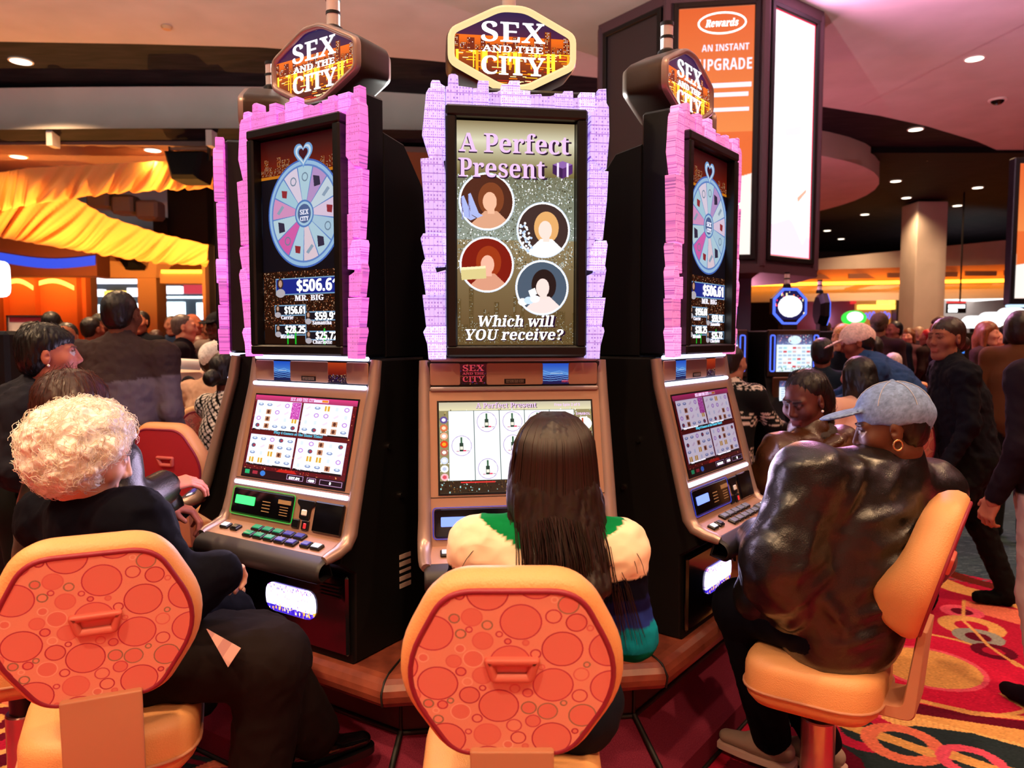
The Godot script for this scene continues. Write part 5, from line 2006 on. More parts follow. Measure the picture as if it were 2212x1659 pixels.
func woman_curly() -> void:
	var base := Vector3(-1.1, 0, -1.95)
	var f := Vector3(0.8, 0, -0.6).normalized()
	var J := {"hip": at(275, 1440, 2.06), "chest": at(220, 1230, 2.08), "neck": at(182, 1085, 2.06), "head": at(196, 985, 2.03), "front": f, "shl": at(110, 1120, 2.2), "shr": at(290, 1128, 1.98)}
	J.hip.y = 0.69
	var arms := [[J.shl, at(230, 1290, 2.32), at(440, 1240, 2.3)], [J.shr, at(385, 1285, 1.98), at(472, 1238, 2.02)]]
	var legs := [[J.hip + Vector3(-0.04, 0, -0.09), at(560, 1402, 2.12), at(672, 1578, 2.22)], [J.hip + Vector3(0.05, 0, 0.09), at(588, 1425, 2.02), at(560, 1690, 2.04)]]
	var skin := lin("eab49c")
	var hx := Transform3D(look(Vector3(0.85, -0.32, -0.42)), J.head)
	var t := hero("elderly woman with curly white hair and black coat in profile", base, J, 0.95, skin, hx, 0.005, arms, legs, [[arms[1][2], (at(500, 1224, 2.1) - arms[1][2]), Vector3(0, 0.8, 0.5), -1.0, 0.75], [arms[0][2], Vector3(0.8, -0.2, -0.3), Vector3(0, 1, 0), 1.0, 0.6]], false, "players at the carousel")
	var b := jacket(J, 1.08, arms, [0.09, 0.082, 0.066], 0.05, 0.007, 7.0, 1.1)
	b.cap(J.hip, J.hip + f * 0.25, 0.15, 0.12, 0, 0.08)
	wear(t, b, "coat", M.dyed, 0.011, [lin("0b0b12")])
	wear(t, trousers(J, legs, 1.0, [0.12, 0.098, 0.085], 0.004), "trousers", M.dyed, 0.013, [lin("1a1312")])
	for l in legs:
		shoe(t, l[2] - Vector3(0, 0.02, 0), Vector3(0.75, 0, -0.5), M.gloss, M.black)
	# scarf at the collar
	var sb := Blob.new()
	sb.cap(J.neck + f * 0.05 + Vector3(0, 0.02, 0), J.neck + f * 0.1 + Vector3(0, -0.09, 0.02), 0.03, 0.025, 0, 0.02)
	sb.shade = func(p: Vector3, c: Color) -> Color:
		return lin("d8a0b0") if folds.get_noise_3dv(p * 90.0) > 0.05 else lin("7a2850")
	wear(t, sb, "scarf", M.dyed, 0.006, [Color.WHITE])
	# curls
	var hm := MB.new()
	var hb := Blob.new()
	var c: Vector3 = at(170, 960, 2.02)
	var hd := hx.basis
	hb.ell(c + Vector3(0.0, 0.005, 0), Vector3(0.118, 0.112, 0.12), Basis.IDENTITY, 0, 0.03)
	hb.ell(c + Vector3(-0.045, -0.06, 0.0), Vector3(0.085, 0.082, 0.1), Basis.IDENTITY, 0, 0.03)
	for k in 330:
		var d := Vector3(rng.randfn(), rng.randfn(), rng.randfn()).normalized()
		if d.dot(Vector3(0.75, -0.55, -0.3).normalized()) > 0.72:
			continue
		var r := Vector3(0.119, 0.113, 0.121)
		if d.y < -0.3 and d.x < 0.2:
			r *= 1.06
		var p := c + d * r
		hb.ell(p, Vector3(0.017, 0.012, 0.017) * rng.randf_range(0.5, 1.9), Basis(Vector3.UP, rng.randf() * 6.0), 0, 0.012)
	hb.shade = func(p: Vector3, q: Color) -> Color:
		var n := folds.get_noise_3dv(p * 70.0)
		return q.lerp(lin("ead9be"), clampf(n * 1.2, 0.0, 0.5))
	hb.push = func(p: Vector3, n: Vector3, id: int) -> float:
		var w := p + Vector3(folds.get_noise_3dv(p * 14.0), folds.get_noise_3dv(p * 14.0 + Vector3(5, 0, 0)), folds.get_noise_3dv(p * 14.0 + Vector3(0, 5, 0))) * 0.05
		return 0.0055 * sin(w.y * 210.0 + w.x * 150.0) * (0.4 + 0.6 * absf(folds.get_noise_3dv(p * 20.0))) + 0.003 * folds.get_noise_3dv(p * 90.0)
	hb.build(hm, 0.0052, [lin("ffffff")])
	var shell := hm.v.size()
	for k in 1500:
		var i := rng.randi() % shell
		var d := hm.n[i]
		var swirl := Vector3(folds.get_noise_3dv(hm.v[i] * 22.0), folds.get_noise_3dv(hm.v[i] * 22.0 + Vector3(9, 0, 0)), folds.get_noise_3dv(hm.v[i] * 22.0 + Vector3(0, 9, 0))) * 2.5 + Vector3(0, -0.6, 0)
		d = (d + (hm.v[i] - c).normalized() * 2.0).normalized()
		var tng := (swirl - d * d.dot(swirl)).normalized()
		var bn := d.cross(tng)
		var lift := rng.randf_range(0.0, 0.008)
		var ln := rng.randf_range(0.035, 0.075)
		var wv := rng.randf_range(0.003, 0.008)
		var ph := rng.randf() * TAU
		var pts := []
		for s in 8:
			var u := s / 7.0 - 0.5
			pts.append(hm.v[i] + d * (lift - u * u * ln * 0.28) + tng * u * ln + bn * wv * sin(ph + u * 9.0) + d * wv * 0.7 * cos(ph + u * 9.0))
		hm.col = lin("ffffff").lerp(lin("e8d8bc"), rng.randf())
		strand(hm, pts, 0.0010, 0.0005, 3)
	for k in 260:          # flyaway wisps
		var d := Vector3(rng.randfn(), rng.randfn() * 0.8 + 0.1, rng.randfn()).normalized()
		if d.dot(Vector3(0.75, -0.55, -0.3).normalized()) > 0.6:
			continue
		var p := c + d * Vector3(0.12, 0.114, 0.122)
		var sd := d.cross(Vector3(rng.randfn(), rng.randfn(), rng.randfn())).normalized()
		hm.col = lin("fff8ea")
		strand(hm, [p, p + d * 0.014 + sd * 0.008, p + d * 0.022 + sd * 0.022, p + d * 0.016 + sd * 0.034], 0.0008, 0.0003, 3)
	shiftmb(hm, -base)
	put(hm, "hair", M.hair_pale, t)

func man_leather() -> void:
	var base := Vector3(1.0, 0, -2.3)
	var f := Vector3(-0.62, -0.12, -0.78).normalized()
	var J := {"hip": at(1815, 1365, 2.3), "chest": at(1852, 1130, 2.3), "neck": at(1932, 1005, 2.34), "head": at(1922, 926, 2.31), "front": f, "shl": at(1748, 1035, 2.2), "shr": at(2005, 1062, 2.44)}
	J.hip.y = 0.72
	var arms := [[J.shl, at(1684, 1205, 2.16), at(1640, 1168, 2.5)], [J.shr, at(1990, 1200, 2.6), at(1800, 1190, 2.75)]]
	var legs := [[J.hip + Vector3(-0.1, -0.04, 0.06), at(1600, 1310, 2.5), at(1668, 1500, 2.6)], [J.hip + Vector3(0.06, -0.04, -0.07), at(1640, 1310, 2.75), at(1775, 1560, 2.62)]]
	legs[0][2].y = 0.13
	legs[1][2].y = 0.10
	var skin := lin("5a3426")
	var hx := Transform3D(look(Vector3(-0.88, -0.22, -0.32)), J.head)
	var t := hero("man in faded denim cap and black leather jacket seen from behind", base, J, 1.1, skin, hx, 0.004, arms, legs, [[arms[0][2], Vector3(-0.3, -0.2, -1), Vector3(0, 1, 0), -1.0, 0.4], [arms[1][2], Vector3(-0.6, -0.2, -0.6), Vector3(0, 1, 0), 1.0, 0.4]], true, "players at the carousel")
	var b := jacket(J, 1.28, arms, [0.108, 0.1, 0.078], 0.02, 0.0, 5.2, 1.25)
	b.push = crease_push([[1770, 1285, 1818, 1350, 0.02], [1838, 1122, 2030, 1104, 0.009], [1890, 1178, 2036, 1128, 0.018], [1880, 1215, 1985, 1185, 0.014], [1640, 1235, 1765, 1196, 0.014], [1700, 1006, 1805, 984, 0.01], [1795, 1140, 1872, 1010, 0.012], [1850, 1262, 1990, 1170, 0.015], [1775, 1230, 1690, 1300, 0.014], [1840, 1322, 1960, 1290, 0.016], [1745, 1120, 1700, 1230, 0.014], [1665, 1120, 1720, 1065, 0.012], [1900, 1300, 1985, 1235, 0.012], [1730, 1330, 1700, 1390, 0.014], [1930, 1060, 1985, 1010, 0.008], [1820, 1380, 1900, 1360, 0.012]], 2.14, 0.006)
	b.cap(J.hip, at(1650, 1290, 2.4), 0.16, 0.1, 0, 0.08)
	b.cap(J.chest + Vector3(-0.03, -0.1, 0.0), at(1690, 1260, 2.2), 0.17, 0.11, 0, 0.09)
	wear(t, b, "leather_jacket", M.leather_black, 0.0095, [Color.WHITE])
	wear(t, trousers(J, legs, 0.8, [0.098, 0.085, 0.07], 0.003), "trousers", M.dyed, 0.014, [lin("0c0b0d")])
	for l in legs:
		shoe(t, l[2], Vector3(-0.7, 0, -0.55), M.sneaker, M.sneaker_sole)
	var hm := MB.new()
	add_hair(hm, hx, "crop", lin("0c0808"), 0.006, 0.98)
	var bd := Blob.new()
	bd.ell(hx * Vector3(0, -0.1, 0.07), Vector3(0.03, 0.022, 0.022), hx.basis, 0, 0.01)
	bd.build(hm, 0.005, [lin("100a08")])
	shiftmb(hm, -base)
	put(hm, "hair", M.hair, t)
	var cm := MB.new()
	add_cap(cm, Transform3D(hx.basis * Basis(Vector3.RIGHT, -0.16), hx.origin + Vector3(0.0, 0.012, 0)), lin("7c94c0"), 0.005, 0.98)
	shiftmb(cm, -base)
	var cap := put(cm, "denim_cap", M.denim, t)
	var sm := MB.new()
	for a in 6:
		var pts := []
		for s in 7:
			var th := 0.12 + s * 0.2
			var ph := a * TAU / 6.0 + 0.5
			pts.append(Transform3D(hx.basis * Basis(Vector3.RIGHT, -0.16), hx.origin + Vector3(0, 0.012, 0)) * (Vector3(0, 0.0445, -0.012) + Vector3(sin(th) * cos(ph) * 0.0905, cos(th) * 0.0935, sin(th) * sin(ph) * 0.111)))
		sm.tube(pts, 0.0014, 4, false)
	shiftmb(sm, -base)
	put(sm, "cap_seam", M.denim_seam, cap)
	var em := MB.new()
	var ear := hx * Vector3(0.083, -0.042, -0.004)
	for k in 14:
		var a0 := TAU * k / 14
		em.tube([ear + Vector3(cos(a0) * 0.014, sin(a0) * 0.016, 0.0), ear + Vector3(cos(a0 + 0.45) * 0.014, sin(a0 + 0.45) * 0.016, 0.0)], 0.0035, 5, false)
	shiftmb(em, -base)
	put(em, "earring", M.gold, t)

func woman_brown_leather() -> void:
	var base := Vector3(1.35, 0, -3.3)
	var f := Vector3(-0.8, -0.1, 0.25).normalized()
	var J := {"hip": at(1775, 1190, 3.35), "chest": at(1752, 1040, 3.3), "neck": at(1748, 938, 3.28), "head": at(1738, 866, 3.25), "front": f, "shl": at(1690, 985, 3.08), "shr": at(1815, 965, 3.5)}
	J.hip.y = 0.72
	var arms := [[J.shl, at(1712, 1090, 3.02), at(1645, 1030, 3.12)], [J.shr, at(1850, 1060, 3.5), at(1740, 1060, 3.55)]]
	var legs := [[J.hip + Vector3(0, -0.04, 0.09), at(1640, 1170, 3.1), at(1640, 1290, 3.2)], [J.hip + Vector3(0, -0.04, -0.09), at(1660, 1150, 3.45), at(1660, 1260, 3.5)]]
	var skin := lin("5e3028")
	var hx := Transform3D(look(Vector3(-0.8, -0.34, 0.5)), J.head)
	var t := hero("woman with dark bob looking down in a shiny brown leather jacket", base, J, 1.0, skin, hx, 0.005, arms, legs, [[arms[0][2], at(1628, 1050, 3.08) - arms[0][2], Vector3(0.2, 1, 0.4), -1.0, 0.35], [arms[1][2], Vector3(-0.8, -0.2, 0.1), Vector3(0, 1, 0), 1.0, 0.4]], false, "players at the carousel")
	var b := jacket(J, 1.12, arms, [0.098, 0.085, 0.066], 0.0, 0.0, 7.0, 1.3)
	b.push = crease_push([[1650, 985, 1700, 1040, 0.016], [1690, 1000, 1745, 1060, 0.014], [1780, 950, 1825, 1010, 0.016], [1760, 980, 1800, 1060, 0.014], [1700, 1040, 1720, 1090, 0.012], [1660, 940, 1690, 990, 0.012], [1790, 1020, 1835, 1050, 0.013]], 3.08, 0.008)
	wear(t, b, "leather_jacket", M.leather_brown, 0.012, [Color.WHITE])
	wear(t, trousers(J, legs, 1.0, [0.11, 0.08, 0.06], 0.0), "trousers", M.dyed, 0.018, [lin("0c0b0d")])
	var hm := MB.new()
	add_hair(hm, hx, "swept", lin("160d0c"), 0.006, 0.98)
	strands_on(hm, 500, 0.05, lin("1c100e"))
	shiftmb(hm, -base)
	put(hm, "hair", M.hair, t)
	var em := MB.new()
	em.ellipsoid(hx * Vector3(0.084, -0.04, 0.004), Vector3(0.006, 0.006, 0.006))
	shiftmb(em, -base)
	put(em, "earring", M.pearl, t)
	# fur collar edge with snaps
	var cb := Blob.new()
	cb.chain([J.neck + Vector3(0.06, -0.02, 0.08), J.neck + f * 0.11 + Vector3(0, -0.08, 0.05), J.chest + f * 0.17 + Vector3(0, 0.03, 0.03)], [0.03, 0.032, 0.026], 0, 0.02)
	wear(t, cb, "collar_lining", M.leather_brown_dark, 0.009, [Color.WHITE])
	var lb := Blob.new()
	lb.chain([J.neck + Vector3(0.09, 0.0, -0.02), J.neck + Vector3(0.07, -0.01, 0.11), J.neck + f * 0.08 + Vector3(0, -0.07, 0.13), J.chest + f * 0.16 + Vector3(0, 0.06, 0.1)], [0.03, 0.034, 0.038, 0.024], 0, 0.02, Vector3(-0.3, 0.8, 0.5).normalized(), 1.7)
	wear(t, lb, "collar", M.leather_brown, 0.009, [Color.WHITE])
	var nb := Blob.new()
	for k in 10:
		var a0 := TAU * k / 10.0
		var a1 := TAU * (k + 1) / 10.0
		nb.cap(J.neck + Vector3(cos(a0) * 0.085, -0.012 - 0.03 * cos(a0 + 0.2) * f.x, sin(a0) * 0.085), J.neck + Vector3(cos(a1) * 0.085, -0.012 - 0.03 * cos(a1 + 0.2) * f.x, sin(a1) * 0.085), 0.03, 0.03, 0, 0.02)
	nb.push = cloth_push(0.004, 40.0)
	wear(t, nb, "fur_collar", M.leather_brown_dark, 0.008, [Color.WHITE])
	for k in 2:
		var sm := MB.new()
		sm.ellipsoid(J.neck + f * (0.06 + k * 0.05) + Vector3(0, -0.035 - k * 0.045, 0.165), Vector3(0.008, 0.008, 0.008))
		shiftmb(sm, -base)
		put(sm, "snap", M.gold, t)

func woman_hoodie() -> void:
	var base := Vector3(-1.96, 0, -3.07)
	var f := Vector3(0.9, 0, 0.1).normalized()
	var J := {"hip": Vector3(-2.0, 0.92, -3.1), "chest": at(72, 928, 3.07), "neck": at(84, 842, 3.07), "head": at(110, 768, 3.05), "front": f, "shl": at(72, 878, 3.27), "shr": at(62, 886, 2.88)}
	var arms := [[J.shl, at(90, 1000, 3.3), at(160, 1060, 3.25)], [J.shr, at(50, 1010, 2.84), at(110, 1080, 2.9)]]
	var legs := [[J.hip + Vector3(0, -0.03, -0.09), Vector3(-1.98, 0.5, -3.2), Vector3(-2.0, 0.1, -3.2)], [J.hip + Vector3(0, -0.03, 0.09), Vector3(-1.98, 0.5, -3.0), Vector3(-2.0, 0.1, -3.0)]]
	var hx := Transform3D(look(Vector3(0.9, 0.05, -0.4)), J.head)
	var t := hero("woman with short black fringe in a dark hooded fleece standing in profile", base, J, 1.0, lin("b06a5c"), hx, 0.004, arms, legs, [[arms[0][2], Vector3(0.5, -0.8, 0), Vector3(0, 0, -1), 1.0, 0.4], [arms[1][2], Vector3(0.5, -0.8, 0), Vector3(0, 0, 1), -1.0, 0.4]], true)
	var b := jacket(J, 1.14, arms, [0.095, 0.085, 0.065], 0.05, 0.009, 7.0, 1.1)
	b.cap(J.neck + Vector3(-0.08, -0.02, -0.06), J.neck + Vector3(-0.1, -0.03, 0.08), 0.05, 0.05, 0, 0.03)
	wear(t, b, "fleece", M.dyed, 0.011, [lin("1e1e2a")])
	wear(t, trousers(J, legs, 1.0, [0.11, 0.08, 0.065], 0.0), "trousers", M.dyed, 0.02, [lin("101014")])
	for l in legs:
		shoe(t, l[2], f, M.black, M.black)
	var hm := MB.new()
	add_hair(hm, hx, "fringe", lin("0b0809"), 0.005)
	strands_on(hm, 700, 0.035, lin("120c0c"))
	shiftmb(hm, -base)
	put(hm, "hair", M.hair, t)
	var em := MB.new()
	em.ellipsoid(hx * Vector3(-0.084, -0.038, 0.0), Vector3(0.0055, 0.0055, 0.0055))
	shiftmb(em, -base)
	put(em, "earring", M.pearl, t)
	var cm := MB.new()
	cm.face([J.neck + Vector3(0.05, 0.01, 0.06), J.neck + Vector3(0.09, 0.0, 0.03), J.neck + Vector3(0.075, -0.05, 0.06)], Vector3(0.5, 0, 1))
	shiftmb(cm, -base)
	put(cm, "shirt_collar", M.white_plastic, t)

func woman_black_leather() -> void:
	var base := Vector3(-1.5, 0, -2.4)
	var f := Vector3(0.85, 0, -0.5).normalized()
	var J := {"hip": Vector3(-1.52, 0.74, -2.42), "chest": at(155, 1075, 2.4), "neck": at(160, 960, 2.4), "head": at(166, 892, 2.4), "front": f, "shl": at(130, 1000, 2.55), "shr": at(235, 1005, 2.24)}
	var arms := [[J.shl, at(230, 1120, 2.6), at(360, 1090, 2.62)], [J.shr, at(262, 1110, 2.2), at(352, 1052, 2.45)]]
	var legs := [[J.hip + Vector3(0, -0.04, -0.09), J.hip + Vector3(0.4, -0.03, -0.3), J.hip + Vector3(0.4, -0.45, -0.3)], [J.hip + Vector3(0, -0.04, 0.09), J.hip + Vector3(0.42, -0.03, -0.12), J.hip + Vector3(0.42, -0.45, -0.12)]]
	var hx := Transform3D(look(Vector3(0.85, -0.1, -0.5)), J.head)
	var t := hero("brown-haired woman in black leather reaching a hand towards her machine", base, J, 0.95, lin("c87868"), hx, 0.007, arms, legs, [[arms[1][2], at(440, 1030, 2.55) - arms[1][2], Vector3(-0.1, 1, 0.5), -1.0, 0.3], [arms[0][2], Vector3(0.8, -0.3, -0.3), Vector3(0, 1, 0), 1.0, 0.5]], true, "players at the carousel")
	var b := jacket(J, 1.05, arms, [0.085, 0.075, 0.058], 0.02, 0.0, 8.0, 1.1)
	b.push = drape_push(0.007)
	wear(t, b, "leather_jacket", M.leather_black, 0.012, [Color.WHITE])
	wear(t, trousers(J, legs, 1.0, [0.11, 0.08, 0.06], 0.0), "trousers", M.dyed, 0.02, [lin("100e10")])
	var hm := MB.new()
	add_hair(hm, hx, "bob", lin("331610"), 0.007, 1.04)
	strands_on(hm, 600, 0.05, lin("4a2418"))
	shiftmb(hm, -base)
	put(hm, "hair", M.hair, t)

func people_near() -> void:
	folds.seed = 11
	folds.frequency = 1.0
	folds.fractal_octaves = 2
	woman_striped()
	woman_curly()
	man_leather()
	woman_brown_leather()
	woman_hoodie()
	woman_black_leather()
	var fl := func(px: float, d: float) -> Vector3:
		var p := at(px, 723, d)
		return Vector3(p.x, 0, p.z)
	# left side, going back
	extra("broad man in a grey jacket with dark yoke standing with his back turned", fl.call(252, 3.95), PI - 0.05, {"h": 1.8, "girth": 1.25, "shoulder": 0.22, "skin": "6a4030", "top": "5c545e", "pants": "141214", "hair": "crop", "cell": 0.012, "hcell": 0.007, "fold": 0.006, "hands": true, "shade": func(p: Vector3, c: Color) -> Color: return lin("382e2c") if c.is_equal_approx(lin("5c545e")) and p.y > 1.33 + absf(p.x) * 0.12 else c})
	extra("woman with a dark bun in a black and white chequered top seated", fl.call(476, 4.25), PI - 0.6, {"sit": true, "h": 1.66, "seat": 0.62, "skin": "5a3024", "top": "f0e8e0", "hair": "bun", "hairc": "120a0a", "arm": "fwd", "cell": 0.008, "hcell": 0.007, "shade": func(p: Vector3, c: Color) -> Color:
		if not c.is_equal_approx(lin("f0e8e0")):
			return c
		var a := sin((p.y + p.x * 0.7 + p.z * 0.7) * 165.0)
		var b := sin((p.y - p.x * 0.7 - p.z * 0.7) * 165.0)
		return lin("0c0a0c") if a > 0.55 or b > 0.55 else c})
	extra("man in a white cap and tan shirt seated before a machine", fl.call(452, 5.0), PI - 0.35, {"sit": true, "h": 1.74, "seat": 0.62, "girth": 1.2, "shoulder": 0.21, "skin": "a05a48", "top": "c8a088", "cap": "f0ece8", "hairc": "2a1a14", "arm": "fwd", "cell": 0.013, "hcell": 0.007, "fold": 0.006})
	extra("grey-haired man in a dark suit and white collar turned sideways", fl.call(386, 6.9), PI / 2 + 0.3, {"h": 1.76, "girth": 1.15, "skin": "d89078", "top": "16141c", "pants": "121014", "hairc": "5a4a48", "collar": "f0e8e8", "cell": 0.02, "hcell": 0.009})
	extra("bearded man in a dark cap and grey sweatshirt facing this way", fl.call(474, 7.5), -0.25, {"h": 1.78, "girth": 1.1, "skin": "6a4438", "top": "6a5a58", "hairc": "140c0c", "cap": "1c1a20", "cell": 0.018, "hcell": 0.008})
	extra("bald man in dark clothes beside the grey-haired suited man", fl.call(408, 8.8), PI / 2, {"h": 1.82, "skin": "a86048", "top": "14121a", "hair": "none", "cell": 0.022})
	extra("short woman with auburn hair standing behind the suited man", fl.call(424, 7.9), PI / 2 + 0.6, {"h": 1.55, "skin": "c07058", "top": "4a2a28", "hair": "bob", "hairc": "5a2818", "cell": 0.022})
	extra("tall man in a black suit with white shirt and dark tie", fl.call(310, 8.6), -0.1, {"h": 1.84, "skin": "b06a50", "top": "121018", "hairc": "1a1210", "collar": "f4f0f0", "cell": 0.022})
	extra("young man with dark hair staring this way past the grey jacket", fl.call(146, 5.6), 0.35, {"h": 1.66, "skin": "a8684c", "top": "2a2420", "hairc": "140e0c", "cell": 0.02, "hcell": 0.008})
	extra("man in a brown coat seen from the back before the amber panels", fl.call(108, 7.4), PI, {"h": 1.8, "girth": 1.15, "skin": "3a2418", "top": "3c2618", "hairc": "0a0808", "cell": 0.022})
	extra("person in a pale beige jacket by the framed white board", fl.call(16, 6.0), PI - 0.4, {"h": 1.6, "girth": 1.1, "skin": "a86a50", "top": "c8a080", "hairc": "2a1810", "cell": 0.022})
	extra("man with close black hair in front of the framed white board", fl.call(60, 6.3), PI / 2, {"h": 1.68, "skin": "7a4a38", "top": "5a2a20", "hairc": "0c0808", "cell": 0.022})
	extra("man with close brown hair beside the framed white board", fl.call(84, 6.75), PI / 2 + 0.2, {"h": 1.67, "skin": "a06850", "top": "6a4438", "hairc": "3a2018", "cell": 0.022})
	extra("dark-haired seated person bent low behind the hooded woman", fl.call(6, 4.9), PI / 2, {"sit": true, "h": 1.7, "seat": 0.62, "bend": 0.3, "skin": "7a4030", "top": "18161c", "hair": "fringe", "hairc": "0c0808", "cell": 0.018, "hcell": 0.008})
	extra("man in olive coat left of the grey jacket", fl.call(190, 7.2), PI - 0.4, {"h": 1.74, "skin": "8a4a3a", "top": "2c2620", "hairc": "140c0a", "cell": 0.022})
	extra("person in navy standing behind the grey jacket's shoulder", fl.call(212, 8.0), PI / 2, {"h": 1.8, "skin": "5a3428", "top": "141624", "hairc": "0c0808", "cell": 0.022})
	extra("woman with reddish hair in a purple top before the bright doorway", fl.call(335, 9.2), 0.7, {"h": 1.62, "skin": "c87868", "top": "3a2030", "hair": "bob", "hairc": "3a1810", "cell": 0.022})
	for k in 5:
		extra(["dark-coated onlooker in front of the dark plum wall", "man in charcoal with a pale face near the plum wall", "onlooker in a wine-coloured jacket near the plum wall", "short onlooker in black beside the plum wall", "tall onlooker in slate blue near the bright doorway"][k], fl.call([452, 470, 436, 492, 372][k], [9.5, 10.2, 10.8, 9.0, 10.0][k]), [0.5, -0.6, 1.4, 2.4, 0.3][k], {"h": [1.75, 1.8, 1.68, 1.6, 1.82][k], "skin": ["7a4838", "b88070", "9a5a48", "6a4034", "a06a58"][k], "top": ["101018", "1c1a20", "4a1820", "0e0c10", "26304a"][k], "hairc": "140c0a", "cell": 0.026, "hcell": 0.012})
	# right side
	extra("blonde woman in black in the crowd beyond the far machines", fl.call(1830, 6.9), -1.2, {"h": 1.66, "skin": "d89878", "top": "14121a", "hair": "long", "hairc": "e0a868", "cell": 0.022, "hcell": 0.009})
	extra("grey-haired man in a dark coat among the crowd by the blonde woman", fl.call(1838, 10.9), -0.5, {"h": 1.7, "skin": "b87058", "top": "1a1616", "hairc": "a89890", "cell": 0.022, "hcell": 0.009})
	extra("man in an olive flat hat standing taller than the crowd", fl.call(1898, 8.2), PI - 0.5, {"h": 1.8, "skin": "8a5a48", "top": "2c1c1e", "hairc": "4a3428", "cap": "4a3c30", "cell": 0.022, "hcell": 0.009})
	extra("woman with dark hair in profile behind the white-capped man", fl.call(1892, 6.9), -1.4, {"h": 1.55, "skin": "c07058", "top": "1c1418", "hair": "bob", "hairc": "180e0c", "cell": 0.02, "hcell": 0.008})
	extra("man in a pale cap and blue denim jacket bending forward", fl.call(2000, 5.2), -PI / 2 - 0.35, {"h": 1.8, "girth": 1.35, "shoulder": 0.21, "bend": 0.75, "skin": "8a4a3c", "top": "2c4876", "pants": "1c1c24", "hairc": "140e0c", "cap": "f0d0c8", "arm": "fwd", "nod": 0.3, "cell": 0.014, "hcell": 0.007, "fold": 0.009})
	extra("seated woman with black hair in a peach top on a tan chair", fl.call(1868, 4.5), PI + 0.3, {"sit": true, "h": 1.62, "seat": 0.6, "skin": "b87868", "top": "e0b098", "hair": "long", "hairc": "0c0808", "cell": 0.016, "hcell": 0.008})
	extra("smiling woman in a dark jacket striding past with her head turned", fl.call(2105, 4.2), -PI / 2 - 0.25, {"h": 1.68, "girth": 1.2, "shoulder": 0.2, "bend": 0.22, "skin": "8a5444", "top": "15151a", "pants": "0e0e12", "hair": "bun", "hairc": "2a1812", "turn": 0.6, "stride": 0.24, "cell": 0.013, "hcell": 0.006, "fold": 0.008, "hands": true})
	extra("person in a black jacket and beige trousers at the edge of the aisle", fl.call(2318, 3.05), PI + 0.4, {"h": 1.72, "girth": 1.25, "shoulder": 0.2, "bend": 0.1, "skin": "b07058", "top": "17151a", "pants": "b09890", "shoes": "0e0c10", "hairc": "1c1210", "cell": 0.013, "fold": 0.004, "hands": true, "arm": "down"})
	extra("person in a snowflake-patterned sweater seated behind the carousel", fl.call(1574, 5.0), 2.3, {"sit": true, "h": 1.72, "seat": 0.62, "girth": 1.1, "skin": "b07860", "top": "1c1816", "hairc": "1a100c", "arm": "fwd", "cell": 0.011, "shade": func(p: Vector3, c: Color) -> Color:
		if not c.is_equal_approx(lin("1c1816")):
			return c
		var band := sin(p.y * 26.0)
		var dots := sin(p.y * 150.0) * sin((p.x + p.z) * 150.0)
		return lin("d8c8b8") if band > 0.35 and dots > 0.12 else c})
	extra("dark-haired person in a navy jacket just behind the brown leather jacket", fl.call(1776, 6.2), PI - 0.5, {"sit": true, "h": 1.74, "seat": 0.64, "skin": "7a4a3c", "top": "1c2430", "hair": "fringe", "hairc": "0c0a0c", "cell": 0.016, "hcell": 0.008})
	extra("grey-haired person seated low beside the denim jacket", fl.call(1935, 7.4), PI, {"sit": true, "h": 1.64, "seat": 0.55, "skin": "d8a090", "top": "3a2c30", "hairc": "c8b8b0", "cell": 0.02, "hcell": 0.009})
	var far := [[1812, 9.2, 1.7, "24304a", "c88868", "e0b088", "long", "pale blonde woman in a slate coat in the far crowd"], [1860, 10.0, 1.72, "1a1414", "a86850", "180e0c", "crop", "man in black with cropped hair in the far crowd"], [1938, 9.4, 1.74, "141018", "8a5040", "0c0808", "crop", "dark-haired man looming behind the pale cap"], [1966, 11.5, 1.66, "5a3a40", "d09080", "6a3a20", "bob", "auburn woman in dusty rose in the far crowd"], [1988, 12.0, 1.7, "30202a", "c08070", "a08068", "crop", "sandy-haired man in plum in the far crowd"], [2010, 10.5, 1.65, "2a1a1c", "b07060", "b01c28", "crop", "person with a bright red knitted cap in the far crowd"], [2040, 9.0, 1.78, "201418", "a06048", "3a1c10", "fringe", "tall person with reddish-brown hair behind the walking woman"], [2122, 7.6, 1.7, "402c2c", "d89880", "7a4020", "long", "woman with chestnut hair in a bare-shouldered top"], [2142, 8.6, 1.62, "2c2a20", "c88870", "5a3418", "crop", "young man with brown hair looking down"], [2170, 9.6, 1.7, "18141a", "a06a58", "140c0a", "crop", "man in black near the glowing far machines"], [2200, 5.6, 1.74, "5c3a24", "9a6048", "1c100c", "bob", "person in a brown coat by the hanging screen"], [1780, 10.4, 1.76, "2a1820", "b87860", "3a2014", "crop", "man in burgundy under the hanging pillar"], [1876, 11.4, 1.7, "3a2a34", "d8a090", "c89868", "bob", "fair-haired woman under the blue neon loops"], [1915, 12.4, 1.74, "1c1a24", "c08070", "2a1810", "crop", "man in midnight blue near the pale column"]]
	for p in far:
		extra(p[7], fl.call(p[0], p[1]), rng.randf() * TAU, {"h": p[2], "top": p[3], "skin": p[4], "hairc": p[5], "hair": p[6], "cell": 0.026, "hcell": 0.012})

# ---------------------------------------------------------------- the room
const CEIL := 5.3

func flat_shape(pts: Array, h0: float, h1: float, called: String, m: Material, parent: Node = self) -> MeshInstance3D:   # plan outline in (x, z), between two heights
	var p := []
	for a in pts:
		p.append(Vector2(a.x, -a.z))
	var mb := MB.new()
	mb.x = Transform3D(Basis(Vector3.RIGHT, -PI / 2), Vector3.ZERO)
	mb.prism(p, h0, h1)
	return put(mb, called, m, parent)

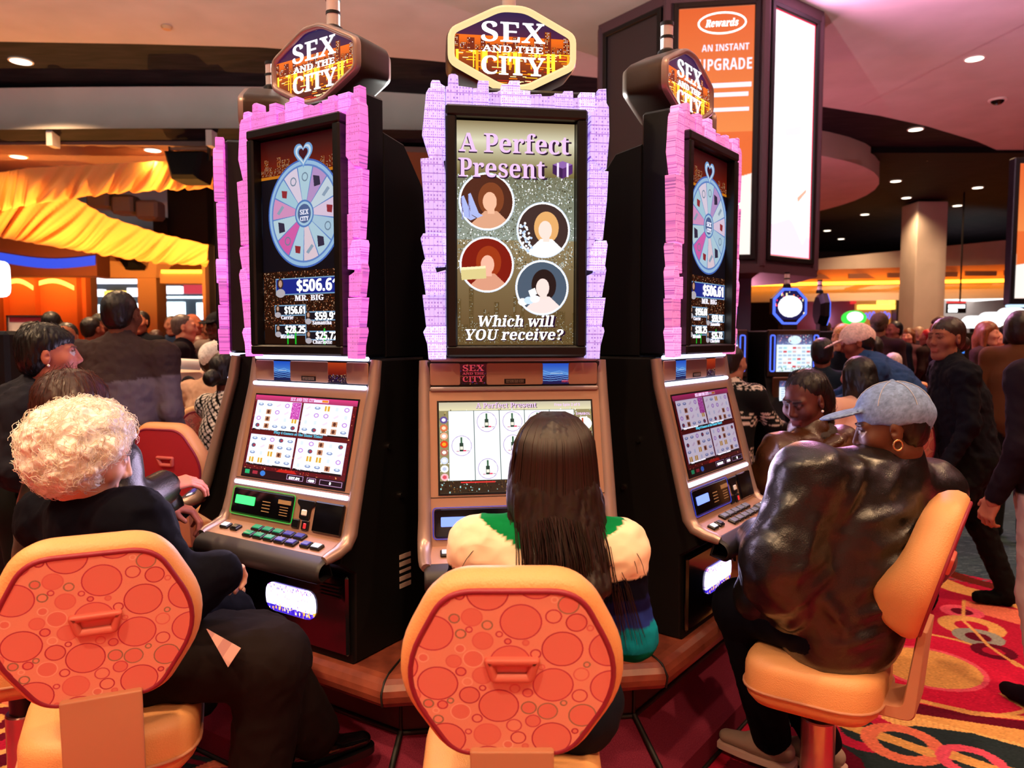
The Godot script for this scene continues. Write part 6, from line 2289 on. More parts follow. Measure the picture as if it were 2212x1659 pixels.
func panel(px0: float, py0: float, px1: float, py1: float, d: float, thick: float, called: String, m: Material, parent: Node = self) -> MeshInstance3D:   # upright slab facing this way
	var a := at(px0, py0, d)
	var b := at(px1, py1, d)
	return boxp(called, m, parent, Vector3((a.x + b.x) / 2, (a.y + b.y) / 2, -d - thick / 2), Vector3(absf(b.x - a.x), absf(a.y - b.y), thick))

func downlight(p: Vector3, energy: float, r := 0.1, col := Color(1.0, 0.80, 0.66), angle := 55.0) -> void:
	var t := thing("downlight", "round recessed downlight in the pale plaster ceiling" if absf(p.y - CEIL) < 0.02 else ("round recessed downlight in the dark timber ceiling" if p.y > CEIL else "round recessed downlight in the low reddish ceiling above the drapes"), "ceiling light", p, 0.0, "recessed downlights")
	var mb := MB.new()
	mb.lathe([Vector2(r, -0.012), Vector2(r * 1.18, -0.008), Vector2(r * 1.18, 0.0)], 20)
	put(mb, "trim_ring", M.white_trim, t)
	mb = MB.new()
	mb.lathe([Vector2(0.0, -0.011), Vector2(r, -0.011), Vector2(r, 0.0)], 20)
	put(mb, "lamp_lens", M.lamp, t)
	if energy > 0.0:
		var s := SpotLight3D.new()
		s.name = "lamp_light"
		t.add_child(s)
		s.position.y = -0.03
		s.rotation.x = -PI / 2
		s.light_energy = energy
		s.light_color = col
		s.spot_angle = angle
		s.spot_range = 30.0
		s.spot_attenuation = 2.0
		s.light_size = r * 0.8
		s.shadow_enabled = true

func added_uplight(p: Vector3, tall: float, c: Color, e: float, label: String) -> void:  # a fill lamp on a stand
	var t := thing("added_uplight", label, "lamp", p)
	var mb := MB.new()
	mb.lathe([Vector2(0.0, 0.0), Vector2(0.09, 0.0), Vector2(0.09, 0.02), Vector2(0.025, 0.03), Vector2(0.025, tall), Vector2(0.075, tall + 0.03), Vector2(0.085, tall + 0.13), Vector2(0.075, tall + 0.13), Vector2(0.07, tall + 0.1)], 16)
	put(mb, "stand", M.black, t)
	mb = MB.new()
	mb.lathe([Vector2(0.072, tall + 0.1), Vector2(0.0, tall + 0.1)], 16)
	var m := lit(c.to_html(false), 3.0)
	put(mb, "lamp_lens", m, t)
	var s := OmniLight3D.new()
	s.name = "lamp_light"
	t.add_child(s)
	s.position.y = tall + 0.118
	s.light_energy = e
	s.light_color = c
	s.omni_range = 30.0
	s.omni_attenuation = 2.0
	s.light_size = 0.015
	s.shadow_enabled = true

func area(parent: Node, x: Transform3D, size: Vector2, e: float, c: Color) -> void:
	var al := AreaLight3D.new()
	al.name = "panel_light"
	parent.add_child(al)
	al.transform = x
	al.area_size = size
	al.light_color = c
	al.light_energy = e
	al.area_range = 20.0
	al.shadow_enabled = true

func build_room() -> void:
	# floor: the patterned carpet near the carousel, plain runs of it beyond
	var fm := mat("ffffff", 1.0, 0.0, 0.1)
	fm.albedo_texture = paint_carpet()
	var fl := MB.new()
	fl.face([Vector3(-4, 0, -8), Vector3(6, 0, -8), Vector3(6, 0, 2), Vector3(-4, 0, 2)], Vector3.UP, [Vector2(0, 0), Vector2(1, 0), Vector2(1, 1), Vector2(0, 1)])
	struct(put(fl, "floor", fm))
	fl = MB.new()
	for q in [[-20, -34, 24, -8], [-20, 2, 24, 9], [-20, -8, -4, 2], [6, -8, 24, 2]]:
		fl.face([Vector3(q[0], 0, q[1]), Vector3(q[2], 0, q[1]), Vector3(q[2], 0, q[3]), Vector3(q[0], 0, q[3])], Vector3.UP)
	for i in fl.uv.size():
		fl.uv[i] = Vector2(fl.v[i].x, fl.v[i].z) / 10.0 + Vector2(0.4, 0.8)
	struct(put(fl, "floor", fm))
	struct(boxp("floor_slab", M.black_matte, self, Vector3(2, -0.12, -12.5), Vector3(44.4, 0.2, 43.4)))
	# walls
	struct(boxp("wall_left", M.plum, self, Vector3(-20.1, 2.7, -12.5), Vector3(0.2, 5.6, 43)))
	struct(boxp("wall_right", M.plum, self, Vector3(24.1, 2.7, -12.5), Vector3(0.2, 5.6, 43)))
	struct(boxp("wall_back", M.plum, self, Vector3(2, 2.7, -34.1), Vector3(44, 5.6, 0.2)))
	struct(boxp("wall_front", M.plaster, self, Vector3(2, 2.7, 9.1), Vector3(44, 5.6, 0.2)))
	# ceiling: pale plaster over the carousel, a dark timber field beyond it
	struct(boxp("ceiling", M.timber, self, Vector3(2, CEIL + 0.11, -12.5), Vector3(44, 0.1, 43)))
	var edge := [Vector3(-19.9, 0, 8.9), Vector3(-19.9, 0, -9.0)]
	for q in [[0, 90], [300, 95], [560, 102], [900, 128], [1330, 172], [1600, 204], [1775, 230], [1900, 250], [2000, 272], [2110, 305], [2212, 350]]:
		var p := on(q[0], q[1], CEIL)
		edge.append(Vector3(p.x, 0, p.z))
	edge.append_array([Vector3(16.0, 0, -20.0), Vector3(23.9, 0, -24.0), Vector3(23.9, 0, 8.9)])
	struct(flat_shape(edge, CEIL, CEIL + 0.06, "ceiling_plaster", M.plaster))
	# the round plaster disc hung further back
	var disc_pts := []
	for k in 48:
		disc_pts.append(Vector3(3.3 + 5.2 * cos(TAU * k / 48), 0, -18.6 + 5.2 * sin(TAU * k / 48)))
	struct(flat_shape(disc_pts, 4.9, 5.36, "ceiling_disc", M.plaster))
	struct(boxp("ceiling_beam", M.black_matte, self, (on(1775, 352, CEIL) + on(2060, 312, CEIL)) / 2 + Vector3(0, 0.0, 0), Vector3(7.0, 0.12, 0.7)))
	# far right: pale soffit, amber cove, lower soffit
	var sof := MB.new()
	var cove := MB.new()
	var low := MB.new()
	var r0 := []
	var r1 := []
	var r2 := []
	var r3 := []
	for k in 13:
		var u := k / 12.0
		var px := lerpf(1500, 2500, u)
		var d := 27.0 - 3.0 * sin(u * PI * 0.8)
		r0.append(at(px, lerpf(586, 486, u), d))
		r1.append(at(px, lerpf(590, 562, u), d))
		r2.append(at(px, lerpf(622, 606, u), d + 0.3))
		r3.append(at(px, lerpf(655, 640, u), d))
	sof.sheet([r0, r1])
	struct(put(sof, "trim_1", M.plaster))
	cove.sheet([r1, r2])
	struct(put(cove, "trim_2", M.cove_wall))
	low.sheet([r2, r3])
	struct(put(low, "trim_3", M.plaster))
	var strip := MB.new()
	for k in 12:
		strip.tube([r2[k] + Vector3(0, 0.06, 0.3), r2[k + 1] + Vector3(0, 0.06, 0.3)], 0.06, 6, false)
	var cs := put(strip, "cove_light", M.amber_tube)
	tag(cs, "long amber cove light running round the far soffit", "cove light")
	for k in 9:
		var q: Vector3 = r1[2 + k].lerp(r2[2 + k], 0.5) + Vector3(0.4, 0.02, 0.2)
		var v := boxp("air_grille", M.grille, self, q, Vector3(1.0, 0.16, 0.06))
		tag(v, "long slotted air grille set in the amber cove band", "grille", "cove air grilles")
	# pale square column
	var ca := at(1980, 480, 21.0)
	var cb := at(2046, 480, 21.0)
	struct(boxp("column", M.plaster, self, Vector3((ca.x + cb.x) / 2, 2.65, -21.4), Vector3(cb.x - ca.x, 5.3, 0.86), 0.02))
	# left: fascia ring, dark recess, lower ceiling
	var f0 := []
	var f1 := []
	var f2 := []
	var f3 := []
	for k in 17:
		var u := k / 16.0
		var px := lerpf(-400, 1250, u)
		var d := 11.4 + 1.2 * pow(u * 1.3 - 0.4, 2.0)
		f0.append(at(px, 197 - 10 * sin(u * PI), d))
		f1.append(at(px, 250 - 8 * sin(u * PI), d + 0.25))
		f2.append(at(px, 286 - 9 * sin(u * PI), d - 0.1))
		f3.append(at(px, 313 - 8 * sin(u * PI), d + 0.3))
	var fas := MB.new()
	fas.sheet([f0, f1, f2])
	struct(put(fas, "trim_4", M.plaster))
	fas = MB.new()
	fas.sheet([f2, f3])
	struct(put(fas, "trim_5", M.timber))
	for px in [106, 451, 800]:
		panel(px - 7, 280, px + 7, 314, 11.35, 0.2, "trim_post", M.plaster).set_meta("kind", "structure")
	var lc := [Vector3(-19.9, 0, -11.6)]
	for p in f3:
		lc.append(Vector3(p.x, 0, p.z))
	lc.append_array([Vector3(2.0, 0, -22.0), Vector3(-19.9, 0, -22.0)])
	struct(flat_shape(lc, 4.52, 4.60, "ceiling_low", M.ceiling_red))

func drape(top: Array, bot: Array, dt: Array, db: Array, waves: float, lean: float, called: String, label: String) -> void:
	var t := thing(called, label, "drape", at(top[0].x, top[0].y, dt[0]), 0.0, "gathered golden drapes")
	var rows := []
	var nu := 220
	var nv := 26
	for j in nv + 1:
		var v := float(j) / nv
		var row := []
		for i in nu + 1:
			var u := float(i) / nu
			var k := u * (top.size() - 1)
			var a := mini(int(k), top.size() - 2)
			var fk := k - a
			var pt: Vector2 = top[a].lerp(top[a + 1], fk)
			var pb: Vector2 = bot[a].lerp(bot[a + 1], fk)
			var P := at(pt.x, pt.y, lerpf(dt[a], dt[a + 1], fk))
			var Q := at(pb.x, pb.y, lerpf(db[a], db[a + 1], fk))
			var ph := waves * TAU * (u + lean * (v - 0.5 * v * v)) + sin(u * 23.0) * 1.2
			var p := P.lerp(Q, v)
			p.y -= 0.22 * sin(PI * v)
			p += Vector3(0, -0.55, 0.85) * (0.10 * (0.25 + sin(PI * v)) * (absf(sin(ph * 0.5)) + 0.25 * sin(ph * 1.7)))
			row.append(p - t.position)
		rows.append(row)
	var mb := MB.new()
	mb.sheet(rows)
	put(mb, "cloth", M.drape, t)

func build_left() -> void:
	drape([Vector2(-260, 392), Vector2(0, 372), Vector2(60, 362), Vector2(245, 352), Vector2(365, 347), Vector2(495, 344)], [Vector2(-260, 470), Vector2(0, 452), Vector2(90, 432), Vector2(245, 406), Vector2(365, 398), Vector2(495, 392)], [12.0, 12.0, 12.0, 12.0, 12.0, 12.0], [12.6, 12.6, 12.6, 12.6, 12.6, 12.6], 15.0, 0.16, "drape", "upper strip of gathered golden fabric hung under the dark ceiling")
	drape([Vector2(-260, 420), Vector2(0, 402), Vector2(150, 420), Vector2(235, 468), Vector2(340, 502), Vector2(450, 528)], [Vector2(-260, 500), Vector2(0, 512), Vector2(90, 528), Vector2(210, 546), Vector2(330, 560), Vector2(450, 558)], [12.8, 12.8, 12.9, 13.4, 13.8, 14.2], [15.0, 15.0, 15.0, 15.0, 15.0, 15.0], 17.0, 0.22, "drape", "wide swooping golden drape sweeping down towards the doorways")
	# black equipment box and truss in the opening of the drapes
	var sp := thing("hanging_speaker", "large black loudspeaker box hanging in front of the upper drape", "loudspeaker", at(410, 350, 11.7))
	var mb := MB.new()
	mb.loft([Vector2(-0.30, 0.12), Vector2(0.30, 0.12), Vector2(0.2, -0.3), Vector2(-0.2, -0.3)], [[-0.3, 0.0], [0.2, 0.0], [0.28, 0.05]])
	put(mb, "cabinet", M.black_matte, sp)
	boxp("yoke", M.black, sp, Vector3(-0.3, 0.13, 0), Vector3(0.03, 0.2, 0.06))
	boxp("yoke", M.black, sp, Vector3(0.3, 0.13, 0), Vector3(0.03, 0.2, 0.06))
	boxp("crossbar", M.grille, sp, Vector3(0, 0.2, 0), Vector3(0.6, 0.04, 0.05))
	var rig := thing("lighting_rig", "dark stage rig with grey housings inside the drape opening", "rig", at(300, 450, 14.6))
	for k in 3:
		boxp("housing", M.rig_grey, rig, Vector3(-0.6 + k * 0.46, 0.12 - k * 0.10, 0.2), Vector3(0.42, 0.36, 0.4), 0.05)
	for k in 2:
		boxp("rail", M.rig_rail, rig, Vector3(0.1, 0.42 - k * 0.14, 0.35), Vector3(1.1, 0.025, 0.03))
	for k in 6:
		boxp("rung", M.rig_rail, rig, Vector3(-0.4 + k * 0.2, 0.35, 0.35), Vector3(0.02, 0.14, 0.02))
	struct(panel(360, 385, 450, 526, 14.9, 0.4, "trim_6", M.black_matte))
	struct(panel(330, 470, 362, 526, 14.8, 0.4, "trim_7", M.black_matte))
	# bar canopy with its blue wave
	struct(panel(-300, 505, 210, 596, 15.3, 0.5, "wall_canopy", M.brown))
	mb = MB.new()
	var up := []
	var dn := []
	for k in 25:
		var u := k / 24.0
		var px := lerpf(-300, 206, u)
		var y := 552.0 + 12.0 * u + 8.0 * sin(u * 9.0 + 0.6)
		up.append(at(px, y - 11, 15.26))
		dn.append(at(px, y + 10, 15.26))
	mb.sheet([dn, up])
	tag(put(mb, "wave_light", M.blue_wave), "wavy strip of blue light along the brown bar canopy", "light strip")
	struct(panel(-300, 590, 190, 760, 16.2, 0.2, "wall_amber", M.amber_wall))
	for px in [-80, 8, 76, 166]:
		struct(panel(px - 4, 590, px + 4, 760, 16.0, 0.2, "trim_8", M.amber_wall))
	mb = MB.new()
	for s in [[-75, 4], [14, 72], [84, 160]]:
		up = []
		dn = []
		for k in 9:
			var u := k / 8.0
			var px := lerpf(s[0], s[1], u)
			var y := 612.0 - 9.0 * sin(u * 3.4) + 8.0 * u
			up.append(at(px, y - 5, 16.1))
			dn.append(at(px, y + 5, 16.1))
		mb.sheet([dn, up])
	tag(put(mb, "wall_washer", M.amber_bright), "bright amber wall washer lamps above the ribbed bar panels", "wall lamp")
	area(self, Transform3D(Basis(Vector3.RIGHT, -0.6), at(80, 600, 15.6)), Vector2(2.4, 0.2), 3.2, Color(1.0, 0.62, 0.22))
	# beige fascia, piers, doorways
	struct(panel(206, 540, 470, 600, 17.0, 0.4, "wall_fascia", M.beige))
	struct(panel(164, 590, 194, 760, 16.9, 0.4, "wall_pier", M.beige))
	struct(panel(296, 596, 342, 760, 17.1, 0.5, "wall_pier", M.beige))
	struct(panel(345, 585, 470, 612, 16.6, 0.5, "trim_9", M.beige))
	var gl := panel(348, 583, 446, 590, 16.55, 0.04, "cove_light", M.amber_tube)
	tag(gl, "short amber cove light over the second doorway", "cove light")
	var s2 := thing("wall_speaker", "small black loudspeaker on the beige fascia", "loudspeaker", at(288, 572, 16.8))
	mb = MB.new()
	mb.loft([Vector2(-0.24, 0.1), Vector2(0.1, 0.08), Vector2(0.24, -0.02), Vector2(0.2, -0.12), Vector2(-0.1, -0.12)], [[-0.1, 0.0], [0.15, 0.0], [0.19, 0.03]])
	put(mb, "cabinet", M.black_matte, s2)
	boxp("bracket", M.black, s2, Vector3(-0.05, 0.05, -0.12), Vector3(0.06, 0.06, 0.2))
	# what shows beyond the doorways
	struct(panel(150, 540, 500, 760, 22.0, 0.2, "wall_far", M.slate))
	for w in [[186, 600, 300, 612, "white"], [186, 625, 222, 640, "white"], [274, 622, 300, 640, "white"], [186, 658, 222, 692, "cool"], [274, 655, 300, 700, "cool"], [342, 618, 390, 634, "white"], [396, 614, 450, 634, "red"], [342, 652, 396, 712, "cool"], [424, 654, 446, 690, "cool"], [342, 640, 446, 644, "cool"]]:
		tag(panel(w[0], w[1], w[2], w[3], 21.8, 0.195, "light_panel", {"white": M.far_white, "cool": M.far_cool, "red": M.far_red}[w[4]]), {"white": "white ceiling light panel seen through a doorway", "cool": "bluish white bright display seen through a doorway", "red": "red arched sign seen through the second doorway"}[w[4]], "light panel", "bright panels beyond the doorways")
	for px in [232, 258]:
		tag(panel(px - 8, 628, px + 8, 656, 21.7, 0.29, "amber_sconce", M.amber_bright), "amber sconce glowing on a pillar beyond the first doorway", "wall lamp", "amber sconces")
	struct(panel(444, 380, 900, 900, 16.4, 0.4, "wall_plum", M.plum_dark))
	struct(panel(434, 515, 447, 740, 16.2, 0.3, "trim_10", M.beige))
	tag(panel(469, 634, 480, 656, 16.35, 0.03, "wall_notice", M.notice_paper), "small pale lilac notice on the dark plum wall", "notice")
	# framed board behind the crowd
	var bd := thing("framed_board", "white board with a silver frame and red header behind the crowd", "board", at(60, 715, 7.8))
	boxp("sheet", M.white_plastic, bd, Vector3(0, 0, 0), Vector3(0.38, 0.3, 0.02))
	boxp("header", M.piping, bd, Vector3(0, 0.12, 0.012), Vector3(0.36, 0.05, 0.005))
	for g in [[0, 0.155, 0.41, 0.018], [0, -0.155, 0.41, 0.018], [-0.197, 0, 0.018, 0.32], [0.197, 0, 0.018, 0.32]]:
		boxp("frame_bar", M.chrome, bd, Vector3(g[0], g[1], 0.01), Vector3(g[2], g[3], 0.03))
	boxp("stand", M.black, bd, Vector3(0, -0.87, -0.02), Vector3(0.04, 1.5, 0.03))
	# machine at the frame's left edge, lit cyan and blue
	var em := thing("slot_machine", "narrow machine with a cyan topper and blue screen beside the hooded woman", "slot machine", Vector3(at(-88, 723, 3.9).x, 0, -3.9))
	boxp("cabinet", M.black_side, em, Vector3(0, 0.8, -0.25), Vector3(0.5, 1.6, 0.5), 0.02)
	boxp("screen", M.blue_screen, em, Vector3(0, 1.53, 0.01), Vector3(0.27, 0.26, 0.02))
	boxp("bezel", M.black, em, Vector3(0, 1.53, -0.01), Vector3(0.32, 0.46, 0.03))
	mb = MB.new()
	mb.x.origin = Vector3(0, 1.885, -0.1)
	mb.prism(rrect(0.3, 0.2, 0.05), -0.1, 0.0, 0.01)
	var tp := put(mb, "topper", M.white_lamp, em)
	mb = MB.new()
	mb.x.origin = Vector3(-0.03, 1.885, 0.0)
	mb.prism(rrect(0.2, 0.1, 0.02), -0.1, -0.09, 0.002)
	put(mb, "topper_face", M.cyan, tp)
	# low machine with slanted screen by the capped man
	var lm := thing("slant_machine", "low pale slant-top machine with a turquoise screen", "slot machine", Vector3(at(352, 723, 5.8).x, 0, -5.8), 0.25)
	mb = MB.new()
	mb.x = Transform3D(Basis(Vector3(0, 0, 1), Vector3(0, 1, 0), Vector3(-1, 0, 0)), Vector3.ZERO)
	mb.loft([Vector2(-0.35, 0), Vector2(0.25, 0), Vector2(0.3, 0.84), Vector2(0.25, 0.88), Vector2(-0.05, 1.08), Vector2(-0.08, 1.28), Vector2(-0.35, 1.34)], [[-0.27, 0.02], [-0.25, 0.0], [0.25, 0.0], [0.27, 0.02]])
	put(mb, "cabinet", M.shell, lm)
	mb = MB.new()
	mb.x = Transform3D(Basis(Vector3.RIGHT, -0.98), Vector3(0.0, 0.995, 0.09))
	mb.prism(rrect(0.4, 0.24, 0.02), 0.0, 0.008)
	put(mb, "screen", M.turquoise, lm)
	boxp("meter", M.blue_screen, lm, Vector3(-0.06, 1.19, -0.06), Vector3(0.22, 0.06, 0.03))
	mb = MB.new()
	mb.x = Transform3D(Basis(Vector3.RIGHT, PI / 2), Vector3(0.17, 1.2, -0.05))
	mb.lathe([Vector2(0.0, -0.02), Vector2(0.05, -0.02), Vector2(0.055, 0.02), Vector2(0.04, 0.03), Vector2(0.0, 0.02)], 16)
	put(mb, "speaker", M.black, lm)
	mb = MB.new()
	mb.tube([Vector3(-0.26, 1.34, -0.05), Vector3(0, 1.36, 0.0), Vector3(0.26, 1.34, -0.05)], 0.045, 10)
	put(mb, "top_roll", M.white_trim, lm)

func far_slot(px: float, d: float, turn: float, label: String, kind: int) -> void:
	var p := at(px, 723, d)
	var t := thing("slot_machine", label, "slot machine", Vector3(p.x, 0, p.z), turn, "machines under the hanging pillar" if kind < 3 else "glowing machines at the far right")
	var mb := MB.new()
	mb.x = Transform3D(Basis(Vector3(0, 0, 1), Vector3(0, 1, 0), Vector3(-1, 0, 0)), Vector3.ZERO)
	mb.loft([Vector2(-0.45, 0.0), Vector2(0.05, 0.0), Vector2(0.08, 0.7), Vector2(0.2, 0.75), Vector2(0.1, 0.85), Vector2(0.0, 1.2), Vector2(0.02, 1.62), Vector2(-0.45, 1.62)], [[-0.29, 0.01], [-0.28, 0.0], [0.28, 0.0], [0.29, 0.01]])
	put(mb, "cabinet", M.black_side, t)
	if kind >= 3:
		boxp("screen", M.blue_screen, t, Vector3(0, 1.36, 0.02), Vector3(0.42, 0.34, 0.03), 0.01)
		mb = MB.new()
		mb.x.origin = Vector3(0, 1.84, -0.1)
		mb.loft(rpoly([Vector2(-0.2, -0.12), Vector2(0.2, -0.12), Vector2(0.24, 0.0), Vector2(0.14, 0.14), Vector2(-0.14, 0.14), Vector2(-0.24, 0.0)], 0.08), [[-0.06, 0.0], [0.04, 0.0], [0.06, 0.02]])
		put(mb, "topper", M.white_lamp, t)
		boxp("neck", M.black, t, Vector3(0, 1.67, -0.1), Vector3(0.1, 0.14, 0.08))
		return
	boxp("bezel", M.bronze_dark, t, Vector3(0, 1.40, 0.02), Vector3(0.56, 0.46, 0.03), 0.008)
	var sc := picture(0.38, 0.36, Vector3(0, 1.40, 0.042), M.pay_table, "pay_screen", t)
	for g in [-1.0, 1.0]:
		mb = MB.new()
		var q := rrect(0.045, 0.35, 0.015)
		for i in q.size():
			var a: Vector2 = q[i]
			var b: Vector2 = q[(i + 1) % q.size()]
			mb.tube([Vector3(g * 0.235 + a.x, 1.4 + a.y, 0.04), Vector3(g * 0.235 + b.x, 1.4 + b.y, 0.04)], 0.007, 5, false)
		put(mb, "side_light", M.blue_tube, t)
	picture(0.34, 0.22, Vector3(0, 1.02, 0.075), M.pay_table, "reel_screen", t)
	boxp("reel_frame", M.bronze, t, Vector3(0, 1.02, 0.055), Vector3(0.48, 0.3, 0.02), 0.01)
	var oct := []
	for k in 8:
		var a := TAU * (k + 0.5) / 8
		oct.append(Vector2(cos(a) * 0.205, sin(a) * 0.2))
	mb = MB.new()
	mb.x.origin = Vector3(0, 1.86, -0.06)
	mb.loft(oct, [[-0.09, 0.04], [-0.05, 0.0], [0.0, 0.0]])
	var sg := put(mb, "sign", M.black, t)
	boxp("sign_neck", M.black, sg, Vector3(0, 1.66, -0.09), Vector3(0.16, 0.14, 0.08))
	mb = MB.new()
	mb.x.origin = Vector3(0, 1.86, -0.06)
	mb.loft(oct, [[0.0, 0.004], [0.012, 0.008], [0.012, 0.028], [0.004, 0.03]], false, false)
	put(mb, "sign_ring", M.blue_tube, sg)
	mb = MB.new()
	mb.x.origin = Vector3(0, 1.86, -0.056)
	mb.prism(MB.inset(MB.ccw(oct), 0.03), 0.0, 0.003)
	for i in mb.uv.size():
		var q := mb.v[i] - mb.x.origin
		mb.uv[i] = Vector2(q.x / 0.4 + 0.5, 0.5 - q.y / 0.4)
	put(mb, "sign_face", M.star_face, sg)
	beacon(t, Vector3(0, 2.08, -0.12), 1.1)

func build_right() -> void:
	# eight-sided pillar hanging from the ceiling, posters on its faces
	var c := Vector3(2.4, 0, -9.53)
	var t := thing("hanging_pillar", "eight-sided dark bronze pillar casing with lit poster panels hanging from the ceiling", "pillar", c)
	var oct := []
	for k in 8:
		var a := deg_to_rad(14.2 + 45.0 * k)
		oct.append(Vector3(sin(a) * 1.36, 0, cos(a) * 1.36))
	flat_shape(oct, 2.3, CEIL - 0.002, "casing", M.casing, t)
	var skirt := []
	for p in oct:
		skirt.append(p * 1.03)
	flat_shape(skirt, 2.26, 2.36, "lower_rim", M.casing_rim, t)
	flat_shape(skirt, CEIL - 0.12, CEIL - 0.004, "upper_rim", M.casing_rim, t)
	for k in 8:
		var a: Vector3 = oct[k]
		var b: Vector3 = oct[(k + 7) % 8]
		var mid := (a + b) / 2
		var nn := Vector3(mid.x, 0, mid.z).normalized()
		var fx := Transform3D(look(nn), mid + nn * 0.002 + Vector3(0, 3.79, 0))
		var corner := boxp("corner_post", M.casing_rim, t, Vector3(a.x, 3.79, a.z), Vector3(0.09, 2.95, 0.09), 0.02)
		if k == 0 or k == 1 or k == 7:
			var fr := MB.new()
			fr.x = fx
			for g in [[0, 1.36, 0.86, 0.06], [0, -1.36, 0.86, 0.06], [-0.43, 0, 0.06, 2.78], [0.43, 0, 0.06, 2.78]]:
				fr.box(Vector3(g[0], g[1], 0.02), Vector3(g[2], g[3], 0.05), 0.008)
			put(fr, "poster_frame", M.black, t)
			var ps := MB.new()
			ps.x = fx
			ps.prism([Vector2(-0.4, -1.33), Vector2(0.4, -1.33), Vector2(0.4, 1.33), Vector2(-0.4, 1.33)], 0.0, 0.012)
			for i in ps.uv.size():
				var q := fx.affine_inverse() * ps.v[i]
				ps.uv[i] = Vector2(q.x / 0.8 + 0.5, 0.5 - q.y / 2.66)
			var lamp := put(ps, "poster", M.poster_dark if k == 7 else (M.poster_pale if k == 1 else M.poster_orange), t)
			if k == 1:
				var eg := MB.new()
				eg.x = fx
				for g in [[0, 1.325, 0.8, 0.012], [0, -1.325, 0.8, 0.012], [-0.395, 0, 0.012, 2.65], [0.395, 0, 0.012, 2.65]]:
					eg.box(Vector3(g[0], g[1], 0.013), Vector3(g[2], g[3], 0.006))
				put(eg, "edge_light", M.red_edge, lamp)
			if k == 0:
				var hold := Node3D.new()
				hold.name = "poster_words"
				lamp.add_child(hold)
				hold.transform = fx * Transform3D(Basis.IDENTITY, Vector3(0, 0, 0.0135))
				words("Rewards", 0.075, Vector3(0.06, 1.16, 0), M.word_white, hold, true, 0.34, true, 0.002, 0.2)
				words("AN INSTANT", 0.07, Vector3(0.1, 0.9, 0), M.word_soft, hold, false, 0.5)
				words("UPGRADE", 0.12, Vector3(0.1, 0.72, 0), M.word_soft, hold, false, 0.56)
				boxp("print_line", M.word_soft, hold, Vector3(0.08, 0.5, 0), Vector3(0.6, 0.05, 0.002))
				boxp("print_line", M.word_soft, hold, Vector3(0.1, 0.4, 0), Vector3(0.5, 0.045, 0.002))
				boxp("print_line", M.word_soft, hold, Vector3(0.14, 0.24, 0), Vector3(0.44, 0.04, 0.002))
				var ov := MB.new()
				for s in 28:
					var a0 := TAU * s / 28
					var a1 := TAU * (s + 1) / 28
					ov.tube([Vector3(0.06 + cos(a0) * 0.25, 1.16 + sin(a0) * 0.11, 0), Vector3(0.06 + cos(a1) * 0.25, 1.16 + sin(a1) * 0.11, 0)], 0.009, 5, false)
				put(ov, "oval", M.word_white, hold)
				flatten(hold, lamp)
			if k != 7:
				area(t, fx * Transform3D(Basis(Vector3.UP, PI), Vector3(0, 0, 0.06)), Vector2(0.78, 2.6), 17.0 if k == 1 else 4.0, Color(1.0, 0.66, 0.92) if k == 1 else Color(1.0, 0.6, 0.35))
	flat_shape([Vector3(-0.5, 0, 0.5), Vector3(0.5, 0, 0.5), Vector3(0.5, 0, -0.5), Vector3(-0.5, 0, -0.5)], 0.0, 2.3, "core", M.steel_blue, t)
	far_slot(1712, 7.3, 0.2, "black machine with blue ring sign and pale pay table under the hanging pillar", 0)
	far_slot(1550, 7.3, -0.2, "black machine showing only its right blue side light past the carousel", 1)
	far_slot(1792, 8.4, 1.45, "black machine turned side-on under the hanging pillar", 2)
	# far right glowing machines
	far_slot(2104, 15.6, -0.3, "far machine with a small round white topper", 3)
	far_slot(2146, 13.0, -0.2, "far machine with a broad white glowing topper", 4)
	far_slot(2194, 10.9, 0.0, "far machine with a white topper beside the hanging screen", 5)
	# hanging screen at the right edge
	var h := thing("hanging_screen", "tall hanging display with a pale blue lower edge above the aisle", "screen", at(2270, 500, 9.0))
	boxp("case", M.black, h, Vector3(0, 0, -0.05), Vector3(0.94, 1.75, 0.12), 0.01)
	picture(0.82, 1.6, Vector3(0, 0, 0.02), M.poster_orange, "display", h)
	boxp("edge_light", M.cool_tube, h, Vector3(0, -0.89, 0.0), Vector3(0.96, 0.03, 0.1), 0.008)
	boxp("hanger", M.black, h, Vector3(-0.3, 1.7, -0.05), Vector3(0.04, 1.7, 0.04))
	# green oval topper and blue neon letters
	var gs := thing("slot_machine", "machine with a bright green oval topper in the far crowd", "slot machine", Vector3(at(1845, 723, 13.0).x, 0, -13.0))
	boxp("cabinet", M.black_side, gs, Vector3(0, 0.85, -0.2), Vector3(0.5, 1.7, 0.4), 0.02)
	var mb := MB.new()
	mb.x.origin = Vector3(0, 1.87, 0)
	var ov := []
	for k in 28:
		ov.append(Vector2(cos(TAU * k / 28) * 0.21, sin(TAU * k / 28) * 0.135))
	mb.loft(ov, [[-0.06, 0.0], [0.0, 0.0], [0.015, 0.02]])
	var go := put(mb, "topper", M.green_oval, gs)
	mb = MB.new()
	mb.x.origin = Vector3(0, 1.89, 0.016)
	var ov2 := []
	for p in ov:
		ov2.append(p * 0.68)
	mb.prism(ov2, 0.0, 0.004)
	put(mb, "topper_face", M.white_lamp, go)
	boxp("neck", M.black, gs, Vector3(0, 1.74, -0.03), Vector3(0.12, 0.1, 0.05))
	var neon := thing("neon_letters", "row of blue neon loops over the orange shop counter", "sign", at(1895, 682, 27.75))
	for k in 7:
		var lm2 := MB.new()
		var lp := []
		for s in 11:
			var a := TAU * s / 10.0
			lp.append(Vector3(-0.42 + k * 0.14 + cos(a) * 0.05, sin(a) * (0.1 + 0.03 * (k % 3)), 0.0))
		lm2.tube(lp, 0.018, 5, false)
		put(lm2, "neon_loop", M.blue_tube, neon)
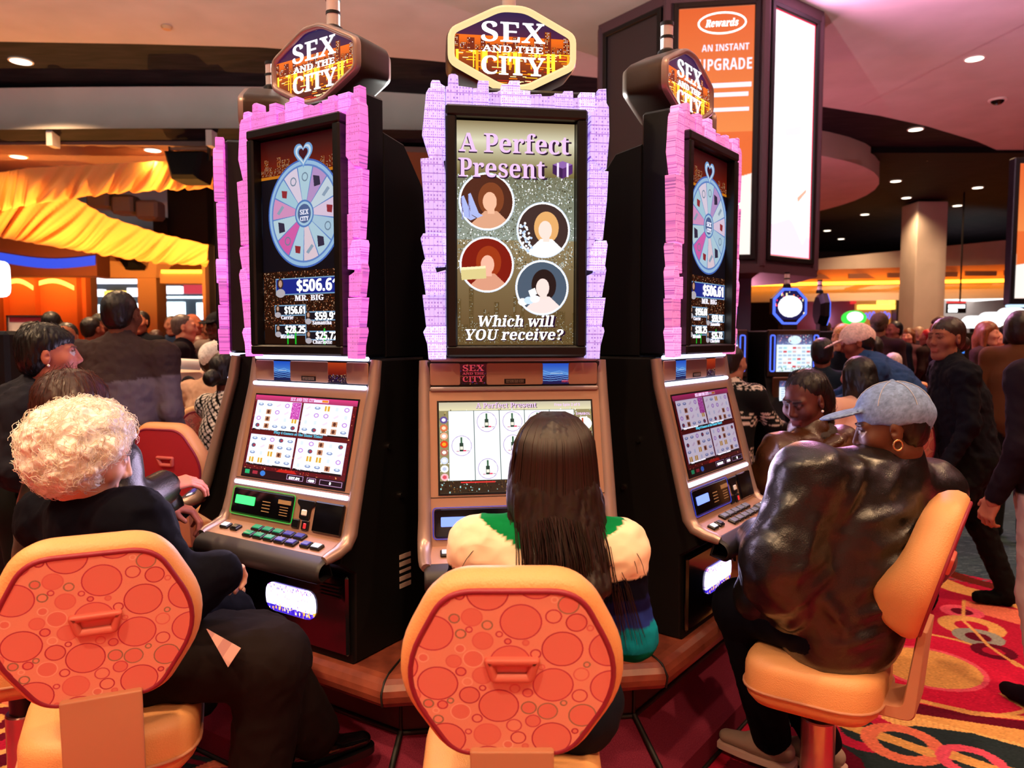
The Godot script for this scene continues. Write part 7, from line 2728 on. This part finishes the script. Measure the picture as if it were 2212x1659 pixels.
	# shops at the back
	struct(panel(1700, 636, 1842, 800, 27.5, 0.3, "wall_pink", M.pink_wall))
	struct(panel(1836, 632, 1962, 800, 27.8, 0.3, "wall_shop", M.shop_wall_glow))  # glow put into the wall itself stands for the lit interior
	struct(panel(1962, 640, 2600, 800, 28.2, 0.3, "wall_cream", M.plaster))
	for px in [1938, 1966, 1985, 2204]:
		struct(panel(px, 640, px + 16, 800, 27.4, 0.5, "wall_post", M.casing))
	tag(panel(1862, 658, 1934, 668, 27.4, 0.39, "counter_light", M.amber_bright), "long amber light over the far shop counter", "light strip")
	for q in [[1908, 640, 1920, 657], [1926, 640, 1934, 657]]:
		tag(panel(q[0], q[1], q[2], q[3], 27.3, 0.49, "shop_lamp", M.amber_bright), "upright glowing lamp in the far orange shop", "lamp", "lamps of the far shop")
	tag(panel(1785, 676, 1790, 706, 27.3, 0.195, "tube_lamp", M.word_white), "thin upright white tube lamp before the pink wall", "lamp")
	tag(panel(1842, 645, 1850, 656, 27.3, 0.49, "exit_sign", M.red_glow), "small red lit sign hanging under the amber cove", "sign")
	mb = MB.new()
	mb.prism([Vector2(at(2062, 638, 26.0).x, at(2062, 638, 26.0).y), Vector2(at(2190, 645, 26.0).x, at(2190, 645, 26.0).y), Vector2(at(2190, 630, 26.0).x, at(2190, 630, 26.0).y)], -28.19, -26.0)
	tag(put(mb, "strip_light", M.word_white), "tapering white strip light under the far soffit", "light strip")
	var hs := thing("hanging_sign", "small black hanging sign with white lettering on a pole", "sign", at(2065, 666, 20.0))
	boxp("board", M.black, hs, Vector3.ZERO, Vector3(0.52, 0.26, 0.05))
	boxp("pole", M.black, hs, Vector3(0.1, 1.65, 0), Vector3(0.03, 3.05, 0.03))
	boxp("red_edge", M.red_glow, hs, Vector3(0, 0.16, 0), Vector3(0.5, 0.05, 0.05))
	boxp("white_line", M.word_white, hs, Vector3(0.0, 0.05, 0.03), Vector3(0.44, 0.09, 0.01))
	boxp("white_line", M.word_white, hs, Vector3(-0.1, -0.06, 0.03), Vector3(0.24, 0.09, 0.01))

func build_ceiling_things() -> void:
	# lamps that light the players and the aisle
	var warm := Color(1.0, 0.81, 0.60)
	for q in [[0.9, 1.8, 22.0], [-1.4, 1.4, 32.0], [2.7, 0.4, 20.0], [-3.0, -0.8, 30.0], [0.3, -1.0, 9.0], [4.2, -2.4, 20.0], [-2.4, 4.4, 24.0], [2.0, 4.8, 24.0], [-4.8, -4.2, 20.0], [0.0, 7.0, 20.0]]:
		downlight(Vector3(q[0], CEIL, q[1]), q[2], 0.11, warm, 64.0)
	downlight(on(2105, 126, CEIL), 26.0, 0.11, warm, 64.0)
	for q in [[1978, 279], [1935, 391], [2112, 405], [1958, 427], [2068, 444], [1868, 463], [1787, 498], [1817, 516], [1975, 487], [2165, 525], [2225, 440]]:
		var p := on(q[0], q[1], CEIL + 0.055)
		downlight(p, (28.0 if p.z > -17.0 else 16.0) if p.z > -24.0 else 0.0, 0.12, warm, 64.0)
	downlight(on(45, 132, CEIL + 0.055), 30.0, 0.13, warm, 62.0)
	downlight(on(40, 338, 4.52), 16.0, 0.12, warm, 68.0)
	downlight(on(330, 324, 4.52), 16.0, 0.12, warm, 68.0)
	for q in [[6.5, -6.0, 24.0], [9.5, -8.5, 24.0], [-7.5, -6.6, 40.0], [10.5, -14.0, 30.0], [-4.0, -7.4, 36.0]]:  # extra downlights out of view, added to brighten the aisle and the fascia
		downlight(Vector3(q[0], CEIL if q[1] > -9.2 else CEIL + 0.055, q[1]), q[2], 0.11, warm, 64.0)
	# unseen uplights, added to brighten the ceiling and the drapes
	added_uplight(Vector3(CAR.x, 1.6, CAR.z), 0.62, Color(0.92, 0.96, 0.95), 16.0, "unseen fill lamp added on the spine of the carousel behind the signs")
	added_uplight(Vector3(3.6, 0.0, -12.3), 1.2, Color(1.0, 0.62, 0.75), 8.0, "tall rose fill lamp post added unseen behind the hanging pillar")
	added_uplight(Vector3(-5.4, 0.0, -2.2), 2.3, Color(0.86, 0.97, 0.95), 17.0, "pale fill lamp post added out of view left of the white-haired woman")
	added_uplight(Vector3(7.0, 0.0, -3.4), 2.3, Color(1.0, 0.84, 0.86), 12.0, "rosy fill lamp post added out of view beside the right-hand aisle")
	added_uplight(Vector3(-5.6, 0.0, -13.3), 1.7, Color(1.0, 0.68, 0.32), 15.0, "amber fill lamp post added beneath the golden drapes")
	added_uplight(Vector3(-8.4, 0.0, -13.3), 1.7, Color(1.0, 0.68, 0.32), 15.0, "amber fill lamp post added under the left sweep of the drapes")
	for q in [[2155, 215, 0.11, CEIL], [1885, 350, 0.07, CEIL + 0.055], [2005, 343, 0.07, CEIL + 0.055]]:
		var t := thing("dome_camera", ["black security dome on the pale plaster ceiling", "small dark dome on the timber ceiling", "small dark dome on the timber ceiling"][0 if q[2] > 0.1 else 1], "camera", on(q[0], q[1], q[3]), 0.0, "ceiling domes")
		var mb := MB.new()
		mb.lathe([Vector2(0.0, -q[2] * 0.8), Vector2(q[2] * 0.5, -q[2] * 0.68), Vector2(q[2] * 0.8, -q[2] * 0.4), Vector2(q[2] * 0.9, -0.02), Vector2(q[2] * 0.9, 0.0)], 20)
		put(mb, "dome", M.gloss, t)
		mb = MB.new()
		mb.lathe([Vector2(q[2] * 0.85, -0.025), Vector2(q[2] * 1.2, -0.02), Vector2(q[2] * 1.25, 0.0)], 20)
		put(mb, "mount_ring", M.white_trim, t)
	var sd := thing("smoke_detector", "small pale round detector on the plaster ceiling", "detector", on(360, 57, CEIL))
	var mb := MB.new()
	mb.lathe([Vector2(0.0, -0.04), Vector2(0.05, -0.036), Vector2(0.065, -0.01), Vector2(0.065, 0.0)], 18)
	put(mb, "shell", M.beige, sd)

func more_materials() -> void:
	M.plum = mat("3a2028", 0.8)
	M.plum_dark = mat("1a1026", 0.7)
	M.timber = mat("ffffff", 0.7, 0.0, 0.2)
	M.timber.albedo_texture = ramp_tex(41, 0.02, "151216", "2e262a")
	M.timber.uv1_triplanar = true
	M.timber.uv1_scale = Vector3(0.25, 0.25, 1.2)
	M.ceiling_red = mat("6a4a44", 0.6)
	M.cove_wall = mat("e0a070", 0.8)
	M.amber_tube = lit("ff9a28", 7.0)
	M.amber_bright = lit("ffc850", 2.6)
	M.grille = mat("8a5a44", 0.7)
	M.drape = mat("eeb46a", 0.8)
	M.drape.backlight_enabled = true
	M.drape.backlight = Color(0.5, 0.32, 0.1)
	M.rig_grey = mat("5a5658", 0.5)
	M.rig_rail = mat("a88a98", 0.4, 0.5)
	M.brown = mat("5a2a18", 0.7)
	M.blue_wave = lit("3858f0", 1.0)
	M.amber_wall = mat("c86a34", 0.6)
	M.beige = mat("c89a70", 0.8)
	M.slate = mat("3a4048", 0.8)
	M.far_white = lit("f4f4ff", 2.4)
	M.far_cool = lit("d8f0ff", 3.0)
	M.far_red = lit("e84858", 0.9)
	M.notice_paper = mat("c8a8d8", 0.8)
	M.white_trim = mat("e8e0dc", 0.5)
	M.lamp = lit("fff0d8", 5.0)
	M.white_lamp = lit("fdfdff", 1.8)
	M.cyan = lit("30e0d8", 1.2)
	M.blue_screen = lit("4a90ff", 1.2)
	M.turquoise = lit("80e8e8", 1.2)
	M.shell = mat("d8b8a8", 0.4)
	M.blue_tube = lit("5070ff", 1.5)
	M.cool_tube = lit("c0e0ff", 1.5)
	M.green_oval = lit("38e048", 1.3)
	M.casing = mat("4a3038", 0.55)
	M.casing_rim = mat("54363e", 0.5)
	M.steel_blue = mat("6a6888", 0.4, 0.6)
	M.pink_wall = mat("c880b8", 0.8)
	M.shop_wall_glow = lit("ff9a48", 0.55)  # wall given its own glow in place of the lit shop interior
	M.hair_pale = skinned(0.6, 0.3)
	M.leather_black = leather_mat("120e0e", 0.32, 0.3)
	M.leather_black.clearcoat_enabled = true
	M.leather_black.clearcoat = 0.4
	M.leather_black.clearcoat_roughness = 0.3
	M.leather_brown = leather_mat("40230f", 0.25, 0.35)
	M.leather_brown_dark = leather_mat("2a1c16", 0.75, 0.3)
	M.sneaker = mat("9a8478", 0.7)
	M.sneaker_sole = mat("d0b0a8", 0.7)
	M.denim = skinned(0.9, 0.1)
	M.denim.normal_enabled = true
	M.denim.normal_texture = noise_tex(15, 0.3, 256, true)
	M.denim.normal_scale = 0.5
	M.denim.uv1_triplanar = true
	M.denim.uv1_scale = Vector3(14, 14, 14)
	M.denim_seam = mat("b8bccc", 0.9)
	M.gold = mat("e8c088", 0.25, 0.9)
	M.pearl = mat("f4ece8", 0.2)
	var i := pic(128, 320, Color("ffffff"))
	vgrad(i, 0, 0, 128, 320, Color("fff6fc"), Color("ffffff"))
	poly(i, [Vector2(40, 150), Vector2(92, 140), Vector2(90, 152), Vector2(44, 160)], Color("f0dcec"))
	poly(i, [Vector2(84, 238), Vector2(112, 224), Vector2(112, 228), Vector2(86, 244)], Color("e8a890"))
	poly(i, [Vector2(0, 280), Vector2(60, 268), Vector2(128, 292), Vector2(128, 320), Vector2(0, 320)], Color("ffd8ee"))
	poly(i, [Vector2(60, 262), Vector2(122, 282), Vector2(104, 300)], Color("ffffff"))
	M.poster_pale = lit("ffffff", 1.4, tex(i))
	i = pic(128, 320, Color("e86a30"))
	vgrad(i, 0, 0, 128, 160, Color("e0602c"), Color("f08a48"))
	poly(i, [Vector2(60, 180), Vector2(104, 168), Vector2(98, 214), Vector2(54, 224)], Color("fff0d8"))
	poly(i, [Vector2(0, 240), Vector2(128, 214), Vector2(128, 320), Vector2(0, 320)], Color("fff4ec"))
	M.poster_orange = lit("ffffff", 1.15, tex(i))
	M.red_edge = lit("ff3058", 1.2)
	M.poster_dark = mat("382a2c", 0.5)
	i = pic(128, 128, Color("e8f4ff"))
	vgrad(i, 0, 0, 128, 34, Color("3a3050"), Color("6a7ab0"))
	disc(i, 64, 18, 24, 15, Color("d8f0f4"))
	sparkle(i, 0, 0, 128, 36, 80, [Color("f0a0a0"), Color("c8e8f0"), Color("5060a0")], 4)
	for y in 6:
		for x in 7:
			fr(i, 6 + x * 17, 42 + y * 13, 13, 7, [Color("b0c4d8"), Color("f0f8ff"), Color("d8b8b8"), Color("a8d8e0"), Color("d05058")][(x * 3 + y * 5 + x * y) % 5])
	sparkle(i, 0, 112, 128, 16, 60, [Color("60a060"), Color("8098b0")], 4)
	M.pay_table = lit("ffffff", 1.2, tex(i))
	i = pic(64, 64, Color("10103a"))
	sparkle(i, 0, 0, 64, 64, 60, [Color("ff7030"), Color("f8e0a0"), Color("ff3060")], 4)
	disc(i, 32, 32, 21, 17, Color("ffffff"))
	M.star_face = lit("ffffff", 1.8, tex(i))

func _ready() -> void:
	rng.seed = 7
	var cam := Camera3D.new()
	cam.name = "camera"
	add_child(cam)
	cam.transform = Transform3D(cam_basis, EYE)
	cam.fov = rad_to_deg(2.0 * atan(829.5 / F))
	cam.near = 0.05
	cam.far = 200.0
	cam.current = true
	var ca := CameraAttributesPhysical.new()
	ca.frustum_focal_length = 12.0 / tan(atan(829.5 / F))
	ca.frustum_focus_distance = 2.3
	ca.frustum_near = 0.05
	ca.frustum_far = 200.0
	ca.exposure_aperture = 3.5
	cam.attributes = ca
	var we := WorldEnvironment.new()
	we.name = "environment"
	var e := Environment.new()
	e.background_mode = Environment.BG_COLOR
	e.background_color = Color(0.02, 0.012, 0.016)
	e.tonemap_mode = Environment.TONE_MAPPER_LINEAR
	e.tonemap_exposure = 0.97
	e.sdfgi_enabled = true
	e.ssao_enabled = true
	e.ssil_enabled = true
	we.environment = e
	add_child(we)
	make_materials()
	more_materials()
	build_room()
	build_ceiling_things()
	build_left()
	build_right()
	make_plinth()
	make_machine(-32, "left", "slot machine with pink skyline frame and green-lit player display facing the white-haired woman")
	make_machine(8, "center", "slot machine with lavender skyline frame reading A Perfect Present")
	make_machine(52, "right", "slot machine with rose skyline frame facing the man in the denim cap")
	make_machine(-80, "left", "slot machine whose pink frame edge shows beyond the white-haired woman's machine")
	make_machine(94, "right", "slot machine hidden behind the capped man's machine facing the brown leather jacket")
	make_chair("swivel chair with ringed coral fabric back behind the white-haired woman", Vector3(-1.08, 0, -1.95), 0.42, "swivel chairs", 0.60)
	make_chair("swivel chair with ringed coral fabric back behind the striped sweater", Vector3(0.0, 0, -1.75), 0.0, "swivel chairs", 0.60)
	make_chair("tan swivel chair seen from the side under the leather-jacketed man", Vector3(1.0, 0, -2.34), 0.95, "swivel chairs", 0.58)
	make_chair("tan swivel chair of the brown-haired woman in black leather", Vector3(-1.62, 0, -2.38), -1.1, "swivel chairs", 0.62)
	make_chair("tan swivel chair of the woman in the brown leather jacket", Vector3(1.42, 0, -3.45), 1.5, "swivel chairs", 0.6)
	make_chair("swivel chair with a red fabric back behind the chequered top", Vector3(at(452, 723, 4.1).x, 0, -4.1), -0.3, "swivel chairs", 0.6, M.red_cloth)
	make_chair("tan swivel chair of the woman in the peach top", Vector3(at(1868, 723, 4.5).x, 0, -4.5), 0.3, "swivel chairs", 0.58)
	for q in [["tan swivel chair under the man in the white cap", 452, 5.0, 0.35], ["tan swivel chair under the low-bent dark-haired person", 6, 4.9, -PI / 2], ["tan swivel chair under the snowflake sweater", 1574, 5.0, -0.85], ["tan swivel chair under the navy jacket behind the brown leather jacket", 1776, 6.2, 0.5], ["tan swivel chair under the grey-haired person by the denim jacket", 1935, 7.4, 0.0]]:
		make_chair(q[0], Vector3(at(q[1], 723, q[2]).x, 0, -q[2]), q[3], "swivel chairs", 0.6)
	people_near()
	var pc := MB.new()
	var q0 := at(446, 1358, 1.9)
	var q1 := at(520, 1400, 1.9)
	var q2 := at(493, 1441, 1.88)
	var nrm := (q1 - q0).cross(q2 - q0).normalized() * 0.004
	if nrm.z < 0.0:
		nrm = -nrm
	for k in 4:
		pc.col = lin("e0b8b0") if k % 2 else lin("c89a98")
		var e0 := q0.lerp(q1, k / 4.0)
		var e1 := q0.lerp(q1, (k + 1) / 4.0)
		var g0 := q0.lerp(q2, k / 4.0)
		var g1 := q0.lerp(q2, (k + 1) / 4.0)
		pc.face([e0 + nrm, e1 + nrm, g1 + nrm, g0 + nrm], nrm)
		pc.face([e0 - nrm, e1 - nrm, g1 - nrm, g0 - nrm], -nrm)
	tag(put(pc, "printed_cloth", M.dyed), "corner of pale plaid cloth hanging over the white-haired woman's thigh", "cloth")
	print("built in ms ", Time.get_ticks_msec())
